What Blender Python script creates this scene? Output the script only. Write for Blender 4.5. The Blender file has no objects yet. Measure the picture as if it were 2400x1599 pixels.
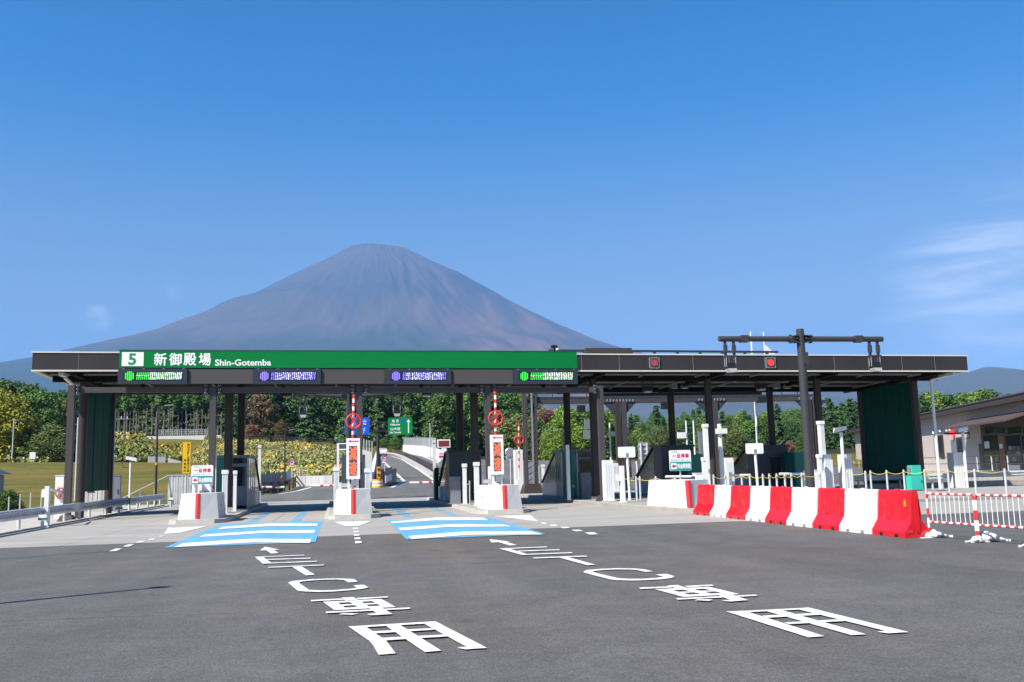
import bpy, bmesh, math, random
import numpy as np
from mathutils import Vector, Matrix

sc = bpy.context.scene
COL = sc.collection
random.seed(7)
rng = np.random.default_rng(11)

# ------------------------------------------------------------------ camera
# solved from the photograph's vanishing points; world +Y runs along the lanes, z = 0 is the plaza
FPX, CAM_H = 2181.0, 1.65
PITCH, ROLL, YAW = math.atan(302 / FPX), math.atan(0.0245), math.radians(10.6116)
_f = np.array([math.sin(YAW) * math.cos(PITCH), math.cos(YAW) * math.cos(PITCH), math.sin(PITCH)])
_r0 = np.array([math.cos(YAW), -math.sin(YAW), 0.0])
_u0 = np.cross(_r0, _f)
_r = _r0 * math.cos(ROLL) - _u0 * math.sin(ROLL)
_u = _u0 * math.cos(ROLL) + _r0 * math.sin(ROLL)
CP = np.array([0, 0, CAM_H])
cam = bpy.data.cameras.new('camera')
cam.sensor_width = 36.0
cam.lens = FPX / 2400 * 36.0
cam.clip_start, cam.clip_end = 0.1, 60000
camo = bpy.data.objects.new('camera', cam)
camo.matrix_world = Matrix(((_r[0], _u[0], -_f[0], 0), (_r[1], _u[1], -_f[1], 0), (_r[2], _u[2], -_f[2], CAM_H), (0, 0, 0, 1)))
COL.objects.link(camo)
sc.camera = camo

# ------------------------------------------------------------------ light, sky, exposure
SUN_EL = math.radians(46)
SHX, SHY = 0.859, 0.511                     # the way shadows fall on the ground
sun_dir = Vector((SHX * math.cos(SUN_EL), SHY * math.cos(SUN_EL), -math.sin(SUN_EL)))
sl = bpy.data.lights.new('sun', 'SUN')
sl.energy, sl.angle, sl.color = 5.0, math.radians(0.53), (1.0, 0.945, 0.86)
so = bpy.data.objects.new('sun', sl)
so.rotation_euler = sun_dir.to_track_quat('-Z', 'Y').to_euler()
so.location = (-40, -30, 60)
COL.objects.link(so)

w = bpy.data.worlds.new('World'); sc.world = w; w.use_nodes = True
nt = w.node_tree; nt.nodes.clear()
def wn(t, **k):
    n = nt.nodes.new(t)
    for a, b in k.items(): setattr(n, a, b)
    return n
sky = wn('ShaderNodeTexSky', sky_type='NISHITA')
sky.sun_disc = False
sky.sun_elevation = SUN_EL
sky.sun_rotation = math.atan2(-SHX, -SHY)
sky.altitude, sky.air_density, sky.dust_density, sky.ozone_density = 500, 1.0, 0.25, 3.2
hsv = wn('ShaderNodeHueSaturation'); hsv.inputs['Saturation'].default_value = 1.36
nt.links.new(sky.outputs[0], hsv.inputs['Color'])
# paler, less saturated band towards the horizon all the way round
_tc = wn('ShaderNodeTexCoord'); _nz = wn('ShaderNodeVectorMath', operation='NORMALIZE'); nt.links.new(_tc.outputs['Generated'], _nz.inputs[0])
_sz = wn('ShaderNodeSeparateXYZ'); nt.links.new(_nz.outputs[0], _sz.inputs[0])
for nm, lo, hi in (('Saturation', 0.66, 1.42), ('Value', 0.50, 0.98)):
    _r1 = wn('ShaderNodeMapRange', interpolation_type='SMOOTHSTEP'); nt.links.new(_sz.outputs[2], _r1.inputs[0])
    for i, v in enumerate((0.06, 0.40, lo, hi)): _r1.inputs[i + 1].default_value = v
    nt.links.new(_r1.outputs[0], hsv.inputs[nm])
# thin high cloud low on the right and two small puffs low on the left
tc = wn('ShaderNodeTexCoord'); nrm_ = wn('ShaderNodeVectorMath', operation='NORMALIZE'); nt.links.new(tc.outputs['Generated'], nrm_.inputs[0])
def cloud(d, inner, outer, scale, rot, lo, hi, amt, prev, detail=8, rough=0.6, loc=(0, 0, 0)):
    dt = wn('ShaderNodeVectorMath', operation='DOT_PRODUCT'); nt.links.new(nrm_.outputs[0], dt.inputs[0]); dt.inputs[1].default_value = Vector(d).normalized()
    mk_ = wn('ShaderNodeMapRange', interpolation_type='SMOOTHSTEP'); nt.links.new(dt.outputs['Value'], mk_.inputs[0]); mk_.inputs[1].default_value = math.cos(math.radians(outer)); mk_.inputs[2].default_value = math.cos(math.radians(inner))
    mp_ = wn('ShaderNodeMapping'); nt.links.new(nrm_.outputs[0], mp_.inputs['Vector']); mp_.inputs['Rotation'].default_value = rot; mp_.inputs['Scale'].default_value = scale; mp_.inputs['Location'].default_value = loc
    no = wn('ShaderNodeTexNoise'); no.inputs['Scale'].default_value = 1.0; no.inputs['Detail'].default_value = detail; no.inputs['Roughness'].default_value = rough; no.inputs['Distortion'].default_value = 0.35; nt.links.new(mp_.outputs[0], no.inputs['Vector'])
    rg = wn('ShaderNodeMapRange', interpolation_type='SMOOTHSTEP'); nt.links.new(no.outputs['Fac'], rg.inputs[0]); rg.inputs[1].default_value = lo; rg.inputs[2].default_value = hi
    m1 = wn('ShaderNodeMath', operation='MULTIPLY'); nt.links.new(rg.outputs[0], m1.inputs[0]); nt.links.new(mk_.outputs[0], m1.inputs[1])
    m2 = wn('ShaderNodeMath', operation='MULTIPLY'); nt.links.new(m1.outputs[0], m2.inputs[0]); m2.inputs[1].default_value = amt
    k_ = wn('ShaderNodeMix', data_type='RGBA'); nt.links.new(m2.outputs[0], k_.inputs[0]); nt.links.new(prev, k_.inputs[6]); k_.inputs[7].default_value = (7.2, 7.6, 8.2, 1)
    return k_.outputs[2]
def sky_dir(px, py):
    v = _f * FPX + _r * (px - 1200) - _u * (py - 800); return tuple(v / np.linalg.norm(v))
CLOC = (0.0, 0.0, 1.7)
c0 = cloud(sky_dir(2420, 850), 1.0, 9.0, (6, 6, 14), (0, 0, 0), 0.15, 0.75, 0.42, hsv.outputs[0], 9, 0.6)
c0 = cloud(sky_dir(2400, 745), 1.5, 8.5, (4.5, 4.5, 36), (math.radians(6), math.radians(-13), 0), 0.38, 0.70, 0.80, c0, 10, 0.6, CLOC)
c0 = cloud(sky_dir(228, 748), 0.0, 0.95, (22, 22, 60), (0, 0, 0), 0.30, 0.85, 0.60, c0, 5, 0.5, (3.1, 0, 0.4))
c0 = cloud(sky_dir(408, 687), 0.0, 0.60, (30, 30, 70), (0, 0, 0), 0.30, 0.85, 0.42, c0, 5, 0.5, (1.7, 0, 0))
bg = wn('ShaderNodeBackground'); bg.inputs['Strength'].default_value = 0.078
out = wn('ShaderNodeOutputWorld')
nt.links.new(c0, bg.inputs[0]); nt.links.new(bg.outputs[0], out.inputs[0])

vs = sc.view_settings
vs.view_transform, vs.look, vs.gamma, vs.use_curve_mapping = 'Standard', 'None', 1.0, False
vs.exposure = 1.0
sc.render.film_transparent = False
sc.cycles.max_bounces = 6
sc.cycles.transparent_max_bounces = 16
sc.cycles.volume_bounces = 1

# ------------------------------------------------------------------ pixel -> place
ZM = {1: (0, 780, 480 / 1505), 2: (260, 800, 460 / 1603), 3: (580, 850, 420 / 1568), 4: (880, 800, 460 / 1568), 5: (1200, 860, 360 / 1568),
      6: (1440, 860, 420 / 1733), 7: (1760, 760, 420 / 1372), 8: (1980, 860, 420 / 1497), 11: (60, 800, 400 / 2354), 12: (440, 800, 460 / 2354),
      13: (880, 780, 520 / 2354), 14: (1340, 780, 460 / 2354), 18: (1500, 560, 900 / 2354), 21: (0, 900, 240 / 1568), 22: (240, 920, 280 / 1568),
      23: (460, 1040, 240 / 2091), 24: (760, 900, 200 / 950), 25: (960, 1000, 280 / 1909), 26: (1380, 980, 260 / 1699), 27: (1620, 980, 340 / 2221),
      28: (1860, 1040, 320 / 2091), 31: (580, 1270, 400 / 2354), 32: (700, 1390, 460 / 2354), 33: (1130, 1250, 500 / 2354), 34: (1480, 1360, 680 / 2354),
      35: (240, 1190, 560 / 2354), 36: (780, 1180, 640 / 2354), 41: (2140, 900, 260 / 1568), 42: (2100, 1130, 300 / 2354), 43: (800, 960, 260 / 1853),
      44: (1200, 880, 280 / 1463), 45: (1440, 900, 280 / 1996), 46: (560, 900, 300 / 1809), 47: (1000, 900, 260 / 1568), 48: (0, 1120, 480 / 2354)}
def q(k, x, y):
    o = ZM[k]; return (o[0] + x * o[2], o[1] + y * o[2])
def ray(p): return _f * FPX + _r * (p[0] - 1200) - _u * (p[1] - 800)
def G(p, z=0.0):
    d = ray(p); return CP + d * ((z - CAM_H) / d[2])
def AY(p, Y):
    d = ray(p); return CP + d * (Y / d[1])
def AX(p, X):
    d = ray(p); return CP + d * (X / d[0])
GRADE, Y_UP = 0.04, 62.0
def SL(p, dz=0.0):                       # on the road that climbs away behind the plaza
    d = ray(p); t = (dz - GRADE * Y_UP - CAM_H) / (d[2] - GRADE * d[1]); return CP + d * t

# ------------------------------------------------------------------ materials
def mat(name, col, rough=0.6, metal=0.0, var=0.0, vscale=3.0, bump=0.0, bscale=40.0, spec=0.5, emit=None, estr=1.0, col2=None, detail=4, stretch=None, alpha=1.0, trans=0.0, coat=0.0):
    m = bpy.data.materials.new(name); m.use_nodes = True
    t = m.node_tree; b = t.nodes['Principled BSDF']
    b.inputs['Base Color'].default_value = (*col, 1); b.inputs['Roughness'].default_value = rough
    b.inputs['Metallic'].default_value = metal; b.inputs['Specular IOR Level'].default_value = spec
    b.inputs['Alpha'].default_value = alpha; b.inputs['Transmission Weight'].default_value = trans
    b.inputs['Coat Weight'].default_value = coat
    if emit: b.inputs['Emission Color'].default_value = (*emit, 1); b.inputs['Emission Strength'].default_value = estr
    if var or bump:
        c = t.nodes.new('ShaderNodeTexCoord'); src = c.outputs['Object']
        if stretch:
            mpn = t.nodes.new('ShaderNodeMapping'); mpn.inputs['Scale'].default_value = stretch
            t.links.new(src, mpn.inputs[0]); src = mpn.outputs[0]
    if var:
        n = t.nodes.new('ShaderNodeTexNoise'); n.inputs['Scale'].default_value = vscale; n.inputs['Detail'].default_value = detail
        n.inputs['Roughness'].default_value = 0.65
        t.links.new(src, n.inputs['Vector'])
        r = t.nodes.new('ShaderNodeMapRange'); r.inputs[1].default_value = 0.3; r.inputs[2].default_value = 0.7
        t.links.new(n.outputs['Fac'], r.inputs[0])
        k = t.nodes.new('ShaderNodeMix'); k.data_type = 'RGBA'
        t.links.new(r.outputs[0], k.inputs[0])
        c2 = col2 if col2 else tuple(v * (1 - var) for v in col)
        k.inputs[6].default_value = (*c2, 1); k.inputs[7].default_value = (*(col if col2 else tuple(min(1, v * (1 + var * 0.5)) for v in col)), 1)
        t.links.new(k.outputs[2], b.inputs['Base Color'])
    if bump:
        n = t.nodes.new('ShaderNodeTexNoise'); n.inputs['Scale'].default_value = bscale; n.inputs['Detail'].default_value = 5
        t.links.new(src, n.inputs['Vector'])
        bn = t.nodes.new('ShaderNodeBump'); bn.inputs['Strength'].default_value = bump; bn.inputs['Distance'].default_value = 0.02
        t.links.new(n.outputs['Fac'], bn.inputs['Height']); t.links.new(bn.outputs[0], b.inputs['Normal'])
    return m

def asphalt(name, col, brown=0.0):
    m = bpy.data.materials.new(name); m.use_nodes = True
    t = m.node_tree; b = t.nodes['Principled BSDF']
    b.inputs['Roughness'].default_value = 0.82; b.inputs['Specular IOR Level'].default_value = 0.35
    c = t.nodes.new('ShaderNodeTexCoord')
    def noise(s, d=4, r=0.6, st=None):
        n = t.nodes.new('ShaderNodeTexNoise'); n.inputs['Scale'].default_value = s; n.inputs['Detail'].default_value = d; n.inputs['Roughness'].default_value = r
        if st:
            mpn = t.nodes.new('ShaderNodeMapping'); mpn.inputs['Scale'].default_value = st; mpn.inputs['Rotation'].default_value = (0, 0, math.radians(12))
            t.links.new(c.outputs['Object'], mpn.inputs[0]); t.links.new(mpn.outputs[0], n.inputs['Vector'])
        else: t.links.new(c.outputs['Object'], n.inputs['Vector'])
        return n.outputs['Fac']
    def rng_(x, a, bb, lo, hi):
        n = t.nodes.new('ShaderNodeMapRange'); t.links.new(x, n.inputs[0])
        for i, v in enumerate((a, bb, lo, hi)): n.inputs[i + 1].default_value = v
        return n.outputs[0]
    def mul(x, y):
        n = t.nodes.new('ShaderNodeMath'); n.operation = 'MULTIPLY'; t.links.new(x, n.inputs[0]); t.links.new(y, n.inputs[1]); return n.outputs[0]
    big = rng_(noise(0.10, 5), 0.32, 0.68, 0.86, 1.13)
    track = rng_(noise(0.55, 4, 0.6, (1.0, 0.045, 1)), 0.3, 0.7, 0.84, 1.10)
    grit = rng_(noise(38, 3, 0.75), 0.3, 0.7, 0.5, 1.5)
    mid = rng_(noise(11, 4, 0.8), 0.3, 0.7, 0.78, 1.22)
    fine = rng_(noise(140, 2, 0.8), 0.3, 0.7, 0.75, 1.25)
    v = mul(mul(mul(big, track), mul(grit, fine)), mid)
    pale = t.nodes.new('ShaderNodeTexVoronoi'); pale.inputs['Scale'].default_value = 26; t.links.new(c.outputs['Object'], pale.inputs['Vector'])
    sp = rng_(pale.outputs['Distance'], 0.05, 0.16, 1.9, 1.0)
    v = mul(v, sp)
    oil = t.nodes.new('ShaderNodeTexVoronoi'); oil.inputs['Scale'].default_value = 0.55; t.links.new(c.outputs['Object'], oil.inputs['Vector'])
    v = mul(v, rng_(oil.outputs['Distance'], 0.03, 0.12, 0.72, 1.0))
    v = mul(v, rng_(noise(1.1, 6, 0.7), 0.34, 0.66, 0.86, 1.12))
    tint = t.nodes.new('ShaderNodeMix'); tint.data_type = 'RGBA'
    t.links.new(rng_(noise(0.07, 4), 0.45, 0.62, 0, 1), tint.inputs[0])
    tint.inputs[6].default_value = (*col, 1); tint.inputs[7].default_value = (col[0] * (1.05 + brown), col[1] * (1.0 + brown * 0.4), col[2] * (0.93 - brown * 0.3), 1)
    vm = t.nodes.new('ShaderNodeVectorMath'); vm.operation = 'SCALE'; t.links.new(tint.outputs[2], vm.inputs[0]); t.links.new(v, vm.inputs['Scale'])
    t.links.new(vm.outputs[0], b.inputs['Base Color'])
    bn = t.nodes.new('ShaderNodeBump'); bn.inputs['Strength'].default_value = 0.55; bn.inputs['Distance'].default_value = 0.012
    t.links.new(grit, bn.inputs['Height']); t.links.new(bn.outputs[0], b.inputs['Normal'])
    return m

M = {}
M['asphalt'] = asphalt('asphalt', (0.110, 0.105, 0.101), 0.08)
M['asphalt_far'] = asphalt('asphalt_far', (0.125, 0.120, 0.115))
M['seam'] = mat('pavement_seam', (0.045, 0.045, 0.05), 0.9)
M['concrete'] = mat('concrete_paving', (0.325, 0.305, 0.275), 0.85, var=0.22, vscale=0.5, bump=0.2, bscale=30, detail=9, stretch=(0.5, 2.2, 1))
M['kerb'] = mat('concrete_kerb', (0.42, 0.395, 0.35), 0.85, var=0.22, vscale=1.8, bump=0.2, bscale=30, detail=8)
M['joint'] = mat('joint', (0.10, 0.098, 0.095), 0.95)
M['block'] = mat('painted_concrete', (0.60, 0.585, 0.555), 0.75, var=0.20, vscale=1.6, detail=9, bump=0.08, stretch=(1, 1, 0.4))
M['paint'] = mat('road_paint', (0.70, 0.69, 0.66), 0.75, var=0.34, vscale=5.0, detail=12, bump=0.3, bscale=60)
M['paint_worn'] = mat('road_paint_worn', (0.60, 0.60, 0.58), 0.8, var=0.2, vscale=2.0, detail=10)
M['blue'] = mat('road_blue', (0.115, 0.34, 0.52), 0.75, var=0.26, vscale=2.4, detail=12, bump=0.3, bscale=60)
M['red'] = mat('red_band', (0.66, 0.035, 0.035), 0.45)
M['fascia'] = mat('fascia_panel', (0.040, 0.037, 0.039), 0.5, var=0.16, vscale=0.6, spec=0.2, detail=8, stretch=(1, 1, 0.3))
M['infill'] = mat('infill_panel', (0.075, 0.069, 0.068), 0.5, spec=0.2)
M['trim'] = mat('pale_trim', (0.62, 0.58, 0.50), 0.45)
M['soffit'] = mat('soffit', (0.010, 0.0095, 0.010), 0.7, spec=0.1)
M['purlin'] = mat('purlin', (0.30, 0.29, 0.28), 0.5)
M['brown'] = mat('brown_steel', (0.046, 0.036, 0.033), 0.4, spec=0.35)
M['steel'] = mat('grey_brown_steel', (0.066, 0.059, 0.059), 0.45, spec=0.3)
M['dark'] = mat('dark_steel', (0.045, 0.046, 0.052), 0.4)
M['pole'] = mat('charcoal_pole', (0.048, 0.047, 0.050), 0.4, spec=0.35)
M['black'] = mat('black_plastic', (0.012, 0.012, 0.014), 0.5)
M['green'] = mat('sign_green', (0.001, 0.175, 0.038), 0.5, spec=0.15, var=0.06, vscale=0.8)
M['green2'] = mat('road_sign_green', (0.002, 0.22, 0.05), 0.5, spec=0.2)
M['blue_sign'] = mat('sign_blue', (0.012, 0.085, 0.62), 0.4)
M['white'] = mat('white_enamel', (0.76, 0.765, 0.76), 0.35, var=0.08, vscale=1.5, detail=8, stretch=(1, 1, 0.3))
M['white_flat'] = mat('white_plate', (0.80, 0.80, 0.79), 0.4)
M['letter'] = mat('lettering_white', (0.82, 0.84, 0.84), 0.4)
M['letter_green'] = mat('lettering_green', (0.012, 0.25, 0.10), 0.4)
M['letter_red'] = mat('lettering_red', (0.60, 0.025, 0.05), 0.4)
M['letter_dark'] = mat('lettering_dark', (0.03, 0.05, 0.06), 0.5)
M['letter_grey'] = mat('lettering_grey', (0.22, 0.30, 0.30), 0.5)
M['teal'] = mat('teal_panel', (0.008, 0.20, 0.155), 0.35)
M['teal_sign'] = mat('teal_sign', (0.012, 0.26, 0.235), 0.4)
M['mint'] = mat('mint_cabinet', (0.035, 0.50, 0.37), 0.4)
M['yellow'] = mat('sign_yellow', (0.80, 0.50, 0.01), 0.4)
M['led_case'] = mat('led_case', (0.028, 0.036, 0.050), 0.35)
M['led_screen'] = mat('led_screen', (0.012, 0.014, 0.022), 0.3)
M['led_green'] = mat('led_green', (0.02, 0.25, 0.02), 0.5, emit=(0.02, 0.85, 0.03), estr=0.85)
M['led_white'] = mat('led_white', (0.4, 0.4, 0.4), 0.5, emit=(0.85, 0.90, 0.95), estr=0.95)
M['led_blue'] = mat('led_blue', (0.1, 0.08, 0.4), 0.5, emit=(0.22, 0.16, 0.95), estr=1.0)
M['led_yellow'] = mat('led_yellow', (0.3, 0.3, 0.05), 0.5, emit=(0.75, 0.85, 0.10), estr=0.8)
M['led_orange'] = mat('led_orange', (0.5, 0.06, 0.03), 0.5, emit=(1.0, 0.11, 0.035), estr=0.9)
M['led_off'] = mat('led_off', (0.085, 0.075, 0.075), 0.4)
M['led_dim'] = mat('led_dim_red', (0.14, 0.03, 0.025), 0.4, var=0.7, vscale=40, emit=(0.4, 0.03, 0.02), estr=0.12)
M['signal_red'] = mat('signal_red', (0.50, 0.02, 0.02), 0.25, emit=(1.0, 0.05, 0.05), estr=0.55)
M['signal_off'] = mat('signal_lens_unlit', (0.32, 0.05, 0.05), 0.2, emit=(0.6, 0.02, 0.02), estr=0.12)
M['signal_face'] = mat('signal_face', (0.085, 0.095, 0.085), 0.5)
M['alu'] = mat('aluminium', (0.42, 0.44, 0.47), 0.38, metal=0.55, var=0.1, vscale=2)
M['galv'] = mat('galvanised', (0.58, 0.59, 0.60), 0.5, metal=0.25, var=0.22, vscale=1.6, detail=8)
M['grey_panel'] = mat('grey_panel', (0.17, 0.19, 0.22), 0.4)
M['slate'] = mat('slate_panel', (0.052, 0.064, 0.078), 0.42)
M['cab'] = mat('cabinet_grey', (0.20, 0.215, 0.235), 0.4)
M['glass'] = mat('window_glass', (0.020, 0.028, 0.036), 0.06, spec=0.8)
M['glass_side'] = mat('side_glass', (0.16, 0.16, 0.06), 0.12, var=0.8, vscale=2.5, col2=(0.05, 0.045, 0.025), stretch=(4, 4, 0.6), spec=0.7)  # yellow mottling paints a reflection into the glass colour
M['lens'] = mat('lamp_lens', (0.45, 0.46, 0.43), 0.15, spec=0.8)
M['barrier_red'] = mat('barrier_red', (0.60, 0.008, 0.018), 0.30, var=0.22, vscale=2.2, coat=0.2, detail=10, bump=0.08, bscale=12)
M['barrier_white'] = mat('barrier_white', (0.72, 0.72, 0.71), 0.4, var=0.16, vscale=2.5, detail=11)
M['sack'] = mat('sack', (0.66, 0.66, 0.65), 0.8, var=0.22, vscale=7, bump=0.6, bscale=18)
M['sack_stripe'] = mat('sack_stripe', (0.11, 0.17, 0.30), 0.8)
M['rope'] = mat('yellow_rope', (0.62, 0.50, 0.06), 0.6)
M['amber'] = mat('amber', (0.75, 0.33, 0.01), 0.3)
M['orange'] = mat('orange_plastic', (0.80, 0.33, 0.01), 0.4)
M['beige'] = mat('beige_render', (0.50, 0.43, 0.375), 0.85, var=0.1, vscale=1.2, detail=9)
M['greywall'] = mat('upper_wall', (0.33, 0.32, 0.33), 0.85, var=0.1, vscale=1.2)
M['roofing'] = mat('brown_roofing', (0.085, 0.058, 0.055), 0.7, var=0.35, vscale=6, detail=6, stretch=(0.4, 3, 3))
M['frame'] = mat('bronze_frame', (0.050, 0.036, 0.030), 0.45)
M['wood'] = mat('wood_panel', (0.22, 0.09, 0.035), 0.5, var=0.3, vscale=5, stretch=(6, 6, 0.5))
M['paper'] = mat('paper', (0.62, 0.63, 0.63), 0.7)
M['screen'] = mat('green_screen', (0.002, 0.075, 0.054), 0.45, var=0.2, vscale=1.0, stretch=(1, 5, 0.25), spec=0.04)
M['screen_rib'] = mat('screen_rib', (0.008, 0.10, 0.075), 0.5, spec=0.1)
M['whitewash'] = mat('weathered_concrete', (0.60, 0.585, 0.55), 0.85, var=0.38, vscale=0.8, detail=9, stretch=(1.4, 1.4, 0.35))
M['parapet'] = mat('pale_parapet', (0.66, 0.655, 0.63), 0.8, var=0.1, vscale=0.4, detail=8)
M['tile'] = mat('roof_tile', (0.035, 0.040, 0.050), 0.35, var=0.2, vscale=4)
M['siding'] = mat('siding', (0.26, 0.27, 0.28), 0.7)
M['bark'] = mat('bark', (0.105, 0.085, 0.066), 0.9, var=0.35, vscale=3, stretch=(2, 2, 0.2))
M['bark_pale'] = mat('bark_pale', (0.21, 0.185, 0.155), 0.9, var=0.35, vscale=2, stretch=(2, 2, 0.2))
M['car_white'] = mat('car_white', (0.72, 0.72, 0.72), 0.25, coat=0.5)
M['tyre'] = mat('tyre', (0.015, 0.015, 0.015), 0.8)
M['faded_red'] = mat('faded_red', (0.42, 0.14, 0.14), 0.6)
M['flag'] = mat('flag_cloth', (0.75, 0.72, 0.74), 0.7)
def leafmat(name, c1, c2):
    m = bpy.data.materials.new(name); m.use_nodes = True
    t = m.node_tree; b = t.nodes['Principled BSDF']; b.inputs['Roughness'].default_value = 0.65; b.inputs['Specular IOR Level'].default_value = 0.25
    g = t.nodes.new('ShaderNodeNewGeometry'); oi = t.nodes.new('ShaderNodeObjectInfo')
    mxx = t.nodes.new('ShaderNodeMix'); mxx.data_type = 'RGBA'; mxx.inputs[6].default_value = (*c1, 1); mxx.inputs[7].default_value = (*c2, 1)
    t.links.new(g.outputs['Random Per Island'], mxx.inputs[0])
    r = t.nodes.new('ShaderNodeMapRange'); r.inputs[3].default_value = 0.72; r.inputs[4].default_value = 1.30; t.links.new(oi.outputs['Random'], r.inputs[0])
    vm = t.nodes.new('ShaderNodeVectorMath'); vm.operation = 'SCALE'; t.links.new(mxx.outputs[2], vm.inputs[0]); t.links.new(r.outputs[0], vm.inputs['Scale'])
    t.links.new(vm.outputs[0], b.inputs['Base Color'])
    b.inputs['Subsurface Weight'].default_value = 0.0
    return m
L = {'cedar': leafmat('leaf_cedar', (0.038, 0.087, 0.020), (0.087, 0.160, 0.033)), 'dark': leafmat('leaf_dark', (0.028, 0.070, 0.026), (0.064, 0.128, 0.038)),
     'mid': leafmat('leaf_mid', (0.058, 0.128, 0.020), (0.109, 0.192, 0.033)), 'light': leafmat('leaf_light', (0.109, 0.179, 0.018), (0.198, 0.262, 0.036)),
     'yellow': leafmat('leaf_yellow', (0.256, 0.186, 0.015), (0.435, 0.320, 0.026)), 'red': leafmat('leaf_red', (0.141, 0.067, 0.038), (0.237, 0.122, 0.067)),
     'olive': leafmat('leaf_olive', (0.096, 0.100, 0.033), (0.179, 0.160, 0.058)), 'weed1': leafmat('leaf_weed_green', (0.109, 0.141, 0.028), (0.211, 0.211, 0.058)),
     'weed2': leafmat('leaf_weed_gold', (0.384, 0.256, 0.015), (0.589, 0.410, 0.038)), 'weed3': leafmat('leaf_weed_straw', (0.333, 0.243, 0.141), (0.486, 0.384, 0.256))}

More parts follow.
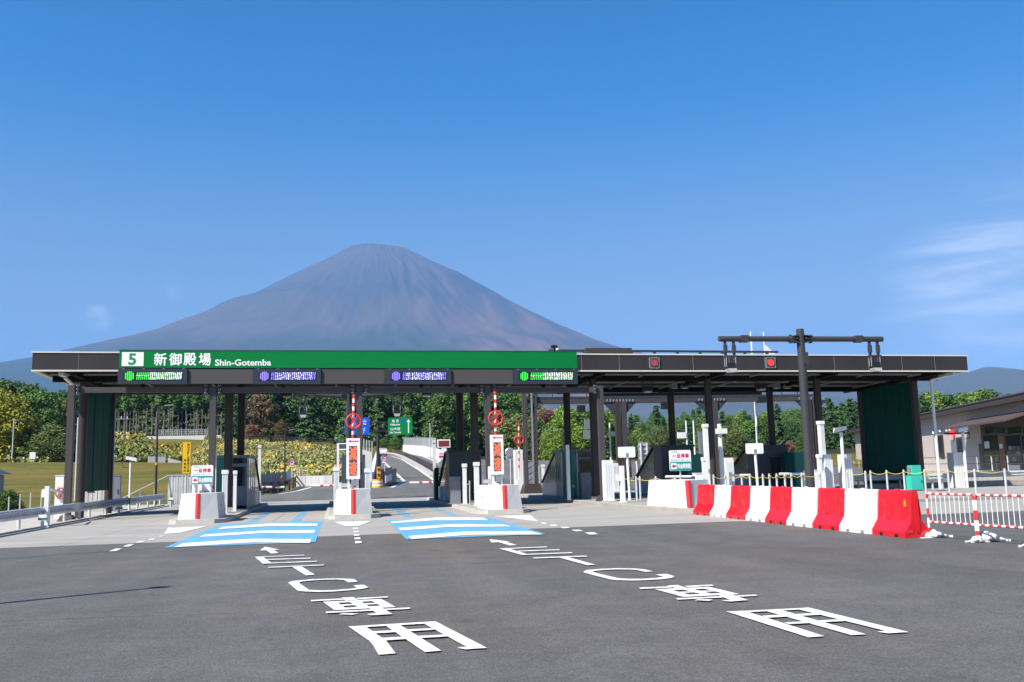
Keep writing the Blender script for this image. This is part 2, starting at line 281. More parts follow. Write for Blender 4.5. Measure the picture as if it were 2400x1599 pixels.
# ------------------------------------------------------------------ mesh helpers
class MB:
    def __init__(s): s.v = []; s.f = []; s.m = []; s.k = 0; s.sm = []
    def add(s, vs, fs, smooth=False):
        n = len(s.v); s.v += [tuple(float(c) for c in p) for p in vs]
        for f in fs: s.f.append([n + i for i in f]); s.m.append(s.k); s.sm.append(smooth)
        return s
    def mi(s, k): s.k = k; return s
    def box(s, x0, x1, y0, y1, z0, z1):
        return s.add([(x0, y0, z0), (x1, y0, z0), (x1, y1, z0), (x0, y1, z0), (x0, y0, z1), (x1, y0, z1), (x1, y1, z1), (x0, y1, z1)],
                     [(0, 3, 2, 1), (4, 5, 6, 7), (0, 1, 5, 4), (1, 2, 6, 5), (2, 3, 7, 6), (3, 0, 4, 7)])
    def cb(s, c, d, rz=0.0):
        x, y, z = d[0] / 2, d[1] / 2, d[2] / 2; co, si = math.cos(rz), math.sin(rz)
        P = [(-x, -y, -z), (x, -y, -z), (x, y, -z), (-x, y, -z), (-x, -y, z), (x, -y, z), (x, y, z), (-x, y, z)]
        return s.add([(c[0] + a * co - b * si, c[1] + a * si + b * co, c[2] + e) for a, b, e in P],
                     [(0, 3, 2, 1), (4, 5, 6, 7), (0, 1, 5, 4), (1, 2, 6, 5), (2, 3, 7, 6), (3, 0, 4, 7)])
    def beam(s, a, b, wd, h):             # rectangular bar from a to b
        a, b = Vector(a), Vector(b); d = (b - a).normalized()
        sd = d.cross(Vector((0, 0, 1)))
        if sd.length < 1e-4: sd = Vector((1, 0, 0))
        sd = sd.normalized() * (wd / 2); up = sd.cross(d).normalized() * (h / 2)
        P = [a - sd - up, a + sd - up, a + sd + up, a - sd + up, b - sd - up, b + sd - up, b + sd + up, b - sd + up]
        return s.add(P, [(0, 1, 2, 3), (7, 6, 5, 4), (0, 4, 5, 1), (1, 5, 6, 2), (2, 6, 7, 3), (3, 7, 4, 0)])
    def cyl(s, a, b, r0, r1=None, n=12, cap=True):
        r1 = r0 if r1 is None else r1
        a, b = Vector(a), Vector(b); d = (b - a).normalized()
        x = d.orthogonal().normalized(); y = d.cross(x)
        P = []
        for c, r in ((a, r0), (b, r1)):
            for i in range(n):
                t = 2 * math.pi * i / n; P.append(c + x * (r * math.cos(t)) + y * (r * math.sin(t)))
        s.add(P, [(i, (i + 1) % n, n + (i + 1) % n, n + i) for i in range(n)], True)
        if cap: s.add(P[:n], [tuple(range(n))[::-1]]); s.add(P[n:], [tuple(range(n))])
        return s
    def tube(s, pts, r, n=8):
        for a, b in zip(pts[:-1], pts[1:]): s.cyl(a, b, r, r, n)
        return s
    def ring(s, c, R, r, axis='y', n=24, m=8):
        P = []
        for i in range(n):
            t = 2 * math.pi * i / n
            for j in range(m):
                p = 2 * math.pi * j / m; rr = R + r * math.cos(p); h = r * math.sin(p)
                P.append((c[0] + rr * math.cos(t), c[1] + h, c[2] + rr * math.sin(t)) if axis == 'y' else (c[0] + rr * math.cos(t), c[1] + rr * math.sin(t), c[2] + h))
        return s.add(P, [(i * m + j, ((i + 1) % n) * m + j, ((i + 1) % n) * m + (j + 1) % m, i * m + (j + 1) % m) for i in range(n) for j in range(m)], True)
    def disc(s, c, r, y1, n=20):          # short cylinder along y
        return s.cyl((c[0], c[1], c[2]), (c[0], y1, c[2]), r, r, n)
    def prism(s, bot, z0, z1, top=None):
        top = top or bot; n = len(bot)
        P = [(x, y, z0) for x, y in bot] + [(x, y, z1) for x, y in top]
        return s.add(P, [tuple(range(n))[::-1], tuple(range(n, 2 * n))] + [(i, (i + 1) % n, n + (i + 1) % n, n + i) for i in range(n)])
    def prof(s, pts, y0, y1):             # XZ profile drawn out along y
        n = len(pts); P = [(x, y0, z) for x, z in pts] + [(x, y1, z) for x, z in pts]
        return s.add(P, [tuple(range(n)), tuple(range(n, 2 * n))[::-1]] + [(i, n + i, n + (i + 1) % n, (i + 1) % n) for i in range(n)])
    def profx(s, pts, x0, x1):            # YZ profile drawn out along x
        n = len(pts); P = [(x0, y, z) for y, z in pts] + [(x1, y, z) for y, z in pts]
        return s.add(P, [tuple(range(n))[::-1], tuple(range(n, 2 * n))] + [(i, (i + 1) % n, n + (i + 1) % n, n + i) for i in range(n)])
    def poly(s, pts): return s.add(pts, [tuple(range(len(pts)))])
    def build(s, name, mats, parent=None, fix=True):
        base = Vector((0, 0, 0)); pp = parent
        while pp is not None: base += pp.location; pp = pp.parent
        me = bpy.data.meshes.new(name)
        me.from_pydata([(a - base.x, b - base.y, c - base.z) for a, b, c in s.v], [], s.f)
        mats = mats if isinstance(mats, (list, tuple)) else [mats]
        for m in mats: me.materials.append(M[m] if isinstance(m, str) else m)
        me.polygons.foreach_set('material_index', s.m)
        me.polygons.foreach_set('use_smooth', s.sm)
        if fix:
            bm = bmesh.new(); bm.from_mesh(me); bmesh.ops.recalc_face_normals(bm, faces=bm.faces); bm.to_mesh(me); bm.free()
        me.update()
        o = bpy.data.objects.new(name, me); COL.objects.link(o)
        if parent is not None: o.parent = parent
        return o
def tag(o, label=None, cat=None, group=None, kind=None):
    if label: o['label'] = label
    if cat: o['category'] = cat
    if group: o['group'] = group
    if kind: o['kind'] = kind
    return o
def thing(name, loc, label, cat, group=None):
    o = bpy.data.objects.new(name, None); o.empty_display_size = 0.2; COL.objects.link(o); o.location = tuple(float(c) for c in loc)
    return tag(o, label, cat, group)
def dup(o, loc=None, rz=None, label=None, group=None, parent=None, scale=None):
    c = o.copy(); COL.objects.link(c); c.parent = parent
    if loc is not None: c.location = tuple(float(v) for v in loc)
    if rz is not None: c.rotation_euler = (0, 0, rz)
    if scale is not None: c.scale = scale
    if label: c['label'] = label
    if group: c['group'] = group
    for ch in list(o.children): dup(ch, parent=c)
    return c
_txt = {}
def text_mesh(s, bold=0.012):
    if (s, bold) not in _txt:
        cu = bpy.data.curves.new('t', 'FONT'); cu.body = s; cu.size = 1.0; cu.offset = bold; cu.resolution_u = 3
        ob = bpy.data.objects.new('t', cu); COL.objects.link(ob)
        dg = bpy.context.evaluated_depsgraph_get(); me = bpy.data.meshes.new_from_object(ob.evaluated_get(dg))
        _txt[(s, bold)] = ([tuple(v.co) for v in me.vertices], [tuple(p.vertices) for p in me.polygons])
        bpy.data.objects.remove(ob); bpy.data.curves.remove(cu); bpy.data.meshes.remove(me)
    return _txt[(s, bold)]
def put_text(mb, s, x0, x1, z0, z1, y, bold=0.012, zs=None):
    """lettering on a plane facing -Y; zs(x) shifts z along a sloping board"""
    cjk = any(ord(c) > 0x2e80 for c in s)
    v, f = text_mesh(s, 0.0 if cjk else bold)
    if not v: return
    xs = [p[0] for p in v]; ys = [p[1] for p in v]
    ax, bx, ay, by = min(xs), max(xs), min(ys), max(ys)
    P = []
    for p in v:
        X = x0 + (p[0] - ax) / (bx - ax) * (x1 - x0); Z = z0 + (p[1] - ay) / max(1e-6, by - ay) * (z1 - z0)
        P.append((X, y, Z + (zs(X) if zs else 0)))
    mb.add(P, f)
    if cjk and bold > 0.01:
        e = (z1 - z0) * bold * 1.1
        for i, (dx, dz) in enumerate(((e, 0), (-e, 0), (0, e), (0, -e))): mb.add([(a + dx, b - 0.0004 * (i + 1), c + dz) for a, b, c in P], f)
def rrect(x0, x1, z0, z1, r, n=4):
    P = []
    for cx_, cz_, a in ((x1 - r, z1 - r, 0), (x0 + r, z1 - r, 90), (x0 + r, z0 + r, 180), (x1 - r, z0 + r, 270)):
        for i in range(n + 1):
            t = math.radians(a + 90 * i / n); P.append((cx_ + r * math.cos(t), cz_ + r * math.sin(t)))
    return P
IH = 0.15   # island height

# ================================================================== THE SETTING
def pip(x, y, poly):
    c = False; j = len(poly) - 1
    for i in range(len(poly)):
        xi, yi = poly[i][0], poly[i][1]; xj, yj = poly[j][0], poly[j][1]
        if (yi > y) != (yj > y) and x < (xj - xi) * (y - yi) / (yj - yi) + xi: c = not c
        j = i
    return c
far_road = [(-10.3, 62.0, 0.0)] + [tuple(SL(q(46, *p))) for p in ((335, 1570), (560, 1545), (710, 1505), (830, 1450), (1330, 1440))] + \
           [tuple(SL(q(43, *p))) for p in ((515, 1215), (560, 900), (600, 745), (1030, 725), (1640, 840))] + [(46.0, 110.0, GRADE * 48), (60.0, 62.0, 0.0)]

# ---- terrain heights: known points (pixel, distance) on the ground seen behind the plaza
_cp = []
for p, Y in [((0, 1086), 190), ((110, 1086), 190), ((220, 1086), 195), ((330, 1087), 200), ((450, 1093), 200), ((0, 1078), 245), ((150, 1070), 250),
             ((500, 1106), 165), ((600, 1113), 125), ((700, 1119), 95), ((780, 1120), 92), ((800, 1050), 222), ((700, 1043), 243), ((600, 1037), 263), ((500, 1030), 283),
             ((400, 1030), 296), ((300, 1030), 306), ((250, 1030), 306), ((300, 1018), 340), ((450, 1019), 340), ((600, 1024), 330), ((750, 1036), 312), ((880, 1050), 300),
             ((550, 1070), 215), ((650, 1075), 180), ((750, 1080), 155), ((420, 1062), 250), ((300, 1062), 262), ((350, 1080), 215),
             ((950, 1060), 250), ((1050, 1075), 240), ((1200, 1084), 230), ((1300, 1092), 190), ((1450, 1092), 250), ((1700, 1085), 280), ((1900, 1070), 280), ((2000, 1052), 240), ((1985, 1075), 120),
             ((1480, 1032), 560), ((1600, 1026), 560), ((1750, 1016), 560), ((1900, 1012), 560), ((2050, 1015), 480), ((2300, 1015), 480), ((2400, 1015), 480), ((1500, 1062), 430), ((1700, 1056), 430), ((1900, 1050), 430), ((1100, 1010), 430), ((900, 990), 480), ((500, 960), 520), ((200, 980), 480), ((0, 1000), 420)]:
    v = AY(p, Y); _cp.append((v[0], v[1], v[2]))
for x in range(-90, 61, 15): _cp.append((x, 66, 0.0)); _cp.append((x, 20, -0.1)); _cp.append((x, -60, -0.1))
for x in (-150, -120, 80, 110, 150): _cp.append((x, 60, 0.5)); _cp.append((x, 0, 0.0)); _cp.append((x, -90, 0.0))
for X, Y, Z in ((-300, 100, 4), (-400, 300, 12), (300, 100, 4), (400, 250, 8), (600, 500, 18), (-500, 600, 40), (0, 800, 25), (-300, 900, 40), (400, 900, 22), (200, 700, 18), (320, 620, 18), (-800, -200, 0), (800, -200, 0), (0, -600, 0)): _cp.append((X, Y, Z))
_cp = np.array(_cp)
def terrain(x, y):
    x = np.asarray(x, float); y = np.asarray(y, float)
    d2 = (x[..., None] - _cp[:, 0]) ** 2 + (y[..., None] - _cp[:, 1]) ** 2
    wgt = 1.0 / (d2 + 60.0) ** 1.75
    z = (wgt * _cp[:, 2]).sum(-1) / wgt.sum(-1)
    r = np.sqrt(x ** 2 + y ** 2); k = np.clip((r - 900) / 2500, 0, 1)
    z = z * (1 - k) + k * (55 + 0.006 * (r - 900))
    # plaza platform
    dx = np.maximum(np.maximum(-13.5 - x, x - 60), 0); dy = np.maximum(y - 62, 0); d = np.sqrt(dx ** 2 + dy ** 2)
    s = np.clip(d / 14, 0, 1); s = s * s * (3 - 2 * s)
    return -0.12 * (1 - s) + z * s
def axis(segs):
    a = []
    for lo, hi, st in segs: a += list(np.arange(lo, hi, st))
    return np.array(a)
gx = axis([(-26000, -3000, 2300), (-3000, -600, 300), (-600, -200, 40), (-200, -100, 8), (-100, 110, 4), (110, 300, 10), (300, 900, 50), (900, 3000, 300), (3000, 26001, 2300)])
gy = axis([(-6000, -600, 600), (-600, -60, 60), (-60, 56, 8), (56, 340, 4), (340, 640, 12), (640, 1200, 40), (1200, 3000, 300), (3000, 30001, 3000)])
GX, GY = np.meshgrid(gx, gy)
GZ = terrain(GX, GY)
for i in range(GX.shape[0]):
    for j in range(GX.shape[1]):
        x, y = GX[i, j], GY[i, j]
        if 50 < y < 330 and -16 < x < 66:
            for ox, oy in ((0, 0), (4, 0), (-4, 0), (0, 4), (0, -4)):
                if pip(x + ox, y + oy, far_road):
                    GZ[i, j] = min(GZ[i, j], GRADE * max(0, y - 66) - 0.35); break
nx, ny = len(gx), len(gy)
mb = MB(); mb.add(np.stack([GX.ravel(), GY.ravel(), GZ.ravel()], 1), [(i * nx + j, i * nx + j + 1, (i + 1) * nx + j + 1, (i + 1) * nx + j) for i in range(ny - 1) for j in range(nx - 1)], True)
gm = bpy.data.materials.new('meadow'); gm.use_nodes = True
t = gm.node_tree; b = t.nodes['Principled BSDF']; b.inputs['Roughness'].default_value = 0.95; b.inputs['Specular IOR Level'].default_value = 0.1
c = t.nodes.new('ShaderNodeTexCoord')
n_a = t.nodes.new('ShaderNodeTexNoise'); n_a.inputs['Scale'].default_value = 0.09; n_a.inputs['Detail'].default_value = 8; n_a.inputs['Roughness'].default_value = 0.7
n_b = t.nodes.new('ShaderNodeTexNoise'); n_b.inputs['Scale'].default_value = 1.4; n_b.inputs['Detail'].default_value = 6; n_b.inputs['Roughness'].default_value = 0.8
mpn = t.nodes.new('ShaderNodeMapping'); mpn.inputs['Scale'].default_value = (0.35, 1.6, 1)
t.links.new(c.outputs['Object'], mpn.inputs[0]); t.links.new(mpn.outputs[0], n_a.inputs['Vector']); t.links.new(c.outputs['Object'], n_b.inputs['Vector'])
r1 = t.nodes.new('ShaderNodeValToRGB'); r1.color_ramp.elements[0].position = 0.35; r1.color_ramp.elements[1].position = 0.65
r1.color_ramp.elements[0].color = (0.078, 0.082, 0.016, 1); r1.color_ramp.elements[1].color = (0.185, 0.140, 0.034, 1)
t.links.new(n_a.outputs['Fac'], r1.inputs[0])
r2 = t.nodes.new('ShaderNodeMapRange'); r2.inputs[1].default_value = 0.3; r2.inputs[2].default_value = 0.7; r2.inputs[3].default_value = 0.55; r2.inputs[4].default_value = 1.35
t.links.new(n_b.outputs['Fac'], r2.inputs[0])
vm = t.nodes.new('ShaderNodeVectorMath'); vm.operation = 'SCALE'; t.links.new(r1.outputs[0], vm.inputs[0]); t.links.new(r2.outputs[0], vm.inputs['Scale'])
_sp = t.nodes.new('ShaderNodeSeparateXYZ'); t.links.new(c.outputs['Object'], _sp.inputs[0])
def _mr(x, a, b_):
    n = t.nodes.new('ShaderNodeMapRange'); t.links.new(x, n.inputs[0]); n.inputs[1].default_value = a; n.inputs[2].default_value = b_; return n.outputs[0]
def _mm(x, y, op):
    n = t.nodes.new('ShaderNodeMath'); n.operation = op; t.links.new(x, n.inputs[0]); t.links.new(y, n.inputs[1]); return n.outputs[0]
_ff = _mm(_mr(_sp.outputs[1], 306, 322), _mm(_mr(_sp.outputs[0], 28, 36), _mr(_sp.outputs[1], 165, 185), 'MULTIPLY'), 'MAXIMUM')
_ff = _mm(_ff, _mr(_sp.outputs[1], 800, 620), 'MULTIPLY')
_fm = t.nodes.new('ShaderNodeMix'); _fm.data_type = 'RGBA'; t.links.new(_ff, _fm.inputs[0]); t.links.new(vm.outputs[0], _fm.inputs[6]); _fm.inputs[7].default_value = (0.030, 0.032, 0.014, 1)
t.links.new(_fm.outputs[2], b.inputs['Base Color'])
M['meadow'] = gm
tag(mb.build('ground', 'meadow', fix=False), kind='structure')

# ---- the plaza
road = MB().poly([(-60, -80, 0), (70, -80, 0), (70, 26.1, 0), (-60, 26.1, 0)]).build('road', 'asphalt', fix=False); tag(road, kind='structure')
tag(MB().poly(far_road).build('road', 'asphalt_far', fix=False), kind='structure')
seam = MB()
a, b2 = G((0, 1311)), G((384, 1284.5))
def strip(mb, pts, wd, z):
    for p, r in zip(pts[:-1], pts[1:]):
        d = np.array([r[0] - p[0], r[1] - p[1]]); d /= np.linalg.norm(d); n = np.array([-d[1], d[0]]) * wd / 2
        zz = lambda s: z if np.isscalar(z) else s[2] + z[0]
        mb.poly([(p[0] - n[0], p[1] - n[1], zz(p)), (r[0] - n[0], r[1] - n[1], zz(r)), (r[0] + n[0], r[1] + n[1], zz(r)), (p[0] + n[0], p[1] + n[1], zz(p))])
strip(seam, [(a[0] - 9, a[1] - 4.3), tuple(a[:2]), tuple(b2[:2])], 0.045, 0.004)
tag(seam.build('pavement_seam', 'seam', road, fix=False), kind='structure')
M['seam_soft'] = mat('paving_joint', (0.066, 0.063, 0.062), 0.9); M['scratch'] = mat('pale_scrape', (0.165, 0.160, 0.152), 0.85, var=0.3, vscale=6)
dirv = (G((598, 1308)) - G((818, 1470)))[:2]; dirv /= np.linalg.norm(dirv)
for off, wd in ((-4.1, 0.016),):
    mb = MB(); o_ = np.array([off, 0.0]); strip(mb, [tuple(o_ + dirv * tt + np.array([0.04 * math.sin(tt * 0.7), 0])) for tt in range(-6, 27, 3)], wd, 0.0035); tag(mb.build('pavement_seam', 'seam_soft', road, fix=False), kind='structure')
mb = MB(); strip(mb, [tuple(G(p)[:2]) for p in ((-60, 1458), (150, 1450), (380, 1442), (600, 1436))], 0.035, 0.0037); tag(mb.build('pavement_scrape', 'scratch', road, fix=False), kind='structure')
apron = MB().box(-10.45, 60, 26.0, 62.3, -0.1, 0.001).build('apron', 'joint'); tag(apron, kind='structure')
xs_ = [-10.4, -7.0, -2.35, 0.5, 3.4, 6.2, 9.1, 12.0, 16.0, 21.0, 26.0, 31.0, 36.0, 41.0, 50.0, 60.0]
ys_ = [26.0, 29.0, 32.2, 35.5, 38.6, 41.8, 45.0, 48.2, 51.4, 54.6, 58.0, 62.2]
for i in range(len(xs_) - 1):
    for j in range(len(ys_) - 1):
        dz = 0.008 + 0.0025 * random.random()
        MB().box(xs_[i] + 0.008, xs_[i + 1] - 0.008, ys_[j] + 0.012, ys_[j + 1] - 0.012, 0.0015, dz).build('concrete_slab', 'concrete', apron)
walk = MB().box(-16.5, -10.46, 20, 64, -0.1, 0.006).build('pavement', 'kerb'); tag(walk, kind='structure')
side = MB().box(-10.7, -10.46, 18, 60.5, 0.006, 0.07).build('kerb_stone', 'kerb', walk)

# ---- painted markings (traced from the photograph on to the ground plane)
_mk = [0]
def mark(k, polys, z=0.014, name='lane_lettering', m='paint', parent=None):
    mb = MB()
    for P in polys:
        _mk[0] += 1
        mb.poly([tuple(G(q(k, *p), z + 0.0009 * (_mk[0] % 7))) for p in P])
    return tag(mb.build(name, m, parent or road, fix=False), kind='structure')
def cells(k, quad, us, vs_, holes):
    A, B, Cc, D = [np.array(p, float) for p in quad]; out = []
    pt = lambda u, v: tuple((A * (1 - u) + B * u) * (1 - v) + (D * (1 - u) + Cc * u) * v)
    for i in range(len(us) - 1):
        for j in range(len(vs_) - 1):
            if (i, j) not in holes: out.append([pt(us[i], vs_[j]), pt(us[i + 1], vs_[j]), pt(us[i + 1], vs_[j + 1]), pt(us[i], vs_[j + 1])])
    return out
def marks_cells(k, quad):
    mb = MB()
    for P in cells(k, quad, [0, .22, .42, .61, .80, 1], [0, .2, .42, .56, .78, 1], {(1, 1), (3, 1), (1, 3), (3, 3)}):
        mb.poly([tuple(G(q(k, *p), 0.0139)) for p in P])
    tag(mb.build('lane_lettering', 'paint', road, fix=False), kind='structure')
mark(31, [[(240, 70), (440, 110), (365, 115), (430, 158), (330, 165), (258, 120), (172, 122)]], name='lane_arrow')
mark(31, [[(100, 210), (215, 208), (325, 292), (215, 305)], [(100, 210), (780, 182), (787, 191), (107, 216)], [(262, 242), (868, 224), (872, 234), (280, 252)], [(200, 296), (958, 266), (963, 276), (215, 305)]])
mark(31, [[(282, 350), (1055, 316), (1060, 327), (288, 360)], [(610, 345), (740, 338), (930, 457), (805, 465)]])
mark(31, [[(560, 565), (625, 543), (870, 520), (1100, 510), (1250, 508), (1440, 514), (1485, 525), (1520, 555), (1395, 563), (1330, 530), (1250, 522), (1100, 524), (900, 535), (760, 548), (712, 560), (725, 580), (850, 665), (1000, 672), (1200, 668), (1400, 652), (1510, 640), (1465, 605), (1600, 594), (1672, 630), (1590, 650), (1400, 672), (1200, 688), (1000, 694), (850, 690), (700, 682)]])
mark(31, [[(870, 805), (1320, 783), (1345, 800), (880, 824)], [(1500, 778), (1935, 755), (1945, 768), (1515, 797)], [(1297, 772), (1465, 765), (1520, 806), (1360, 816)], [(1072, 966), (2238, 908), (2247, 926), (1090, 985)],
          [(1660, 905), (1830, 895), (2000, 998), (1820, 1010), (1700, 1014), (1645, 998), (1780, 988)], [(1255, 1002), (1330, 985), (1535, 990), (1440, 1010)]])
marks_cells(31, [(1040, 830), (1845, 790), (2045, 903), (1200, 945)])
mark(32, [[(595, 402), (790, 394), (1045, 570), (1165, 725), (960, 742), (880, 610), (840, 570)], [(1470, 352), (1640, 342), (2258, 660), (2000, 678), (1900, 656), (2012, 646)], [(1020, 378), (1190, 368), (1710, 693), (1515, 710)],
          [(700, 396), (1560, 347), (1590, 366), (735, 414)], [(870, 462), (1640, 422), (1662, 440), (905, 487)], [(990, 540), (1740, 500), (1790, 522), (1040, 570)]])
mark(33, [[(80, 67), (315, 95), (265, 98), (385, 132), (305, 137), (180, 100), (102, 104)]], name='lane_arrow')
mark(33, [[(190, 172), (290, 168), (510, 236), (440, 242)], [(190, 170), (715, 148), (722, 156), (205, 178)], [(385, 195), (850, 179), (857, 188), (405, 204)], [(425, 233), (992, 211), (1000, 221), (440, 242)]])
mark(33, [[(562, 270), (1150, 249), (1160, 259), (572, 280)], [(830, 265), (930, 260), (1250, 349), (1160, 355)]])
mark(33, [[(1118, 425), (1150, 408), (1300, 395), (1500, 388), (1680, 390), (1790, 400), (1890, 422), (1800, 428), (1700, 407), (1640, 402), (1500, 401), (1340, 407), (1230, 418), (1225, 430), (1300, 450), (1500, 497), (1600, 504), (1800, 503), (1930, 494), (2000, 480), (1910, 458), (2035, 450), (2120, 476), (2110, 490), (2000, 508), (1800, 520), (1650, 524), (1500, 520), (1420, 512), (1250, 470), (1130, 438)]])
mark(34, [[(62, 62), (330, 50), (350, 60), (75, 72)], [(435, 48), (655, 37), (670, 46), (450, 58)], [(285, 46), (375, 40), (450, 64), (370, 70)], [(360, 148), (1010, 118), (1027, 128), (378, 159)], [(690, 118), (800, 112), (950, 163), (800, 174), (730, 166), (800, 160)], [(510, 164), (545, 154), (663, 158), (630, 170)]])
marks_cells(34, [(188, 74), (630, 55), (880, 115), (420, 137)])
mark(34, [[(768, 255), (920, 250), (1565, 455), (1435, 465)], [(1060, 243), (1190, 236), (1905, 440), (1785, 447)], [(1330, 232), (1435, 222), (2250, 422), (2085, 432), (1990, 418), (2060, 412)], [(840, 253), (1400, 226), (1430, 236), (880, 264)], [(1060, 290), (1520, 266), (1560, 280), (1100, 306)], [(1235, 345), (1690, 318), (1740, 332), (1280, 358)]])
for X0, X1, Y0, Y1 in ((-4.1, -0.57, 23.85, 34.4), (1.64, 5.18, 23.6, 33.4)):
    tag(MB().poly([(X0, Y0, 0.0125), (X1, Y0, 0.0125), (X1, Y1, 0.0125), (X0, Y1, 0.0125)]).build('blue_lane_panel', 'blue', road, fix=False), kind='structure')
for k, P in ((35, [[(1135, 214), (1188, 190), (1650, 157), (2125, 158), (2115, 182), (1620, 185)], [(952, 290), (1010, 265), (1580, 228), (2100, 222), (2088, 250), (1560, 252), (1330, 268)], [(705, 392), (790, 352), (1300, 318), (1500, 308), (2058, 312), (2045, 350), (1500, 342), (1200, 360)]]),
             (36, [[(498, 160), (900, 122), (1300, 124), (1340, 145), (880, 147), (512, 173)], [(563, 212), (1020, 180), (1470, 183), (1540, 200), (1000, 205), (585, 235)], [(650, 283), (1150, 243), (1710, 243), (1810, 270), (1180, 272), (680, 310)]])):
    for p in P: mark(k, [p], z=0.018, name='lane_stripe')
for k, P in ((35, [[(605, 262), (650, 197), (700, 200), (1040, 183), (760, 250)]]), (36, [[(10, 160), (335, 152), (230, 195), (110, 200)], [(1380, 112), (1700, 100), (1775, 160), (1550, 130)]])):
    for p in P: mark(k, [p], z=0.0145, name='nose_marking', m='paint_worn')
for k, P in ((35, [[(62, 432), (130, 405), (195, 403), (135, 430)], [(200, 385), (250, 365), (315, 362), (265, 385)], [(320, 347), (370, 332), (430, 328), (385, 346)], [(440, 320), (480, 307), (530, 303), (495, 319)], [(545, 288), (570, 278), (610, 276), (590, 288)]]),
             (36, [[(190, 327), (245, 323), (250, 343), (195, 347)], [(185, 297), (235, 293), (240, 309), (188, 312)], [(180, 267), (228, 264), (232, 279), (183, 282)], [(177, 240), (222, 237), (226, 250), (180, 252)], [(172, 212), (215, 210), (218, 222), (174, 224)],
                   [(2170, 253), (2250, 250), (2290, 267), (2215, 271)], [(2058, 230), (2125, 228), (2160, 240), (2090, 243)], [(1955, 206), (2015, 204), (2050, 214), (1985, 217)], [(1865, 185), (1915, 183), (1945, 195), (1890, 197)], [(1785, 168), (1830, 166), (1850, 176), (1810, 178)]])):
    for p in P: mark(k, [p], z=0.0145, name='lane_dash')
for X in (-3.15, -1.55, 2.55, 4.25):
    mb = MB()
    for j in range(14):
        y = 35.0 + j * 1.15; mb.poly([(X - 0.16, y, 0.013), (X + 0.16, y, 0.013), (X + 0.16, y + 0.75, 0.013), (X - 0.16, y + 0.75, 0.013)])
    tag(mb.build('blue_guide_line', 'blue', road, fix=False), kind='structure')
def road_line(ps, wd=0.22, name='edge_line'):
    mb = MB(); strip(mb, [tuple(SL(p, 0.012)) for p in ps], wd, (0.0,)); tag(mb.build(name, 'paint', road, fix=False), kind='structure')
road_line([q(43, 640, 1312), q(43, 840, 1305), q(43, 1050, 1200), q(43, 735, 905), q(43, 650, 800)], 0.3)
road_line([q(43, 1560, 1190), q(43, 1300, 1010), q(43, 1000, 830), q(43, 850, 785), q(43, 770, 770)], 0.3)
road_line([q(43, 1640, 905), q(43, 1500, 840), q(43, 1330, 775), q(43, 1130, 742)], 0.3)
road_line([q(46, 560, 1560), q(46, 830, 1515), q(46, 1020, 1465)], 0.25)

# ---- the volcano: a real cone 14 km away, its flanks read off the skyline
FD = 14000.0
apex = AY((890, 575), FD)
skyl = [(0, 862), (76, 848), (200, 818), (226, 815), (311, 794), (332, 793), (374, 775), (474, 739), (521, 713), (558, 711), (611, 685), (690, 646), (769, 609), (806, 588), (824, 584), (856, 577), (890, 575)]
skyr = [(890, 575), (916, 579.5), (959, 592), (1006, 615), (1096, 657), (1185, 705), (1254, 742), (1333, 779), (1417, 813), (1500, 838), (1650, 872), (1900, 905), (2300, 950), (2800, 1000)]
def prof_of(pts):
    w_ = [AY(p, FD) for p in pts]; r = [abs(v[0] - apex[0]) for v in w_]; z = [v[2] for v in w_]
    s = np.argsort(r); return np.array(r)[s], np.array(z)[s]
rl, zl = prof_of(skyl); rr_, zr = prof_of(skyr)
rl = np.append(rl, [rl[-1] + 3500, 12500]); zl = np.append(zl, [zl[-1] * 0.62, -150]); rr_ = np.append(rr_, 14000); zr = np.append(zr, -150)
NR, NT = 150, 420
rad = np.concatenate([[0.0], np.linspace(60, 1, 1), np.geomspace(120, 12000, NR - 2)])
def vnoise(a, b, s):
    r_ = np.random.default_rng(s); tab = r_.random((64, 64))
    ia, ib = np.floor(a).astype(int), np.floor(b).astype(int); fa, fb = a - ia, b - ib
    fa = fa * fa * (3 - 2 * fa); fb = fb * fb * (3 - 2 * fb)
    g = lambda i, j: tab[i % 64, j % 64]
    return (g(ia, ib) * (1 - fa) + g(ia + 1, ib) * fa) * (1 - fb) + (g(ia, ib + 1) * (1 - fa) + g(ia + 1, ib + 1) * fa) * fb
R_, T_ = np.meshgrid(rad, np.linspace(0, 2 * math.pi, NT, endpoint=False), indexing='ij')
FR_ = np.clip(-np.sin(T_), 0, 1)             # towards the plaza the flanks fall away to the plain sooner
RE_ = R_ * (1 + 1.1 * FR_ ** 1.5 * np.clip(R_ / 5000, 0, 1))
kk = (1 - np.cos(T_)) / 2                      # 1 to the left (-X), 0 to the right
ZZ = np.interp(RE_, rl, zl) * kk + np.interp(RE_, rr_, zr) * (1 - kk)
az = T_ * 64 / (2 * math.pi)
rid = (np.abs(vnoise(az * 1.0 + 1.4 * vnoise(az * 0.5, R_ / 1500, 61), R_ / 1600, 3) - 0.5) * 2 * 16 + np.abs(vnoise(az * 2.0 + 2.2 * vnoise(az * 0.7 + 9, R_ / 1100, 63), R_ / 700 + 3 * vnoise(az, R_ / 900, 41), 5) - 0.5) * 60 + vnoise(az * 4 + 2 * vnoise(az, R_ / 500, 65), R_ / 260, 8) * 34)
side_ = np.clip(np.abs(np.sin(T_)) * 1.3, 0.22, 1)     # the skyline itself stays as read
_xc, _yc = R_ * np.cos(T_), R_ * np.sin(T_)
rid = rid * 0.5 + (np.abs(vnoise(_xc / 420 + 31, _yc / 760 + 17, 71) - 0.5) * 70 + np.abs(vnoise(_xc / 170 + 9, _yc / 420 + 3, 73) - 0.5) * 46 + vnoise(_xc / 90 + 5, _yc / 160 + 7, 75) * 22)
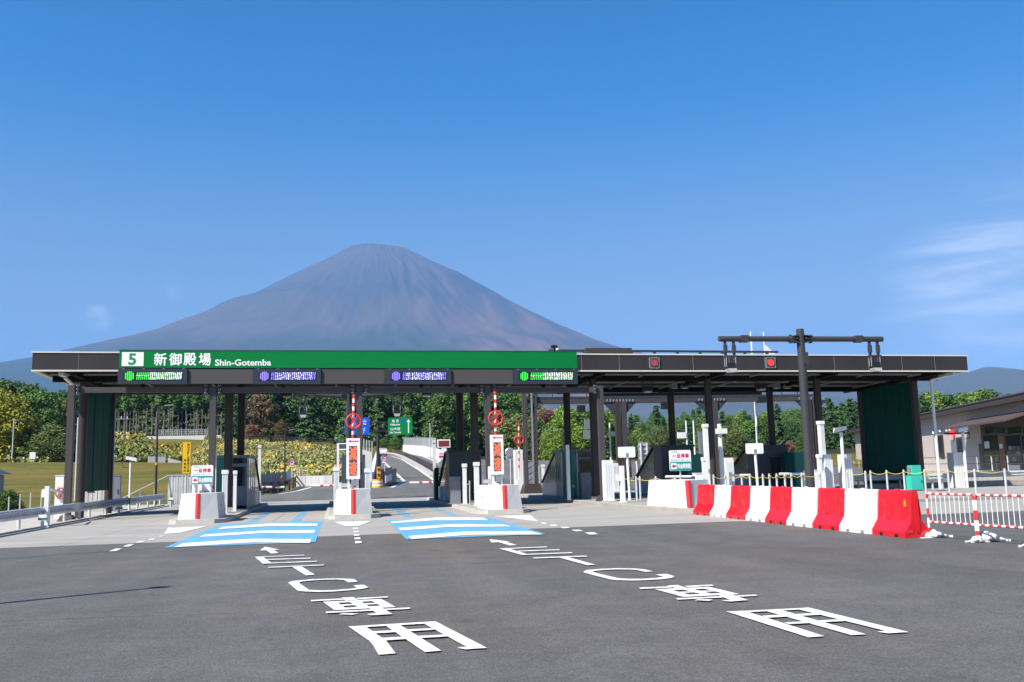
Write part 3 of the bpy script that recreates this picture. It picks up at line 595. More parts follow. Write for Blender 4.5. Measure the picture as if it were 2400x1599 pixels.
ZZ = ZZ - (rid - 40) * side_ * np.clip(R_ / 900, 0.05, 1) * np.clip(ZZ / 900, 0.1, 1)
ZZ = ZZ + (vnoise(az * 1.5, R_ / 150, 51) - 0.5) * 34 * np.exp(-((R_ - 420) / 260) ** 2) - 46 * np.exp(-(R_ / 210) ** 2)
XX = apex[0] + R_ * np.cos(T_); YY = FD + R_ * np.sin(T_)
mb = MB(); mb.add(np.stack([XX.ravel(), YY.ravel(), ZZ.ravel()], 1), [(i * NT + j, i * NT + (j + 1) % NT, (i + 1) * NT + (j + 1) % NT, (i + 1) * NT + j) for i in range(NR - 1) for j in range(NT)], True)
fm = bpy.data.materials.new('volcanic_slopes'); fm.use_nodes = True
t = fm.node_tree; b = t.nodes['Principled BSDF']; b.inputs['Roughness'].default_value = 0.95; b.inputs['Specular IOR Level'].default_value = 0.1
c = t.nodes.new('ShaderNodeTexCoord'); sp = t.nodes.new('ShaderNodeSeparateXYZ'); t.links.new(c.outputs['Object'], sp.inputs[0])
na = t.nodes.new('ShaderNodeTexNoise'); na.inputs['Scale'].default_value = 0.0011; na.inputs['Detail'].default_value = 9; na.inputs['Roughness'].default_value = 0.62
mpn = t.nodes.new('ShaderNodeMapping'); mpn.inputs['Scale'].default_value = (1.0, 0.5, 0.5); t.links.new(c.outputs['Object'], mpn.inputs[0]); t.links.new(mpn.outputs[0], na.inputs['Vector'])
hgt = t.nodes.new('ShaderNodeMath'); hgt.operation = 'MULTIPLY_ADD'; t.links.new(na.outputs['Fac'], hgt.inputs[0]); hgt.inputs[1].default_value = 1500; t.links.new(sp.outputs[2], hgt.inputs[2])
rp = t.nodes.new('ShaderNodeMapRange'); rp.inputs[1].default_value = 1500; rp.inputs[2].default_value = 4300; t.links.new(hgt.outputs[0], rp.inputs[0])
cr2 = t.nodes.new('ShaderNodeValToRGB'); e = cr2.color_ramp.elements; e[0].position = 0.0; e[0].color = (0.032, 0.046, 0.030, 1); e[1].position = 1.0; e[1].color = (0.062, 0.058, 0.058, 1)
for ps, cc in ((0.28, (0.042, 0.046, 0.032, 1)), (0.42, (0.082, 0.064, 0.052, 1)), (0.62, (0.050, 0.048, 0.047, 1)), (0.85, (0.070, 0.060, 0.058, 1))):
    x = e.new(ps); x.color = cc
t.links.new(rp.outputs[0], cr2.inputs[0])
_a = t.nodes.new('ShaderNodeMapRange'); t.links.new(sp.outputs[0], _a.inputs[0]); _a.inputs[1].default_value = float(apex[0]) + 100; _a.inputs[2].default_value = float(apex[0]) + 1600
_n = t.nodes.new('ShaderNodeTexNoise'); _n.inputs['Scale'].default_value = 0.0018; _n.inputs['Detail'].default_value = 8; t.links.new(mpn.outputs[0], _n.inputs['Vector'])
_b = t.nodes.new('ShaderNodeMapRange'); t.links.new(_n.outputs['Fac'], _b.inputs[0]); _b.inputs[1].default_value = 0.42; _b.inputs[2].default_value = 0.60
_c = t.nodes.new('ShaderNodeMath'); _c.operation = 'MULTIPLY'; t.links.new(_a.outputs[0], _c.inputs[0]); t.links.new(_b.outputs[0], _c.inputs[1])
_d = t.nodes.new('ShaderNodeMix'); _d.data_type = 'RGBA'; t.links.new(_c.outputs[0], _d.inputs[0]); t.links.new(cr2.outputs[0], _d.inputs[6]); _d.inputs[7].default_value = (0.165, 0.090, 0.066, 1)   # red scoria
t.links.new(_d.outputs[2], b.inputs['Base Color'])
M['volcano'] = fm
tag(mb.build('mountain', 'volcano', fix=False), kind='structure')
# lower wooded ridge to the right
def ridge(name, sky_, D, depth, m, base=0):
    P = [AY(p, D) for p in sky_]; mb = MB(); n = len(P); xs = np.linspace(P[0][0], P[-1][0], 120); zs = np.interp(xs, [p[0] for p in P], [p[2] for p in P])
    rows = 14; vv = []
    for i in range(rows + 1):
        f = i / rows; s = math.sin(math.pi * f) ** 0.8
        nz = vnoise(xs / (depth * 0.12), np.full_like(xs, i * 0.9), 21) - 0.5
        vv += [(x, D - depth / 2 + depth * f + 0.1 * depth * k_, base + (z - base) * s * (1 + (0.22 * k_ if 0 < i < rows and i != rows // 2 else 0))) for x, z, k_ in zip(xs, zs, nz)]
    m_ = len(xs); mb.add(vv, [(i * m_ + j, i * m_ + j + 1, (i + 1) * m_ + j + 1, (i + 1) * m_ + j) for i in range(rows) for j in range(m_ - 1)], True)
    return tag(mb.build(name, m, fix=False), kind='structure')
M['ridge'] = mat('wooded_ridge', (0.060, 0.060, 0.044), 0.95, var=0.4, vscale=0.004, detail=9, col2=(0.036, 0.042, 0.030))
ridge('hill', [(1200, 1112), (1330, 990), (1500, 935), (1650, 930), (1900, 928), (2050, 905), (2180, 885), (2270, 873), (2300, 872), (2400, 889), (2600, 935), (2900, 1000), (3200, 1110)], 8000, 4200, 'ridge')

# ================================================================== TOLL GATE: canopy, sign, gantries
CY0, CY1, CXL, CXR = 42.0, 51.4, -12.75, 31.38
zb = lambda x: 6.25 + (x - CXL) / (CXR - CXL) * (6.02 - 6.25)      # underside at the front edge
zt = lambda x: zb(x) + 0.85
can = thing('toll_gate_canopy', (9, 46, 0), 'long flat dark brown toll gate canopy spanning all the lanes', 'canopy')
def sbox(mb, x0, x1, y0, y1, a, b, drop=0.0):      # box whose z follows the canopy's slight fall
    d = lambda y: -drop * (y - CY0) / (CY1 - CY0)
    P = [(x0, y0, zb(x0) + a + d(y0)), (x1, y0, zb(x1) + a + d(y0)), (x1, y1, zb(x1) + a + d(y1)), (x0, y1, zb(x0) + a + d(y1)), (x0, y0, zb(x0) + b + d(y0)), (x1, y0, zb(x1) + b + d(y0)), (x1, y1, zb(x1) + b + d(y1)), (x0, y1, zb(x0) + b + d(y1))]
    return mb.add(P, [(0, 3, 2, 1), (4, 5, 6, 7), (0, 1, 5, 4), (1, 2, 6, 5), (2, 3, 7, 6), (3, 0, 4, 7)])
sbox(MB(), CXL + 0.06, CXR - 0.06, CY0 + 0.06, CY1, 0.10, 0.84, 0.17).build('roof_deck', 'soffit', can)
NP = 24; pw = (CXR - CXL) / NP
for i in range(NP):
    sbox(MB(), CXL + i * pw + 0.012, CXL + (i + 1) * pw - 0.012, CY0, CY0 + 0.05, 0.065, 0.79).build('fascia_panel', 'fascia', can)
sbox(MB(), CXL + 0.01, CXR - 0.01, CY0 + 0.012, CY0 + 0.058, 0.07, 0.785).build('panel_joint_strip', 'trim', can)
for nm, y0, n in (('fascia_panel', 0, 5),):
    for sx in (0, 1):
        x = CXL if sx == 0 else CXR
        for j in range(5):
            ya = CY0 + 0.06 + j * (CY1 - CY0 - 0.06) / 5; yb = CY0 + 0.06 + (j + 1) * (CY1 - CY0 - 0.06) / 5
            sbox(MB(), x - (0 if sx == 0 else 0.05), x + (0.05 if sx == 0 else 0), ya + 0.01, yb - 0.01, 0.075, 0.79, 0.17).build('fascia_panel', 'fascia', can)
sbox(MB(), CXL - 0.03, CXR + 0.03, CY0 - 0.03, CY0 + 0.14, 0.79, 0.85).build('top_trim', 'trim', can)
sbox(MB(), CXL - 0.02, CXR + 0.02, CY0 - 0.02, CY0 + 0.12, 0.0, 0.065).build('bottom_trim', 'trim', can)
for x0, x1 in ((CXL - 0.02, CXL + 0.20), (CXR - 0.20, CXR + 0.02)):
    sbox(MB(), x0, x1, CY0 + 0.125, CY1, 0.0, 0.07, 0.17).build('end_trim', 'trim', can)
sbox(MB(), CXL, CXR, CY1, CY1 + 0.12, -0.02, 0.5, 0.17).build('back_gutter', 'brown', can)
for j, y in enumerate((43.6, 45.2, 47.0, 48.9, 50.4)):
    sbox(MB(), CXL + 0.25, CXR - 0.25, y, y + 0.07, 0.02, 0.095, 0.17).build('purlin', 'purlin', can)
for y in (44.2, 49.6):
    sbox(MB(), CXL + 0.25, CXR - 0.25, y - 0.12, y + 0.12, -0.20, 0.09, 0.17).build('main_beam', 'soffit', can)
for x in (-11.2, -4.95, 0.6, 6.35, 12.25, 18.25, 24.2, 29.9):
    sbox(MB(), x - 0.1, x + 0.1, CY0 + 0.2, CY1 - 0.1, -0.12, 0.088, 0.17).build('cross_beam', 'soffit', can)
for x in np.arange(-9.0, 29.5, 2.95):
    MB().beam((x, 43.0, zb(x) - 0.02), (x + 0.0, 50.8, zb(x) - 0.17), 0.06, 0.06).build('lamp_rail', 'purlin', can)
cols = []
for x, sc_ in ((-4.95, 1), (6.35, 1), (12.25, 1), (18.25, 1), (24.2, 1)):
    for y in (44.2, 49.6):
        c_ = MB().cyl((x, y, IH), (x, y, zb(x) + 0.05), 0.19, 0.19, 20).build('column', 'brown', can)
        MB().box(x - 0.33, x + 0.33, y - 0.33, y + 0.33, IH - 0.02, IH + 0.14).build('column_foot', 'kerb', can)
XS = {'left': -11.3, 'right': 30.0}
for nm, x in XS.items():
    for y in (44.6, 49.8):
        MB().cyl((x, y, 0.0), (x, y, zb(x) + 0.05), 0.19, 0.19, 20).build('column', 'brown', can)
# downpipes
for P in ([(-11.75, 43.2, 6.1), (-11.45, 43.6, 5.75), (-11.45, 43.6, 0.05)], [(30.9, 43.0, 5.95), (30.35, 43.6, 5.75), (30.35, 43.6, 0.05)]):
    MB().tube(P, 0.075, 10).build('downpipe', 'white', can)
    MB().box(P[0][0] - 0.1, P[0][0] + 0.1, P[0][1] - 0.6, P[0][1] + 0.1, zb(P[0][0]) - 0.12, zb(P[0][0]) + 0.02).build('gutter_outlet', 'white', can)
# parapet rail standing on the roof behind the fascia
x0r, x1r = AY(q(14, 0, 215), 45.5)[0] - 1.2, AY(q(18, 845, 690), 45.5)[0]
zr0 = AY(q(14, 600, 215), 45.5)[2]
rail = MB(); rail.beam((x0r, 45.5, zr0), (x1r, 45.5, zr0 - 0.09), 0.12, 0.10); rail.beam((x0r, 45.5, zr0 - 0.22), (x1r, 45.5, zr0 - 0.30), 0.08, 0.06)
rail.build('roof_rail', 'dark', can)
for i in range(10):
    x = x0r + (i + 0.5) * (x1r - x0r) / 10; MB().box(x - 0.06, x + 0.06, 45.44, 45.56, zt(x) - 0.2, zr0 - 0.06 - 0.009 * i).build('rail_post', 'dark', can)
p = AY(q(14, 435, 222), 45.2); MB().box(p[0] - 1.2, p[0] + 1.2, 45.0, 45.4, p[2] - 0.2, p[2] + 0.13).build('roof_hatch', 'steel', can)

# ---- camera on the roof edge
p = AY(q(13, 1903, 195), 42.6); cmr = thing('roof_camera', (p[0], 42.6, zt(p[0])), 'small black camera on a stalk above the green sign', 'camera')
MB().cyl((p[0], 42.6, zt(p[0]) - 0.02), (p[0], 42.6, zt(p[0]) + 0.33), 0.045, 0.045, 8).build('stalk', 'black', cmr)
MB().box(p[0] - 0.17, p[0] + 0.10, 42.45, 42.7, zt(p[0]) + 0.33, zt(p[0]) + 0.46).build('housing', 'black', cmr)
MB().box(p[0] + 0.02, p[0] + 0.13, 42.42, 42.6, zt(p[0]) + 0.22, zt(p[0]) + 0.31).build('lamp', 'white', cmr)

# ---- white flag and antenna standing beyond the roof
fl = AY(q(14, 2312, 215), 70.0); fo = thing('flagpole', (fl[0], 70, 0), 'thin white pole carrying a small white pennant above the roof', 'flagpole')
ft = AY(q(18, 762, 635), 70.0)[2]
MB().cyl((fl[0], 70, 0), (fl[0], 70, ft), 0.05, 0.04, 8).build('pole', 'white', fo)
MB().prof([(fl[0] + 0.05, ft - 0.15), (fl[0] + 0.05, ft - 1.25), (fl[0] + 1.3, ft - 1.35)], 69.98, 70.02).build('pennant', 'flag', fo)
an = AY(q(14, 2163, 200), 60.0); MBa = thing('antenna', (an[0], 60, 0), 'thin white antenna mast showing above the roof rail', 'antenna')
MB().cyl((an[0], 60, 0), (an[0], 60, an[2] + 0.25), 0.04, 0.04, 8).build('mast', 'white', MBa); MB().cyl((an[0], 60, an[2] + 0.25), (an[0], 60, an[2] + 0.75), 0.07, 0.07, 8).build('tip', 'white', MBa)

# ---- the long green sign
SY = 41.2
sx0, sx1 = AY((280, 840), SY)[0], AY((1352, 840), SY)[0]
szt = lambda x: 7.03 + (x - sx0) / (sx1 - sx0) * (6.96 - 7.03)
szm = lambda x: 6.28 + (x - sx0) / (sx1 - sx0) * (6.17 - 6.28)
szb = lambda x: 5.63 + (x - sx0) / (sx1 - sx0) * (5.49 - 5.63)
sg = thing('toll_gate_sign', (0.8, SY, 5.5), 'long green toll gate sign reading 5 新御殿場 Shin-Gotemba', 'sign')
def slab(mb, x0, x1, y0, y1, fa, fb, da=0.0, db=0.0):
    P = [(x, y, f(x) + d) for f, d in ((fa, da), (fb, db)) for x, y in ((x0, y0), (x1, y0), (x1, y1), (x0, y1))]
    return mb.add(P, [(0, 3, 2, 1), (4, 5, 6, 7), (0, 1, 5, 4), (1, 2, 6, 5), (2, 3, 7, 6), (3, 0, 4, 7)])
slab(MB(), sx0, sx1, SY, SY + 0.18, szm, szt, 0.02, 0).build('green_board', 'green', sg)
slab(MB(), sx0 - 0.03, sx1 + 0.03, SY - 0.01, SY + 0.19, szt, szt, 0.0, 0.035).build('board_edge', 'dark', sg)
a0, a1 = AY(q(11, 1330, 200), SY)[0], AY(q(11, 1630, 200), SY)[0]
zc_ = lambda x: (szm(x) + szt(x)) / 2
slab(MB(), a0, a1, SY - 0.012, SY - 0.002, szm, szt, 0.09, -0.07).build('number_plate', 'white_flat', sg)
mb = MB(); n0, n1 = AY(q(11, 1420, 200), SY)[0], AY(q(11, 1530, 200), SY)[0]
put_text(mb, '5', n0, n1, zc_(n0) - 0.245, zc_(n0) + 0.255, SY - 0.016, 0.03); mb.build('number', 'letter_green', sg, fix=False)
ch = ((1775, 1940), (1983, 2150), (2180, 2345))
for s_, k, (xa, xb) in (('新', 11, (1775, 1945)), ('御', 11, (1983, 2150)), ('殿', 11, (2182, 2352)), ('場', 12, (135, 275))):
    X0, X1 = AY(q(k, xa, 240), SY)[0], AY(q(k, xb, 240), SY)[0]
    mb = MB(); put_text(mb, s_, X0, X1, zc_(X0) - 0.255, zc_(X0) + 0.265, SY - 0.006, 0.022); mb.build('lettering', 'letter', sg, fix=False)
X0, X1 = AY(q(12, 328, 260), SY)[0], AY(q(12, 1000, 260), SY)[0]
mb = MB(); put_text(mb, 'Shin-Gotemba', X0, X1, zc_(X0) - 0.27, zc_(X0) + 0.005, SY - 0.006, 0.02); mb.build('lettering', 'letter', sg, fix=False)
edges = [277, 439, 593, 752, 902, 1057, 1203, 1353]
def eX(p): return AY((p, 885), SY)[0]
for i in (1, 3, 5):
    slab(MB(), eX(edges[i]) + 0.01, eX(edges[i + 1]) - 0.01, SY + 0.03, SY + 0.16, szb, szm, 0.0, -0.02).build('infill_panel', 'infill', sg)
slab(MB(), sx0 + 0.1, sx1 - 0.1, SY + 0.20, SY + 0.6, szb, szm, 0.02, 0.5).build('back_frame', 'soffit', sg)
for i, (colr, wh) in enumerate((('led_green', 'green'), ('led_blue', 'violet'), ('led_blue', 'violet'), ('led_green', 'green'))):
    xa, xb = eX(edges[2 * i]), eX(edges[2 * i + 1])
    lab = ['green and white lit lane board under the number 5 plate', 'violet lit lane board under the Shin-Gotemba lettering end', 'violet lit lane board under the blank middle of the green sign', 'green and white lit lane board at the roof camera end of the sign'][i]
    t_ = thing('led_lane_board', ((xa + xb) / 2, SY - 0.06, szb(xa)), lab, 'LED sign', 'lit boards under the green sign')
    slab(MB(), xa, xb, SY - 0.06, SY + 0.16, szb, szm, -0.01, -0.02).build('casing', 'led_case', t_)
    W_ = xb - xa
    zlo, zhi = szb(xa) + 0.155, szm(xa) - 0.19
    scx0, scx1 = xa + W_ * 0.085, xa + W_ * 0.93
    MB().box(scx0, scx1, SY - 0.068, SY - 0.0605, zlo - 0.03, zhi + 0.03).build('screen', 'led_screen', t_)
    led = MB(); r_ = random.Random(40 + i)
    cxm = xa + W_ * 0.165; hh = (zhi - zlo) / 2; zm_ = (zlo + zhi) / 2
    for j in range(5):                                   # round symbol drawn by the scanning columns
        dx_ = (j - 2) * 0.075; h_ = math.sqrt(max(0.01, 0.20 ** 2 - dx_ ** 2)); led.mi(0)
        for s_ in range(7):
            z0 = zm_ - h_ + s_ * 2 * h_ / 7; led.add([(cxm + dx_ - 0.025, SY - 0.072, z0 + 0.01), (cxm + dx_ + 0.022, SY - 0.072, z0 + 0.01), (cxm + dx_ + 0.028, SY - 0.072, z0 + 2 * h_ / 7), (cxm + dx_ - 0.019, SY - 0.072, z0 + 2 * h_ / 7)], [(0, 1, 2, 3)])
    n_c = 24; xs0, xs1 = xa + W_ * 0.27, xa + W_ * 0.905
    for j in range(n_c):
        f_ = j / (n_c - 1); xcc = xs0 + f_ * (xs1 - xs0)
        for s_ in range(12):
            z0 = zlo + s_ * (zhi - zlo) / 12; half = s_ >= 6
            if wh == 'green': kx = 0 if (f_ < 0.28 or (r_.random() < 0.22)) else (2 if r_.random() < 0.10 else 1)
            else: kx = 1 if (0.06 < f_ < 0.92 and r_.random() < 0.42) else 0
            if wh == 'green' and f_ < 0.28 and s_ == 6: kx = 1
            if s_ in (5,) and r_.random() < 0.5: continue
            led.mi(kx); ln = (s_ % 6) * 0.004 + (0.012 if half else 0)
            led.add([(xcc - 0.020 + ln, SY - 0.072, z0 + 0.006), (xcc + 0.018 + ln, SY - 0.072, z0 + 0.006), (xcc + 0.022 + ln, SY - 0.072, z0 + (zhi - zlo) / 12), (xcc - 0.016 + ln, SY - 0.072, z0 + (zhi - zlo) / 12)], [(0, 1, 2, 3)])
    lo = led.build('lit_display', [colr, 'led_white', 'led_yellow'], t_, fix=False); lo['kind'] = 'stuff'
    for j in range(4):
        x = xa + W_ * (0.06 + 0.29 * j); MB().box(x, x + 0.09, SY - 0.075, SY - 0.055, szm(x) - 0.045, szm(x) - 0.022).build('clip', 'alu', t_)

# ---- front gantry carrying the sign
GY_ = 41.62
gxs = [-11.02, -5.33, 0.87, 6.60, 11.88]
gt = lambda x: 5.48 - (x + 5.33) * 0.0080
ga = thing('sign_gantry', (0.5, GY_, 0), 'grey brown square tube gantry under the green sign', 'gantry')
for i in range(4):
    xa, xb = gxs[i] + 0.28, gxs[i + 1] - 0.28
    P = MB(); P.beam((xa, GY_, gt(xa) - 0.115), (xb, GY_, gt(xb) - 0.115), 0.22, 0.23); P.build('beam', 'steel', ga)
for i, x in enumerate(gxs):
    base = 0.0 if i == 0 else IH
    MB().box(x - 0.13, x + 0.13, GY_ - 0.13, GY_ + 0.13, base + 0.25, gt(x) + 0.02 + (0.06 if i in (0, 4) else 0)).build('post', 'steel', ga)
    MB().prism([(x - 0.32, GY_ - 0.32), (x + 0.32, GY_ - 0.32), (x + 0.32, GY_ + 0.32), (x - 0.32, GY_ + 0.32)], base - 0.01, base + 0.25, [(x - 0.2, GY_ - 0.2), (x + 0.2, GY_ - 0.2), (x + 0.2, GY_ + 0.2), (x - 0.2, GY_ + 0.2)]).build('post_foot', 'brown', ga)
    for s in (-1, 1):
        if (i == 0 and s < 0) or (i == 4 and s > 0): continue
        j_ = MB(); xc = x + s * 0.28
        j_.box(xc - 0.025, xc + 0.025, GY_ - 0.26, GY_ + 0.26, gt(x) - 0.30, gt(x) + 0.10)
        j_.box(min(x + s * 0.13, xc), max(x + s * 0.13, xc), GY_ - 0.05, GY_ + 0.05, gt(x) - 0.24, gt(x) + 0.06)
        j_.prof([(xc + s * 0.025, gt(x) + 0.07), (xc + s * 0.3, gt(x) - 0.0), (xc + s * 0.025, gt(x) - 0.0)], GY_ - 0.02, GY_ + 0.02)
        j_.prof([(xc + s * 0.025, gt(x) - 0.28), (xc + s * 0.3, gt(x) - 0.23), (xc + s * 0.025, gt(x) - 0.232)], GY_ - 0.02, GY_ + 0.02)
        jo = j_.build('joint_plate', 'dark', ga)
        for zz in (0.06, -0.09, -0.25):
            MB().cyl((xc - 0.06, GY_ - 0.2, gt(x) + zz), (xc + 0.06, GY_ - 0.2, gt(x) + zz), 0.028, 0.028, 8).build('bolt', 'alu', jo)
for x in (-8.2, -2.4, 3.6, 9.2):          # hangers tying the sign to the gantry
    MB().box(x - 0.06, x + 0.06, SY + 0.25, GY_ + 0.08, gt(x) - 0.01, szb(x) + 0.2).build('sign_bracket', 'soffit', ga)

# ---- round red signals on the fascia
for (k, x, y), m_, lab in (((14, 988, 365), 'signal_off', 'dull red signal lamp on the fascia next to the green sign'), ((18, 799, 761), 'signal_red', 'bright red signal lamp on the fascia beside the tall camera pole')):
    p = AY(q(k, x, y), CY0); sgl = thing('signal_lamp', (p[0], CY0, p[2]), lab, 'signal')
    MB().box(p[0] - 0.23, p[0] + 0.23, CY0 - 0.05, CY0 - 0.001, p[2] - 0.24, p[2] + 0.24).build('backboard', 'signal_face', sgl)
    MB().ring((p[0], CY0 - 0.06, p[2]), 0.185, 0.025, n=20, m=6).build('rim', 'dark', sgl)
    MB().cyl((p[0], CY0 - 0.055, p[2]), (p[0], CY0 - 0.075, p[2]), 0.175, 0.14, 20).build('lens', m_, sgl)
    fr = MB()
    for s in (-1, 1): fr.box(p[0] + s * 0.24 - 0.012, p[0] + s * 0.24 + 0.012, CY0 - 0.06, CY0 - 0.002, p[2] - 0.25, p[2] + 0.25); fr.box(p[0] - 0.228, p[0] + 0.228, CY0 - 0.06, CY0 - 0.002, p[2] + s * 0.25 - 0.012, p[2] + s * 0.25 + 0.012)
    fr.build('frame', 'alu', sgl)

# ---- floodlights under the canopy
fl_ = [(11, 1005, 535, 45.0, 'floodlight under the canopy beside the dark green end screen and downpipe'), (14, 150, 555, 44.5, 'floodlight under the canopy close to the round column at the gantry end'), (14, 1222, 645, 47.5, 'floodlight under the canopy left of the column head behind the white panel'),
       (14, 1355, 645, 47.5, 'floodlight under the canopy right of the column head behind the white panel'), (14, 1482, 555, 44.6, 'floodlight at the end of a lamp rail under the red signals'), (7, 195, 478, 47.5, 'floodlight left of the column head behind the tall camera pole'), (7, 275, 478, 47.5, 'floodlight right of the column head behind the tall camera pole'), (7, 965, 478, 48.5, 'floodlight at the inner top corner of the tall green screen'), (7, 1225, 420, 45.0, 'floodlight at the outer top corner of the tall green screen')]
for k, x, y, Y, lab in fl_:
    p = AY(q(k, x, y), Y); t_ = thing('floodlight', (p[0], Y, p[2]), lab, 'floodlight')
    h = MB(); h.prof([(p[0] - 0.17, p[2] - 0.09), (p[0] + 0.17, p[2] - 0.09), (p[0] + 0.19, p[2] + 0.04), (p[0] + 0.11, p[2] + 0.13), (p[0] - 0.11, p[2] + 0.13), (p[0] - 0.19, p[2] + 0.04)], Y - 0.13, Y + 0.13); h.build('housing', 'grey_panel', t_)
    MB().box(p[0] - 0.15, p[0] + 0.15, Y - 0.15, Y + 0.10, p[2] - 0.12, p[2] - 0.092).build('lens', 'lens', t_)
    MB().box(p[0] - 0.03, p[0] + 0.03, Y - 0.03, Y + 0.03, p[2] + 0.13, zb(p[0]) + 0.05).build('bracket', 'dark', t_)

# ---- lane scanners hanging between the columns under the canopy
for k, x, y, Y, lab in ((14, 908, 690, 46.5, 'black lane scanner hanging on rods under the dull red signal'), (14, 2268, 665, 46.5, 'black lane scanner hanging on rods under the bright red signal'), (13, 540, 650, 47, 'black lane scanner hanging below the gantry beam over the lane with the far road'), (46, 685, 160, 47, 'black lane scanner with pale lens hanging below the beam by the autumn tree')):
    p = AY(q(k, x, y), Y); t_ = thing('lane_scanner', (p[0], Y, p[2]), lab, 'scanner', 'lane scanners under the canopy')
    MB().box(p[0] - 0.22, p[0] + 0.22, Y - 0.2, Y + 0.2, p[2] - 0.06, p[2] + 0.16).build('housing', 'black', t_)
    MB().box(p[0] - 0.18, p[0] + 0.18, Y - 0.22, Y + 0.18, p[2] - 0.14, p[2] - 0.062).build('lens', 'lens', t_)
    for s in (-1, 1):
        for yy in (-0.12, 0.12): MB().cyl((p[0] + s * 0.26, Y + yy, p[2] + 0.05), (p[0] + s * 0.26, Y + yy, zb(p[0]) - 0.05), 0.018, 0.018, 6).build('rod', 'dark', t_)
    MB().box(p[0] - 0.28, p[0] + 0.28, Y - 0.14, Y + 0.14, p[2] + 0.16, p[2] + 0.19).build('cradle', 'dark', t_)

# ---- tall T-poles with hanging cameras
def t_pole(X, Y, zbase, ztop, zarm, xl, xr, lab, rise=0.0, r=0.2):
    t_ = thing('camera_pole', (X, Y, zbase), lab, 'pole', 'tall poles with two arms')
    MB().cyl((X, Y, zbase), (X, Y, ztop), r, r * 0.86, 20).build('mast', 'pole', t_)
    MB().box(X - 0.03, X + 0.21, Y - 0.22, Y - 0.05, zarm - 1.15, zarm - 0.62).build('junction_box', 'pole', t_)
    for s, xe in ((-1, xl), (1, xr)):
        a_ = MB().cyl((X + s * 0.2, Y, zarm), (xe, Y, zarm + rise), 0.125, 0.125, 14).build('arm', 'pole', t_)
        c_ = MB()
        for zz in (0.16, 0.0, -0.16): c_.prof([(X + s * 0.17, zarm + zz + 0.02), (X + s * 0.5, zarm + zz * 0.6 + 0.02), (X + s * 0.5, zarm + zz * 0.6 - 0.02), (X + s * 0.17, zarm + zz - 0.02)], Y - 0.2, Y + 0.2)
        c_.cyl((X + s * 0.44, Y, zarm), (X + s * 0.52, Y, zarm), 0.2, 0.2, 14); c_.build('flange', 'dark', t_)
        MB().cb((X + s * abs(xe - X) * 0.70, Y, zarm + rise * 0.7), (0.35, 0.32, 0.30)).build('sleeve', 'pole', t_)
        xc = xe - s * 0.47; zz = zarm + rise
        hg = MB()
        for dx in (-0.2, 0.2): hg.box(xc + dx - 0.05, xc + dx + 0.05, Y - 0.05, Y + 0.05, zz - 0.75, zz - 0.1); hg.box(xc + dx - 0.07, xc + dx + 0.07, Y - 0.09, Y + 0.06, zz - 0.62, zz - 0.28)
        hg.box(xc - 0.3, xc + 0.3, Y - 0.12, Y + 0.12, zz - 0.80, zz - 0.74)
        hg = hg.build('hanger', 'pole', t_)
        for dx in (-0.22, 0.22):
            for dy in (-0.09, 0.09): MB().cyl((xc + dx, Y + dy, zz - 1.25), (xc + dx, Y + dy, zz - 0.76), 0.02, 0.02, 6).build('rod', 'alu', hg)
        hd = MB(); hd.box(xc - 0.17, xc + 0.17, Y - 0.18, Y + 0.16, zz - 1.33, zz - 1.08); hd.build('camera_head', 'black', t_)
        MB().prof([(xc - 0.2, zz - 1.34), (xc + 0.2, zz - 1.34), (xc + 0.17, zz - 1.5), (xc - 0.13, zz - 1.5)], Y - 0.24, Y + 0.14).build('camera_lens', 'lens', t_)
    return t_
t_pole(20.45, 38.5, IH, 7.63, 7.18, 16.55, 24.5, 'tall charcoal T-shaped camera pole rising in front of the canopy behind the barriers')
p0 = AY(q(3, 885, 300), 60.0); pl = AY(q(46, 800, 130), 60.0); pr = AY(q(3, 1370, 275), 60.0)
t_pole(p0[0], 60.0, 0.0, p0[2] + 0.3, p0[2], pl[0], pr[0], 'charcoal T-shaped camera pole standing beyond the gate behind the slow down board', rise=(pl[2] + pr[2]) / 2 - p0[2])

# ---- dark lattice gantry beyond the gate
LY = 58.7
lz0, lz1 = AY(q(5, 700, 370), LY)[2], AY(q(5, 700, 285), LY)[2]
lx0, lx1 = AY(q(5, 190, 800), LY)[0], AY(q(7, 470, 560), LY)[0]
lg = thing('lattice_gantry', ((lx0 + lx1) / 2, LY, 0), 'dark lattice gantry loaded with antennas beyond the canopy', 'gantry')
for z, h in ((lz0 + 0.12, 0.24), (lz0 + 0.72, 0.10), (lz1 - 0.2, 0.13)):
    for dy in (0, 0.9): MB().box(lx0 - 0.3, lx1 + 0.3, LY + dy - 0.1, LY + dy + 0.1, z - h / 2, z + h / 2).build('chord', 'steel' if h > 0.2 else 'dark', lg)
cat_ = AY(q(14, 500, 735), LY)
MB().box(AY(q(14, 420, 735), LY)[0], AY(q(14, 2354, 735), LY)[0], LY + 0.95, LY + 1.1, AY(q(14, 500, 755), LY)[2], AY(q(14, 500, 715), LY)[2]).build('walkway_board', 'steel', lg)
nb = 26
for i in range(nb):
    xa = lx0 + i * (lx1 - lx0) / nb; xb = lx0 + (i + 1) * (lx1 - lx0) / nb
    MB().beam((xa, LY, lz0 + 0.2 if i % 2 else lz1 - 0.2), (xb, LY, lz1 - 0.2 if i % 2 else lz0 + 0.2), 0.05, 0.05).build('lattice_brace', 'dark', lg)
for i in range(17):
    x = lx0 + 0.6 + i * (lx1 - lx0 - 1.2) / 16; MB().box(x - 0.02, x + 0.02, LY + 0.9, LY + 0.94, lz1 - 0.15, lz1 + 0.75).build('handrail_post', 'dark', lg)
    MB().box(x + 0.3, x + 0.36, LY - 0.16, LY - 0.1, lz0 + 0.64, lz0 + 0.78).build('lamp', 'white_flat', lg)
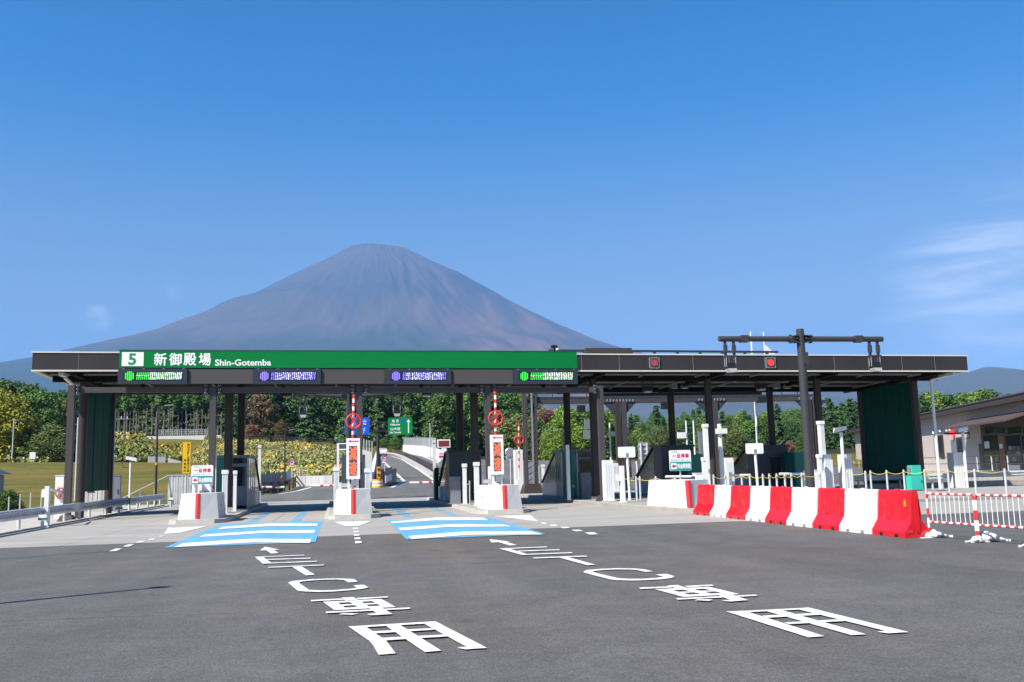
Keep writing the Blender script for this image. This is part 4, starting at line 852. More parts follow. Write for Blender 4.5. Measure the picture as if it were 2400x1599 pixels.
for z in (lz1 + 0.35, lz1 + 0.74): MB().box(lx0 + 0.5, lx1 - 0.5, LY + 0.9, LY + 0.94, z - 0.015, z + 0.015).build('handrail', 'dark', lg)
for i, (k, x, y) in enumerate(((5, 1110, 700), (6, 950, 700), (7, 470, 800))):
    X = AY(q(k, x, y), LY)[0]
    for dx in (-0.17, 0.26): MB().box(X + dx - 0.16, X + dx + 0.16, LY - 0.15, LY + 0.15, 0.0, lz0).build('post', 'brown' if dx < 0 else 'steel', lg)
    for s in (-1, 1): MB().prof([(X + s * 0.4, lz0), (X + s * 1.15, lz0), (X + s * 0.4, lz0 - 0.75)], LY - 0.05, LY + 0.05).build('gusset', 'dark', lg)
    for j in range(9): MB().box(X - 0.9 + j * 0.22, X - 0.82 + j * 0.22, LY - 0.13, LY - 0.101, lz0 + 0.05, lz0 + 0.2).build('bolt', 'alu', lg)
lt = MB(); X = lx0
for dx in (-0.33, 0.33):
    for dy in (-0.3, 0.3): lt.box(X + dx - 0.07, X + dx + 0.07, LY + dy - 0.07, LY + dy + 0.07, 0.3, lz1)
lt = lt.build('lattice_leg', 'steel', lg)
for j in range(14):
    z = 0.5 + j * (lz1 - 1.0) / 14
    MB().beam((X - 0.33, LY - 0.32, z), (X + 0.33, LY - 0.32, z + (lz1 - 1.0) / 14), 0.04, 0.05).build('lattice_brace', 'dark', lt)
MB().box(X + 0.0, X + 0.10, LY - 0.45, LY - 0.38, 0.4, lz1 + 0.9).build('cable_pipe', 'alu', lg)
MB().prism([(X - 0.7, LY - 0.7), (X + 0.7, LY - 0.7), (X + 0.7, LY + 0.7), (X - 0.7, LY + 0.7)], 0.0, 0.75, [(X - 0.48, LY - 0.48), (X + 0.48, LY - 0.48), (X + 0.48, LY + 0.48), (X - 0.48, LY + 0.48)]).build('leg_foot', 'brown', lg)
for s in (-0.13, 0.13):
    MB().box(X + 0.35 + s - 0.02, X + 0.35 + s + 0.02, LY - 0.02, LY + 0.02, lz1, lz1 + 1.0).build('ladder_rail', 'dark', lg)
for j in range(4): MB().box(X + 0.22, X + 0.48, LY - 0.015, LY + 0.015, lz1 + 0.1 + j * 0.25, lz1 + 0.13 + j * 0.25).build('ladder_rung', 'dark', lg)
for (k, x, y), lab in (((5, 705, 430), 'black antenna box hanging under the lattice gantry at its lattice leg end'), ((14, 1120, 880), 'small antenna on thin rods under the middle of the lattice gantry'), ((14, 2270, 805), 'small antenna on rods under the lattice gantry by the flagpoles')):
    p = AY(q(k, x, y), LY); t_ = thing('hanging_antenna', (p[0], LY, p[2]), lab, 'antenna', 'antennas under the lattice gantry')
    MB().box(p[0] - 0.24, p[0] + 0.24, LY - 0.2, LY + 0.2, p[2] - 0.22, p[2] + 0.22).build('housing', 'black', t_)
    for s in (-0.3, 0.3): MB().cyl((p[0] + s, LY, p[2] + 0.1), (p[0] + s, LY, lz0 + 0.3), 0.03, 0.03, 6).build('rod', 'alu', t_)
    MB().box(p[0] - 0.34, p[0] + 0.34, LY - 0.04, LY + 0.04, p[2] + 0.22, p[2] + 0.27).build('yoke', 'alu', t_)

# ================================================================== ISLANDS AND LANE EQUIPMENT
ISL = {1: (-6.15, -4.0, 35.4, 55.5), 2: (-0.55, 1.56, 35.2, 56.0), 3: (5.12, 7.32, 35.3, 56.3)}
WHERE = {1: 'the booth beside the guardrail lane', 2: 'the two blue lanes', 3: 'the lane right of the blue lanes'}
ilab = {1: 'concrete toll island whose nose block stands under the stop-and-pay sign near the yellow sign', 2: 'concrete toll island with the slow down board between the two blue lane panels', 3: 'concrete toll island with the slow down board and stair house right of the blue lanes'}
def island_outline(x0, x1, y0, y1):
    c = (x0 + x1) / 2; w_ = (x1 - x0) / 2
    return [(c - w_ * 0.62, y0 + 0.02), (c + w_ * 0.62, y0 + 0.02), (c + w_ * 0.9, y0 + 0.35), (x1, y0 + 1.0), (x1, y1), (x0, y1), (x0, y0 + 1.0), (c - w_ * 0.9, y0 + 0.35)]
def inset(P, d):
    c = np.mean(np.array(P), 0); out = []
    for p in P:
        v = np.array(p) - c; out.append((p[0] - math.copysign(d, v[0]), p[1] - math.copysign(d, v[1])))
    return out
def kerb_pieces(P, parent, step=2.4):
    """kerb stones one by one along the island's edge"""
    n = len(P)
    for i in range(n):
        a, b = np.array(P[i]), np.array(P[(i + 1) % n]); Ln = np.linalg.norm(b - a); m = max(1, int(round(Ln / step)))
        d = (b - a) / Ln; nr = np.array([-d[1], d[0]])
        for j in range(m):
            p = a + d * (Ln * j / m + 0.006); r = a + d * (Ln * (j + 1) / m - 0.006)
            MB().prism([tuple(p), tuple(r), tuple(r + nr * 0.16), tuple(p + nr * 0.16)], 0.0, IH + 0.004, [tuple(p + nr * 0.03), tuple(r + nr * 0.03), tuple(r + nr * 0.16), tuple(p + nr * 0.16)]).build('kerb_stone', 'kerb', parent)
def nose_block(cx, y0, stripe_dx=0.0, L_=2.6, parent=None, W_=0.72, H=0.92, plan=None):
    # prow-shaped block, sides leaning in towards the top
    bot = [(cx - W_, y0 + 0.26), (cx, y0), (cx + W_, y0 + 0.26), (cx + W_, y0 + L_), (cx - W_, y0 + L_)]
    t = 0.10; top = [(cx - W_ + t, y0 + 0.26 + t), (cx, y0 + t), (cx + W_ - t, y0 + 0.26 + t), (cx + W_ - t, y0 + L_), (cx - W_ + t, y0 + L_)]
    if plan:
        bot = plan; cc = np.mean(np.array(plan), 0); top = [tuple(np.array(p) + (cc - np.array(p)) * 0.09) for p in plan]; top[1] = (plan[1][0], plan[1][1] + t)
    b_ = MB().prism(bot, IH, IH + H, top).build('nose_block', 'block', parent)
    # red retro-reflective band wrapped on the prow
    s = 0.085; e = 0.004
    f = lambda u: 0.26 / W_ * abs(u)
    if plan: s = 0.11
    mb = MB(); P = []
    mb.add([(cx - s, y0 + f(s) - e, IH + 0.01), (cx, y0 - e, IH + 0.01), (cx, y0 + t - e, IH + H - 0.003), (cx - s, y0 + t + f(s) - e, IH + H - 0.003)], [(0, 1, 2, 3)])
    mb.add([(cx, y0 - e, IH + 0.01), (cx + s, y0 + f(s) - e, IH + 0.01), (cx + s, y0 + t + f(s) - e, IH + H - 0.003), (cx, y0 + t - e, IH + H - 0.003)], [(0, 1, 2, 3)])
    mb.build('red_band', 'red', b_, fix=False)
    # formed recess joints on the flanks
    for sx in (() if plan else (-1, 1)):
        MB().box(cx + sx * (W_ - 0.06) - 0.02, cx + sx * (W_ - 0.06) + 0.02, y0 + 1.15, y0 + 1.42, IH + 0.005, IH + H * 0.55).build('lifting_slot', 'kerb', b_)
    return b_
PX = {1: AY(q(2, 710, 1400), 36.1)[0], 2: AY(q(3, 925, 1250), 36.0)[0], 3: AY(q(4, 1027, 1250), 36.1)[0]}
for k, (x0, x1, y0, y1) in ISL.items():
    it = thing('toll_island', ((x0 + x1) / 2, (y0 + y1) / 2, 0), ilab[k], 'traffic island', 'toll islands')
    P = island_outline(x0, x1, y0, y1)
    MB().prism(inset(P, 0.14), 0.0, IH).build('island_deck', 'concrete', it)
    kerb_pieces(P, it)
    nose_block(PX[k], y0 + 0.55, parent=it)
# the wide island of the closed lanes
BI = [(11.0, 58.0), (11.0, 44.0), (11.3, 36.5), (12.1, 31.6), (12.7, 31.2), (14.2, 31.4), (15.5, 33.4), (44.0, 33.4), (44.0, 58.0)]
bi = thing('wide_island', (24, 45, 0), 'wide pale concrete island of the closed lanes behind the red and white barriers', 'traffic island')
MB().prism(BI[::-1], 0.0, IH - 0.004).build('island_deck', 'concrete', bi)
kerb_pieces(BI, bi)
p4 = G(q(6, 735, 1370), IH)
nose_block(p4[0], p4[1], parent=bi, W_=0.85, H=0.98, plan=[(p4[0] - 0.20, p4[1] + 0.55), (p4[0], p4[1]), (p4[0] + 1.0, p4[1] + 0.45), (p4[0] + 1.15, p4[1] + 3.4), (p4[0] - 0.46, p4[1] + 3.4), (p4[0] - 0.24, p4[1] + 2.2)])

# ---- slow down boards
def slow_board(x0, x1, z0, z1, Y, lab, zbase):
    t_ = thing('slow_down_board', ((x0 + x1) / 2, Y, zbase), lab, 'LED sign', 'slow down boards on the islands')
    MB().box(x0, x1, Y, Y + 0.22, z0, z1).build('cabinet', 'white', t_)
    w_ = x1 - x0; h_ = z1 - z0
    sx0, sx1, sz0, sz1 = x0 + w_ * 0.2, x1 - w_ * 0.22, z0 + h_ * 0.085, z1 - h_ * 0.19
    MB().box(sx0, sx1, Y - 0.006, Y - 0.0005, sz0, sz1).build('screen', 'led_off', t_)
    for i, s_ in enumerate('減速'):
        mb = MB(); za = sz0 + (sz1 - sz0) * (0.53 if i == 0 else 0.03); zb_ = za + (sz1 - sz0) * 0.44
        put_text(mb, s_, sx0 + 0.012, sx1 - 0.012, za, zb_, Y - 0.009, 0.0102); mb.build('lit_character', 'led_orange', t_, fix=False)
    a = MB(); az = z1 - h_ * 0.075
    a.prof([(x0 + w_ * 0.12, az), (x0 + w_ * 0.32, az + 0.05), (x0 + w_ * 0.32, az + 0.018), (x1 - w_ * 0.08, az + 0.018), (x1 - w_ * 0.08, az - 0.018), (x0 + w_ * 0.32, az - 0.018), (x0 + w_ * 0.32, az - 0.05)], Y - 0.006, Y - 0.0005); a.build('arrow', 'letter_red', t_)
    for x in (x0 + 0.05, x1 - 0.12): MB().box(x, x + 0.07, Y + 0.06, Y + 0.16, zbase, z0).build('leg', 'white', t_)
    MB().box(x0 + w_ * 0.35, x0 + w_ * 0.8, Y + 0.02, Y + 0.2, zbase + 0.12, z0 - 0.02).build('control_box', 'cab', t_)
    return t_
for (k, xa, xb, ya, yb), lab, i in (((3, 865, 985, 665, 1020), 'white slow down board with orange 減速 on the island between the blue lanes', 2), ((4, 920, 1027, 750, 1065), 'white slow down board with orange 減速 on the island by the stair house', 3)):
    Y = 36.75; A, B = AY(q(k, xa, ya), Y), AY(q(k, xb, yb), Y)
    slow_board(A[0], B[0], B[2], A[2], Y, lab, IH + 0.92 + 0.0)

# ---- raised boom arms with round X discs
def boom(px0, px1, Y, cpx, rr, lab, zbase, n=11, m_disc='red'):
    top, bot = AY(px0, Y), AY(px1, Y)
    t_ = thing('raised_boom', (bot[0], Y, zbase), lab, 'barrier arm', 'raised red and white boom arms')
    for i in range(n):
        a = bot + (top - bot) * (i / n); b = bot + (top - bot) * ((i + 1) / n)
        MB().cyl(tuple(a), tuple(b), 0.052, 0.052, 12).build('band', 'white_flat' if i % 2 else 'red', t_)
    c = AY(cpx, Y - 0.1)
    dsk = MB().ring((c[0], Y - 0.1, c[2]), rr, 0.03, n=28, m=8).build('disc_ring', m_disc, t_)
    for s in (-1, 1):
        MB().beam((c[0] - s * rr * 0.55, Y - 0.1 + 0.004 * s, c[2] - rr * 0.80), (c[0] + s * rr * 0.55, Y - 0.1 + 0.004 * s, c[2] + rr * 0.80), 0.03, 0.045).build('disc_bar', m_disc, dsk)
    MB().box(bot[0] - 0.15, bot[0] + 0.15, Y - 0.14, Y + 0.14, zbase, min(bot[2] + 0.02, zbase + 1.05)).build('drive_housing', 'white', t_)
    if bot[2] > zbase + 1.05: MB().cyl((bot[0], Y, zbase + 1.0), tuple(bot), 0.05, 0.05, 10).build('arm_root', 'white', t_)
boom(q(3, 932, 283), q(3, 921, 668), 38.0, q(3, 929, 515), 0.285, 'raised red and white boom arm with round red X disc between the blue lanes', IH)
boom(q(47, 970, 110), q(47, 977, 725), 38.0, q(47, 975, 487), 0.29, 'raised red and white boom arm with round X disc above the stair house board', IH)
boom(q(47, 1303, 560), q(47, 1305, 1195), 60.0, q(47, 1305, 788), 0.29, 'raised boom arm with red disc beside the lattice gantry leg', 0.0, n=13)

# ---- plain posts: vehicle sensors and housings
def sensor(k, xa, xb, yt, Y, base, lab, cap=True, m='white', name='sensor_post', dpt=None, group='white vehicle sensor posts', split=False):
    A, B = AY(q(k, xa, yt), Y), AY(q(k, xb, yt), Y); w_ = B[0] - A[0]; d_ = dpt or max(0.16, w_); zt_ = A[2]
    c = (A[0] + B[0]) / 2; t_ = thing(name, (c, Y, base), lab, 'post', group)
    body = w_ * (0.78 if cap else 1.0)
    MB().box(c - body / 2, c + body / 2, Y - d_ / 2, Y + d_ / 2, base, zt_ - (0.16 if cap else 0.0)).build('housing', m, t_)
    if cap: MB().box(c - w_ / 2, c + w_ / 2, Y - d_ / 2 - 0.03, Y + d_ / 2 + 0.03, zt_ - 0.16, zt_).build('cap', m, t_)
    MB().box(c - w_ * 0.7, c + w_ * 0.7, Y - d_ * 0.7, Y + d_ * 0.7, base, base + 0.025).build('base_plate', 'galv' if m == 'white' else m, t_)
    if w_ > 0.25:
        for j in (0.25, 0.5, 0.75): MB().box(c - body / 2 + body * j - 0.006, c - body / 2 + body * j + 0.006, Y - d_ / 2 - 0.006, Y - d_ / 2 - 0.0005, base + 0.1, zt_ - 0.2).build('panel_seam', 'alu', t_)
    return t_
D = IH
sensor(3, 748, 805, 915, 39.4, D, 'short white sensor post left of the slow down board between the blue lanes')
sensor(3, 1022, 1078, 930, 39.4, D, 'short white sensor post right of the slow down board between the blue lanes')
sensor(3, 1052, 1078, 1115, 38.4, D, 'low white sensor strip on the flank of the middle nose block', cap=False)
sensor(4, 455, 482, 792, 54.0, D, 'tall slim white sensor post where the far road begins')
sensor(4, 692, 728, 980, 42.6, D, 'white sensor post in front of the black column by the stair house')
sensor(4, 783, 828, 968, 40.2, D, 'broad white sensor post behind the nose block by the stair house')
sensor(23, 525, 660, 545, 41.2, D, 'white sensor post in front of the teal booth door')
sensor(23, 755, 840, 555, 42.6, D, 'white sensor post against the brown column of the teal booth')
sensor(23, 1262, 1335, 35, 57.0, 0.0, 'tall white sensor post behind the teal booth')
sensor(5, 548, 580, 800, 44.0, D, 'tall grey and white slim post in front of the teal machine', cap=False)
sensor(25, 1255, 1300, 640, 39.0, D, 'slim white post left of the slow down board by the stair house', cap=False)
sensor(22, 1450, 1500, 815, 43.0, D, 'slim pale post beside the stop-and-pay sign near the yellow sign', cap=False)
sensor(22, 1180, 1235, 1195, 37.6, D + 0.9, 'white sensor box on the nose block under the stop-and-pay sign', cap=False)
sensor(22, 1255, 1310, 1195, 37.9, D + 0.9, 'white sensor column beside the camera box on the nose block', cap=False)
sensor(27, 175, 245, 95, 41.5, D, 'tall white sensor column at the far red barrier end')
sensor(27, 160, 215, 605, 41.0, D, 'short white sensor post at the foot of the tall white column')
sensor(27, 1935, 2015, 50, 41.5, D, 'tall white sensor column right of the tall camera pole')
sensor(27, 1925, 1985, 560, 40.6, D, 'short white sensor post right of the tall camera pole')
sensor(7, 680, 748, 1000, 41.5, D, 'broad white cabinet post behind the white camera pole', cap=False)
sensor(7, 545, 598, 1000, 41.2, D, 'white cabinet post beside the tall sensor column by the camera pole', cap=False)
sensor(7, 598, 618, 1040, 43.0, D, 'thin white cabinet post on the guardrail side of the white cabinet post', cap=False)
sensor(8, 878, 955, 718, 44.6, D, 'broad white cabinet post in front of the office windows', cap=False)
sensor(27, 498, 618, 615, 43.4, D, 'broad pale cabinet behind the white post with a crossbar', cap=False, m='white')
sensor(26, 215, 350, 650, 41.2, D, 'broad white ribbed cabinet with red X signs by the brown column', cap=False)
sensor(24, 193, 250, 790, 40.6, D, 'charcoal cabinet left behind the middle slow down board', cap=False, m='slate', name='cabinet_post')
sensor(24, 420, 455, 790, 40.6, D, 'charcoal cabinet right behind the middle slow down board', cap=False, m='slate', name='cabinet_post')
sensor(25, 398, 457, 665, 50.5, D, 'dark green slatted post beside the tall slim sensor post', cap=False, m='screen', name='cabinet_post')
sensor(25, 640, 800, 805, 43.9, D, 'grey machine cabinet in front of the stair house', cap=False, m='cab', name='machine_cabinet', dpt=0.6, group='grey machine cabinets')
sensor(47, 1232, 1345, 935, 62.0, 0.0, 'white payment cabinet beyond the slow down board by the lattice leg', cap=False, dpt=0.5)
sensor(44, 275, 325, 1105, 62.0, 0.0, 'white post behind the lattice gantry leg', cap=False)
sensor(44, 360, 398, 1095, 64.0, 0.0, 'small white capped post between the lattice leg and the stair house')
sensor(26, 355, 438, 695, 58.0, D, 'white payment cabinet seen behind the ribbed cabinet', cap=False)
sensor(26, 726, 776, 668, 60.0, D, 'white capped sensor post beside the back of the grey road sign')
# red X plate on the ribbed cabinet
p = AY(q(26, 320, 925), 40.9)
xs = thing('red_x_plate', (p[0], 40.9, p[2]), 'narrow plate with red diamonds and white X on the ribbed cabinet', 'sign')
for dz in (0.3, -0.3): MB().prof([(p[0] - 0.1, p[2] + dz), (p[0], p[2] + dz + 0.24), (p[0] + 0.1, p[2] + dz), (p[0], p[2] + dz - 0.24)], 41.005, 41.03).build('red_diamond', 'red', xs)
for s in (-1, 1): MB().beam((p[0] - s * 0.1, 41.0 - 0.002 * s, p[2] - 0.22), (p[0] + s * 0.1, 41.0 - 0.002 * s, p[2] + 0.22), 0.01, 0.05).build('white_bar', 'white_flat', xs)

# ---- camera posts
def cam_post(k, x, yt, yb, Y, base, lab, r=0.05, head=True, flip=1):
    T = AY(q(k, x, yt), Y); t_ = thing('camera_post', (T[0], Y, base), lab, 'camera', 'white camera posts')
    MB().cyl((T[0], Y, base), (T[0], Y, T[2]), r, r, 12).build('mast', 'white', t_)
    if head:
        h = MB(); x0 = T[0]; z = T[2] + 0.12
        h.prof([(x0 - 0.34 * flip, z - 0.13), (x0 - 0.30 * flip, z + 0.07), (x0 + 0.22 * flip, z + 0.17), (x0 + 0.24 * flip, z + 0.0)], Y - 0.13, Y + 0.13); h.build('camera_head', 'white', t_)
        MB().box(x0 - 0.05, x0 + 0.05, Y - 0.05, Y + 0.05, T[2], T[2] + 0.08).build('tilt_mount', 'dark', t_)
        MB().tube([(x0 + 0.2 * flip, Y + 0.02, z + 0.05), (x0 + 0.42 * flip, Y + 0.02, z - 0.12), (x0 + 0.4 * flip, Y + 0.02, z - 0.42), (x0 + 0.05, Y + 0.02, z - 0.45)], 0.014, 6).build('cable', 'black', t_)
    return t_
cam_post(7, 690, 830, 0, 40.6, D, 'white camera post between the tall camera pole and the green screen', 0.075)
cam_post(41, 700, 690, 0, 44.0, D, 'white camera post with looped cable in front of the office door', 0.07)
cam_post(22, 372, 910, 0, 54.0, 0.0, 'slim white camera post beyond the guardrail', 0.055, flip=-1)
# crossbar post
T = AY(q(27, 430, 95), 42.2); t_ = thing('crossbar_post', (T[0], 42.2, D), 'white post with a camera crossbar beside the broad pale cabinet', 'post')
MB().cyl((T[0] + 0.03, 42.2, D), (T[0], 42.2, T[2]), 0.115, 0.1, 14).build('mast', 'white', t_)
zc2 = AY(q(27, 430, 200), 42.2)[2]; MB().box(T[0] - 0.22, T[0] + 0.3, 42.0, 42.2, zc2 - 0.14, zc2 + 0.1).build('camera_box', 'white', t_); MB().box(T[0] + 0.1, T[0] + 0.2, 41.97, 42.1, zc2 - 0.3, zc2 - 0.15).build('camera_lens', 'black', t_)
# white back-of-sign plates on posts
for k, xa, xb, ya, yb, px_, Y, lab in ((26, 443, 712, 447, 605, 585, 41.0, 'blank white plate on a slim white post by the ribbed cabinet'), (27, 828, 1105, 393, 548, 975, 39.0, 'blank white plate on a slim white post in front of the dark booth with window')):
    A, B = AY(q(k, xa, ya), Y), AY(q(k, xb, yb), Y); c = AY(q(k, px_, ya), Y)[0]
    t_ = thing('blank_plate_sign', (c, Y, D), lab, 'sign', 'blank white plates on posts')
    MB().prof(rrect(A[0], B[0], B[2], A[2], 0.06), Y - 0.03, Y).build('plate', 'white_flat', t_)
    MB().cyl((c + 0.05, Y + 0.05, D), (c, Y + 0.05, A[2] - 0.1), 0.06, 0.06, 12).build('post', 'white', t_)
    MB().box(c - 0.07, c + 0.05, Y - 0.036, Y - 0.0305, B[2] + 0.02, B[2] + 0.2).build('keyhole_cover', 'cab', t_)
    MB().prism([(c - 0.25, Y - 0.1), (c + 0.3, Y - 0.1), (c + 0.3, Y + 0.2), (c - 0.25, Y + 0.2)], D, D + 0.02).build('base_plate', 'galv', t_)
# white ticket post with a gate bracket
t_ = thing('gate_post', (AY(q(26, 510, 1000), 39.0)[0], 39.0, D), 'short white gate post with a stubby bracket in front of the blank plate', 'post')
A, B = AY(q(26, 475, 735), 39.0), AY(q(26, 530, 735), 39.0)
MB().box(A[0], B[0], 38.9, 39.15, D, A[2]).build('housing', 'white', t_); zz = AY(q(26, 500, 915), 39.0)[2]
MB().box(A[0] - 0.17, A[0] - 0.001, 38.92, 39.1, zz - 0.14, zz + 0.14).build('bracket', 'white', t_); MB().box(A[0] - 0.05, B[0] + 0.05, 38.85, 39.2, D, D + 0.03).build('base_plate', 'white', t_)

# ---- stop-and-pay signs
def stop_sign(k, xa, xb, ya, ym, yb, Y, base, lab, post_px):
    A, Mi, B = AY(q(k, xa, ya), Y), AY(q(k, xa, ym), Y), AY(q(k, xb, yb), Y); x0, x1, z1, zm_, z0 = A[0], B[0], A[2], Mi[2], B[2]; w_ = x1 - x0
    t_ = thing('stop_and_pay_sign', ((x0 + x1) / 2, Y, base), lab, 'sign', 'stop and pay signs')
    MB().prof(rrect(x0, x1, z0, z1, 0.05), Y, Y + 0.035).build('board', 'white_flat', t_)
    MB().prof(rrect(x0 + 0.012, x1 - 0.012, z0 + 0.012, zm_, 0.035), Y - 0.004, Y - 0.0005).build('teal_field', 'teal_sign', t_)
    H_ = z1 - zm_; y = Y - 0.005
    mb = MB(); put_text(mb, '一般車線は', x0 + w_ * 0.06, x0 + w_ * 0.42, z1 - H_ * 0.22, z1 - H_ * 0.07, y, 0.005); mb.build('small_lettering', 'letter_grey', t_, fix=False)
    mb = MB(); put_text(mb, '一旦停車', x0 + w_ * 0.13, x0 + w_ * 0.90, zm_ + H_ * 0.33, zm_ + H_ * 0.70, y, 0.025); mb.build('red_lettering', 'letter_red', t_, fix=False)
    mb = MB(); put_text(mb, '通行料金をお支払い下さい', x0 + w_ * 0.06, x0 + w_ * 0.95, zm_ + H_ * 0.07, zm_ + H_ * 0.23, y, 0.005); mb.build('small_lettering', 'letter_grey', t_, fix=False)
    h_ = zm_ - z0; ax0, ax1 = x0 + w_ * 0.06, x0 + w_ * 0.31
    MB().box(ax0, ax1, Y - 0.007, Y - 0.0045, z0 + h_ * 0.18, z0 + h_ * 0.86).build('arrow_field', 'white_flat', t_)
    zc3 = z0 + h_ * 0.52; ar = MB(); aw = ax1 - ax0
    ar.prof([(ax0 + aw * 0.1, zc3), (ax0 + aw * 0.5, zc3 + h_ * 0.24), (ax0 + aw * 0.5, zc3 + h_ * 0.11), (ax1 - aw * 0.12, zc3 + h_ * 0.11), (ax1 - aw * 0.12, zc3 - h_ * 0.11), (ax0 + aw * 0.5, zc3 - h_ * 0.11), (ax0 + aw * 0.5, zc3 - h_ * 0.24)], Y - 0.0105, Y - 0.0075); ar.build('arrow', 'letter_red', t_)
    mb = MB(); put_text(mb, '料金精算機', x0 + w_ * 0.35, x0 + w_ * 0.96, z0 + h_ * 0.24, z0 + h_ * 0.80, y, 0.022); mb.build('lettering', 'letter', t_, fix=False)
    for px_ in post_px:
        c = AY(q(k, px_, yb), Y)[0]; MB().cyl((c, Y + 0.075, base), (c, Y + 0.075, z1 - 0.1), 0.038, 0.038, 10).build('post', 'galv', t_)
stop_sign(22, 1168, 1450, 962, 1102, 1207, 37.3, D + 0.9, 'white and teal stop-and-pay sign 一旦停車 on the nose block near the yellow sign', (1215, 1420))
stop_sign(45, 914, 1290, 1115, 1308, 1450, 35.6, D + 0.96, 'white and teal stop-and-pay sign 一旦停車 on the nose block at the barrier end', (1110,))
# yellow waiting-place sign
Y = 56.0; A, B = AY(q(22, 1057, 655), Y), AY(q(22, 1150, 1065), Y)
t_ = thing('yellow_sign', ((A[0] + B[0]) / 2, Y, 0), 'tall narrow yellow sign with black vertical Japanese lettering', 'sign')
MB().box(A[0], B[0], Y, Y + 0.04, B[2], A[2]).build('board', 'yellow', t_)
mb = MB(); w_ = B[0] - A[0]; H_ = A[2] - B[2]
for i, c in enumerate('降りるICを間違えた車'):
    s = H_ * 0.084; z = A[2] - H_ * 0.04 - (i + 1) * H_ * 0.0835
    put_text(mb, c, A[0] + w_ * 0.58, A[0] + w_ * (0.58 + (0.18 if c in 'IC' else 0.30)), z, z + s * 0.85, Y - 0.004, 0.02)
for i, c in enumerate('待機場所'):
    z = A[2] - H_ * 0.5 - (i + 1) * H_ * 0.115; put_text(mb, c, A[0] + w_ * 0.16, A[0] + w_ * 0.46, z, z + H_ * 0.075, Y - 0.004, 0.02)
mb.build('lettering', 'letter_dark', t_, fix=False)
c = AY(q(22, 1098, 1080), Y); MB().cyl((c[0], Y + 0.08, 0), (c[0], Y + 0.08, A[2] - 0.2), 0.05, 0.05, 10).build('post', 'galv', t_)

# ---- stair houses (high end to the front, roof sloping down away)
def stair_house(x0, x1, y0, y1, y2, zt_, lab, teal=False, door='window'):
    t_ = thing('stair_house', ((x0 + x1) / 2, y0, D), lab, 'booth', 'slate stair houses on the islands')
    zl_ = 0.85
    fr = MB(); fr.box(x0, x1, y0, y0 + 0.06, D, zt_ - 0.06); fr.build('front_wall', 'slate', t_)
    for x in (x0, x1 - 0.05):
        sd = MB(); sd.profx([(y0 + 0.062, D), (y0 + 0.062, zt_ - 0.06), (y1 - 0.05, zt_ - 0.06), (y1 - 0.05, D)], x, x + 0.05); sd.build('side_wall', 'slate', t_)
        g_ = MB(); g_.profx([(y1 - 0.04, 0.95), (y1 - 0.04, zt_ - 0.12), (y2 - 0.06, zl_ + 0.02), (y2 - 0.06, 0.8)], x + 0.01, x + 0.04); g_.build('side_glass', 'glass_side', t_)
        d_ = MB(); d_.profx([(y1 - 0.04, D), (y1 - 0.04, 0.94), (y2, 0.8), (y2, D)], x, x + 0.05); d_.build('dwarf_wall', 'whitewash', t_)
    rf = MB(); rf.profx([(y0 - 0.12, zt_ - 0.06), (y0 - 0.12, zt_ + 0.06), (y1 + 0.02, zt_ + 0.06), (y2 + 0.05, zl_ + 0.08), (y2 + 0.05, zl_ - 0.02), (y1, zt_ - 0.055)], x0 - 0.06, x1 + 0.06); rf.build('roof', 'dark', t_)
    w_ = x1 - x0
    dx0, dx1 = x0 + w_ * 0.36, x0 + w_ * 0.78
    dr = MB().box(dx0, dx1, y0 - 0.02, y0 - 0.002, D + 0.06, D + 2.05).build('door', 'grey_panel' if door == 'machine' else 'slate', t_)
    MB().box(dx0 + 0.1, dx1 - 0.1, y0 - 0.03, y0 - 0.021, D + 1.0, D + 1.85).build('window', 'glass', dr)
    MB().box(dx1 - 0.08, dx1 - 0.05, y0 - 0.06, y0 - 0.021, D + 0.9, D + 1.3).build('handle', 'alu', dr)
    for j in range(6): MB().box(x0 + w_ * 0.45, x0 + w_ * 0.68, y0 - 0.032, y0 - 0.021, D + 0.35 + j * 0.05, D + 0.375 + j * 0.05).build('louvre', 'dark', dr)
    return t_
stair_house(5.42, 7.05, 46.9, 48.4, 52.0, 2.62, 'slate grey stair house with sloping roof beside the slow down board island')
stair_house(17.15, 18.95, 48.4, 49.8, 53.3, 2.72, 'slate grey stair house with sloping roof behind the barrier-end stop-and-pay sign')
stair_house(22.75, 24.6, 48.6, 49.9, 53.2, 2.62, 'slate grey stair house with door window behind the blank plate and chain posts')
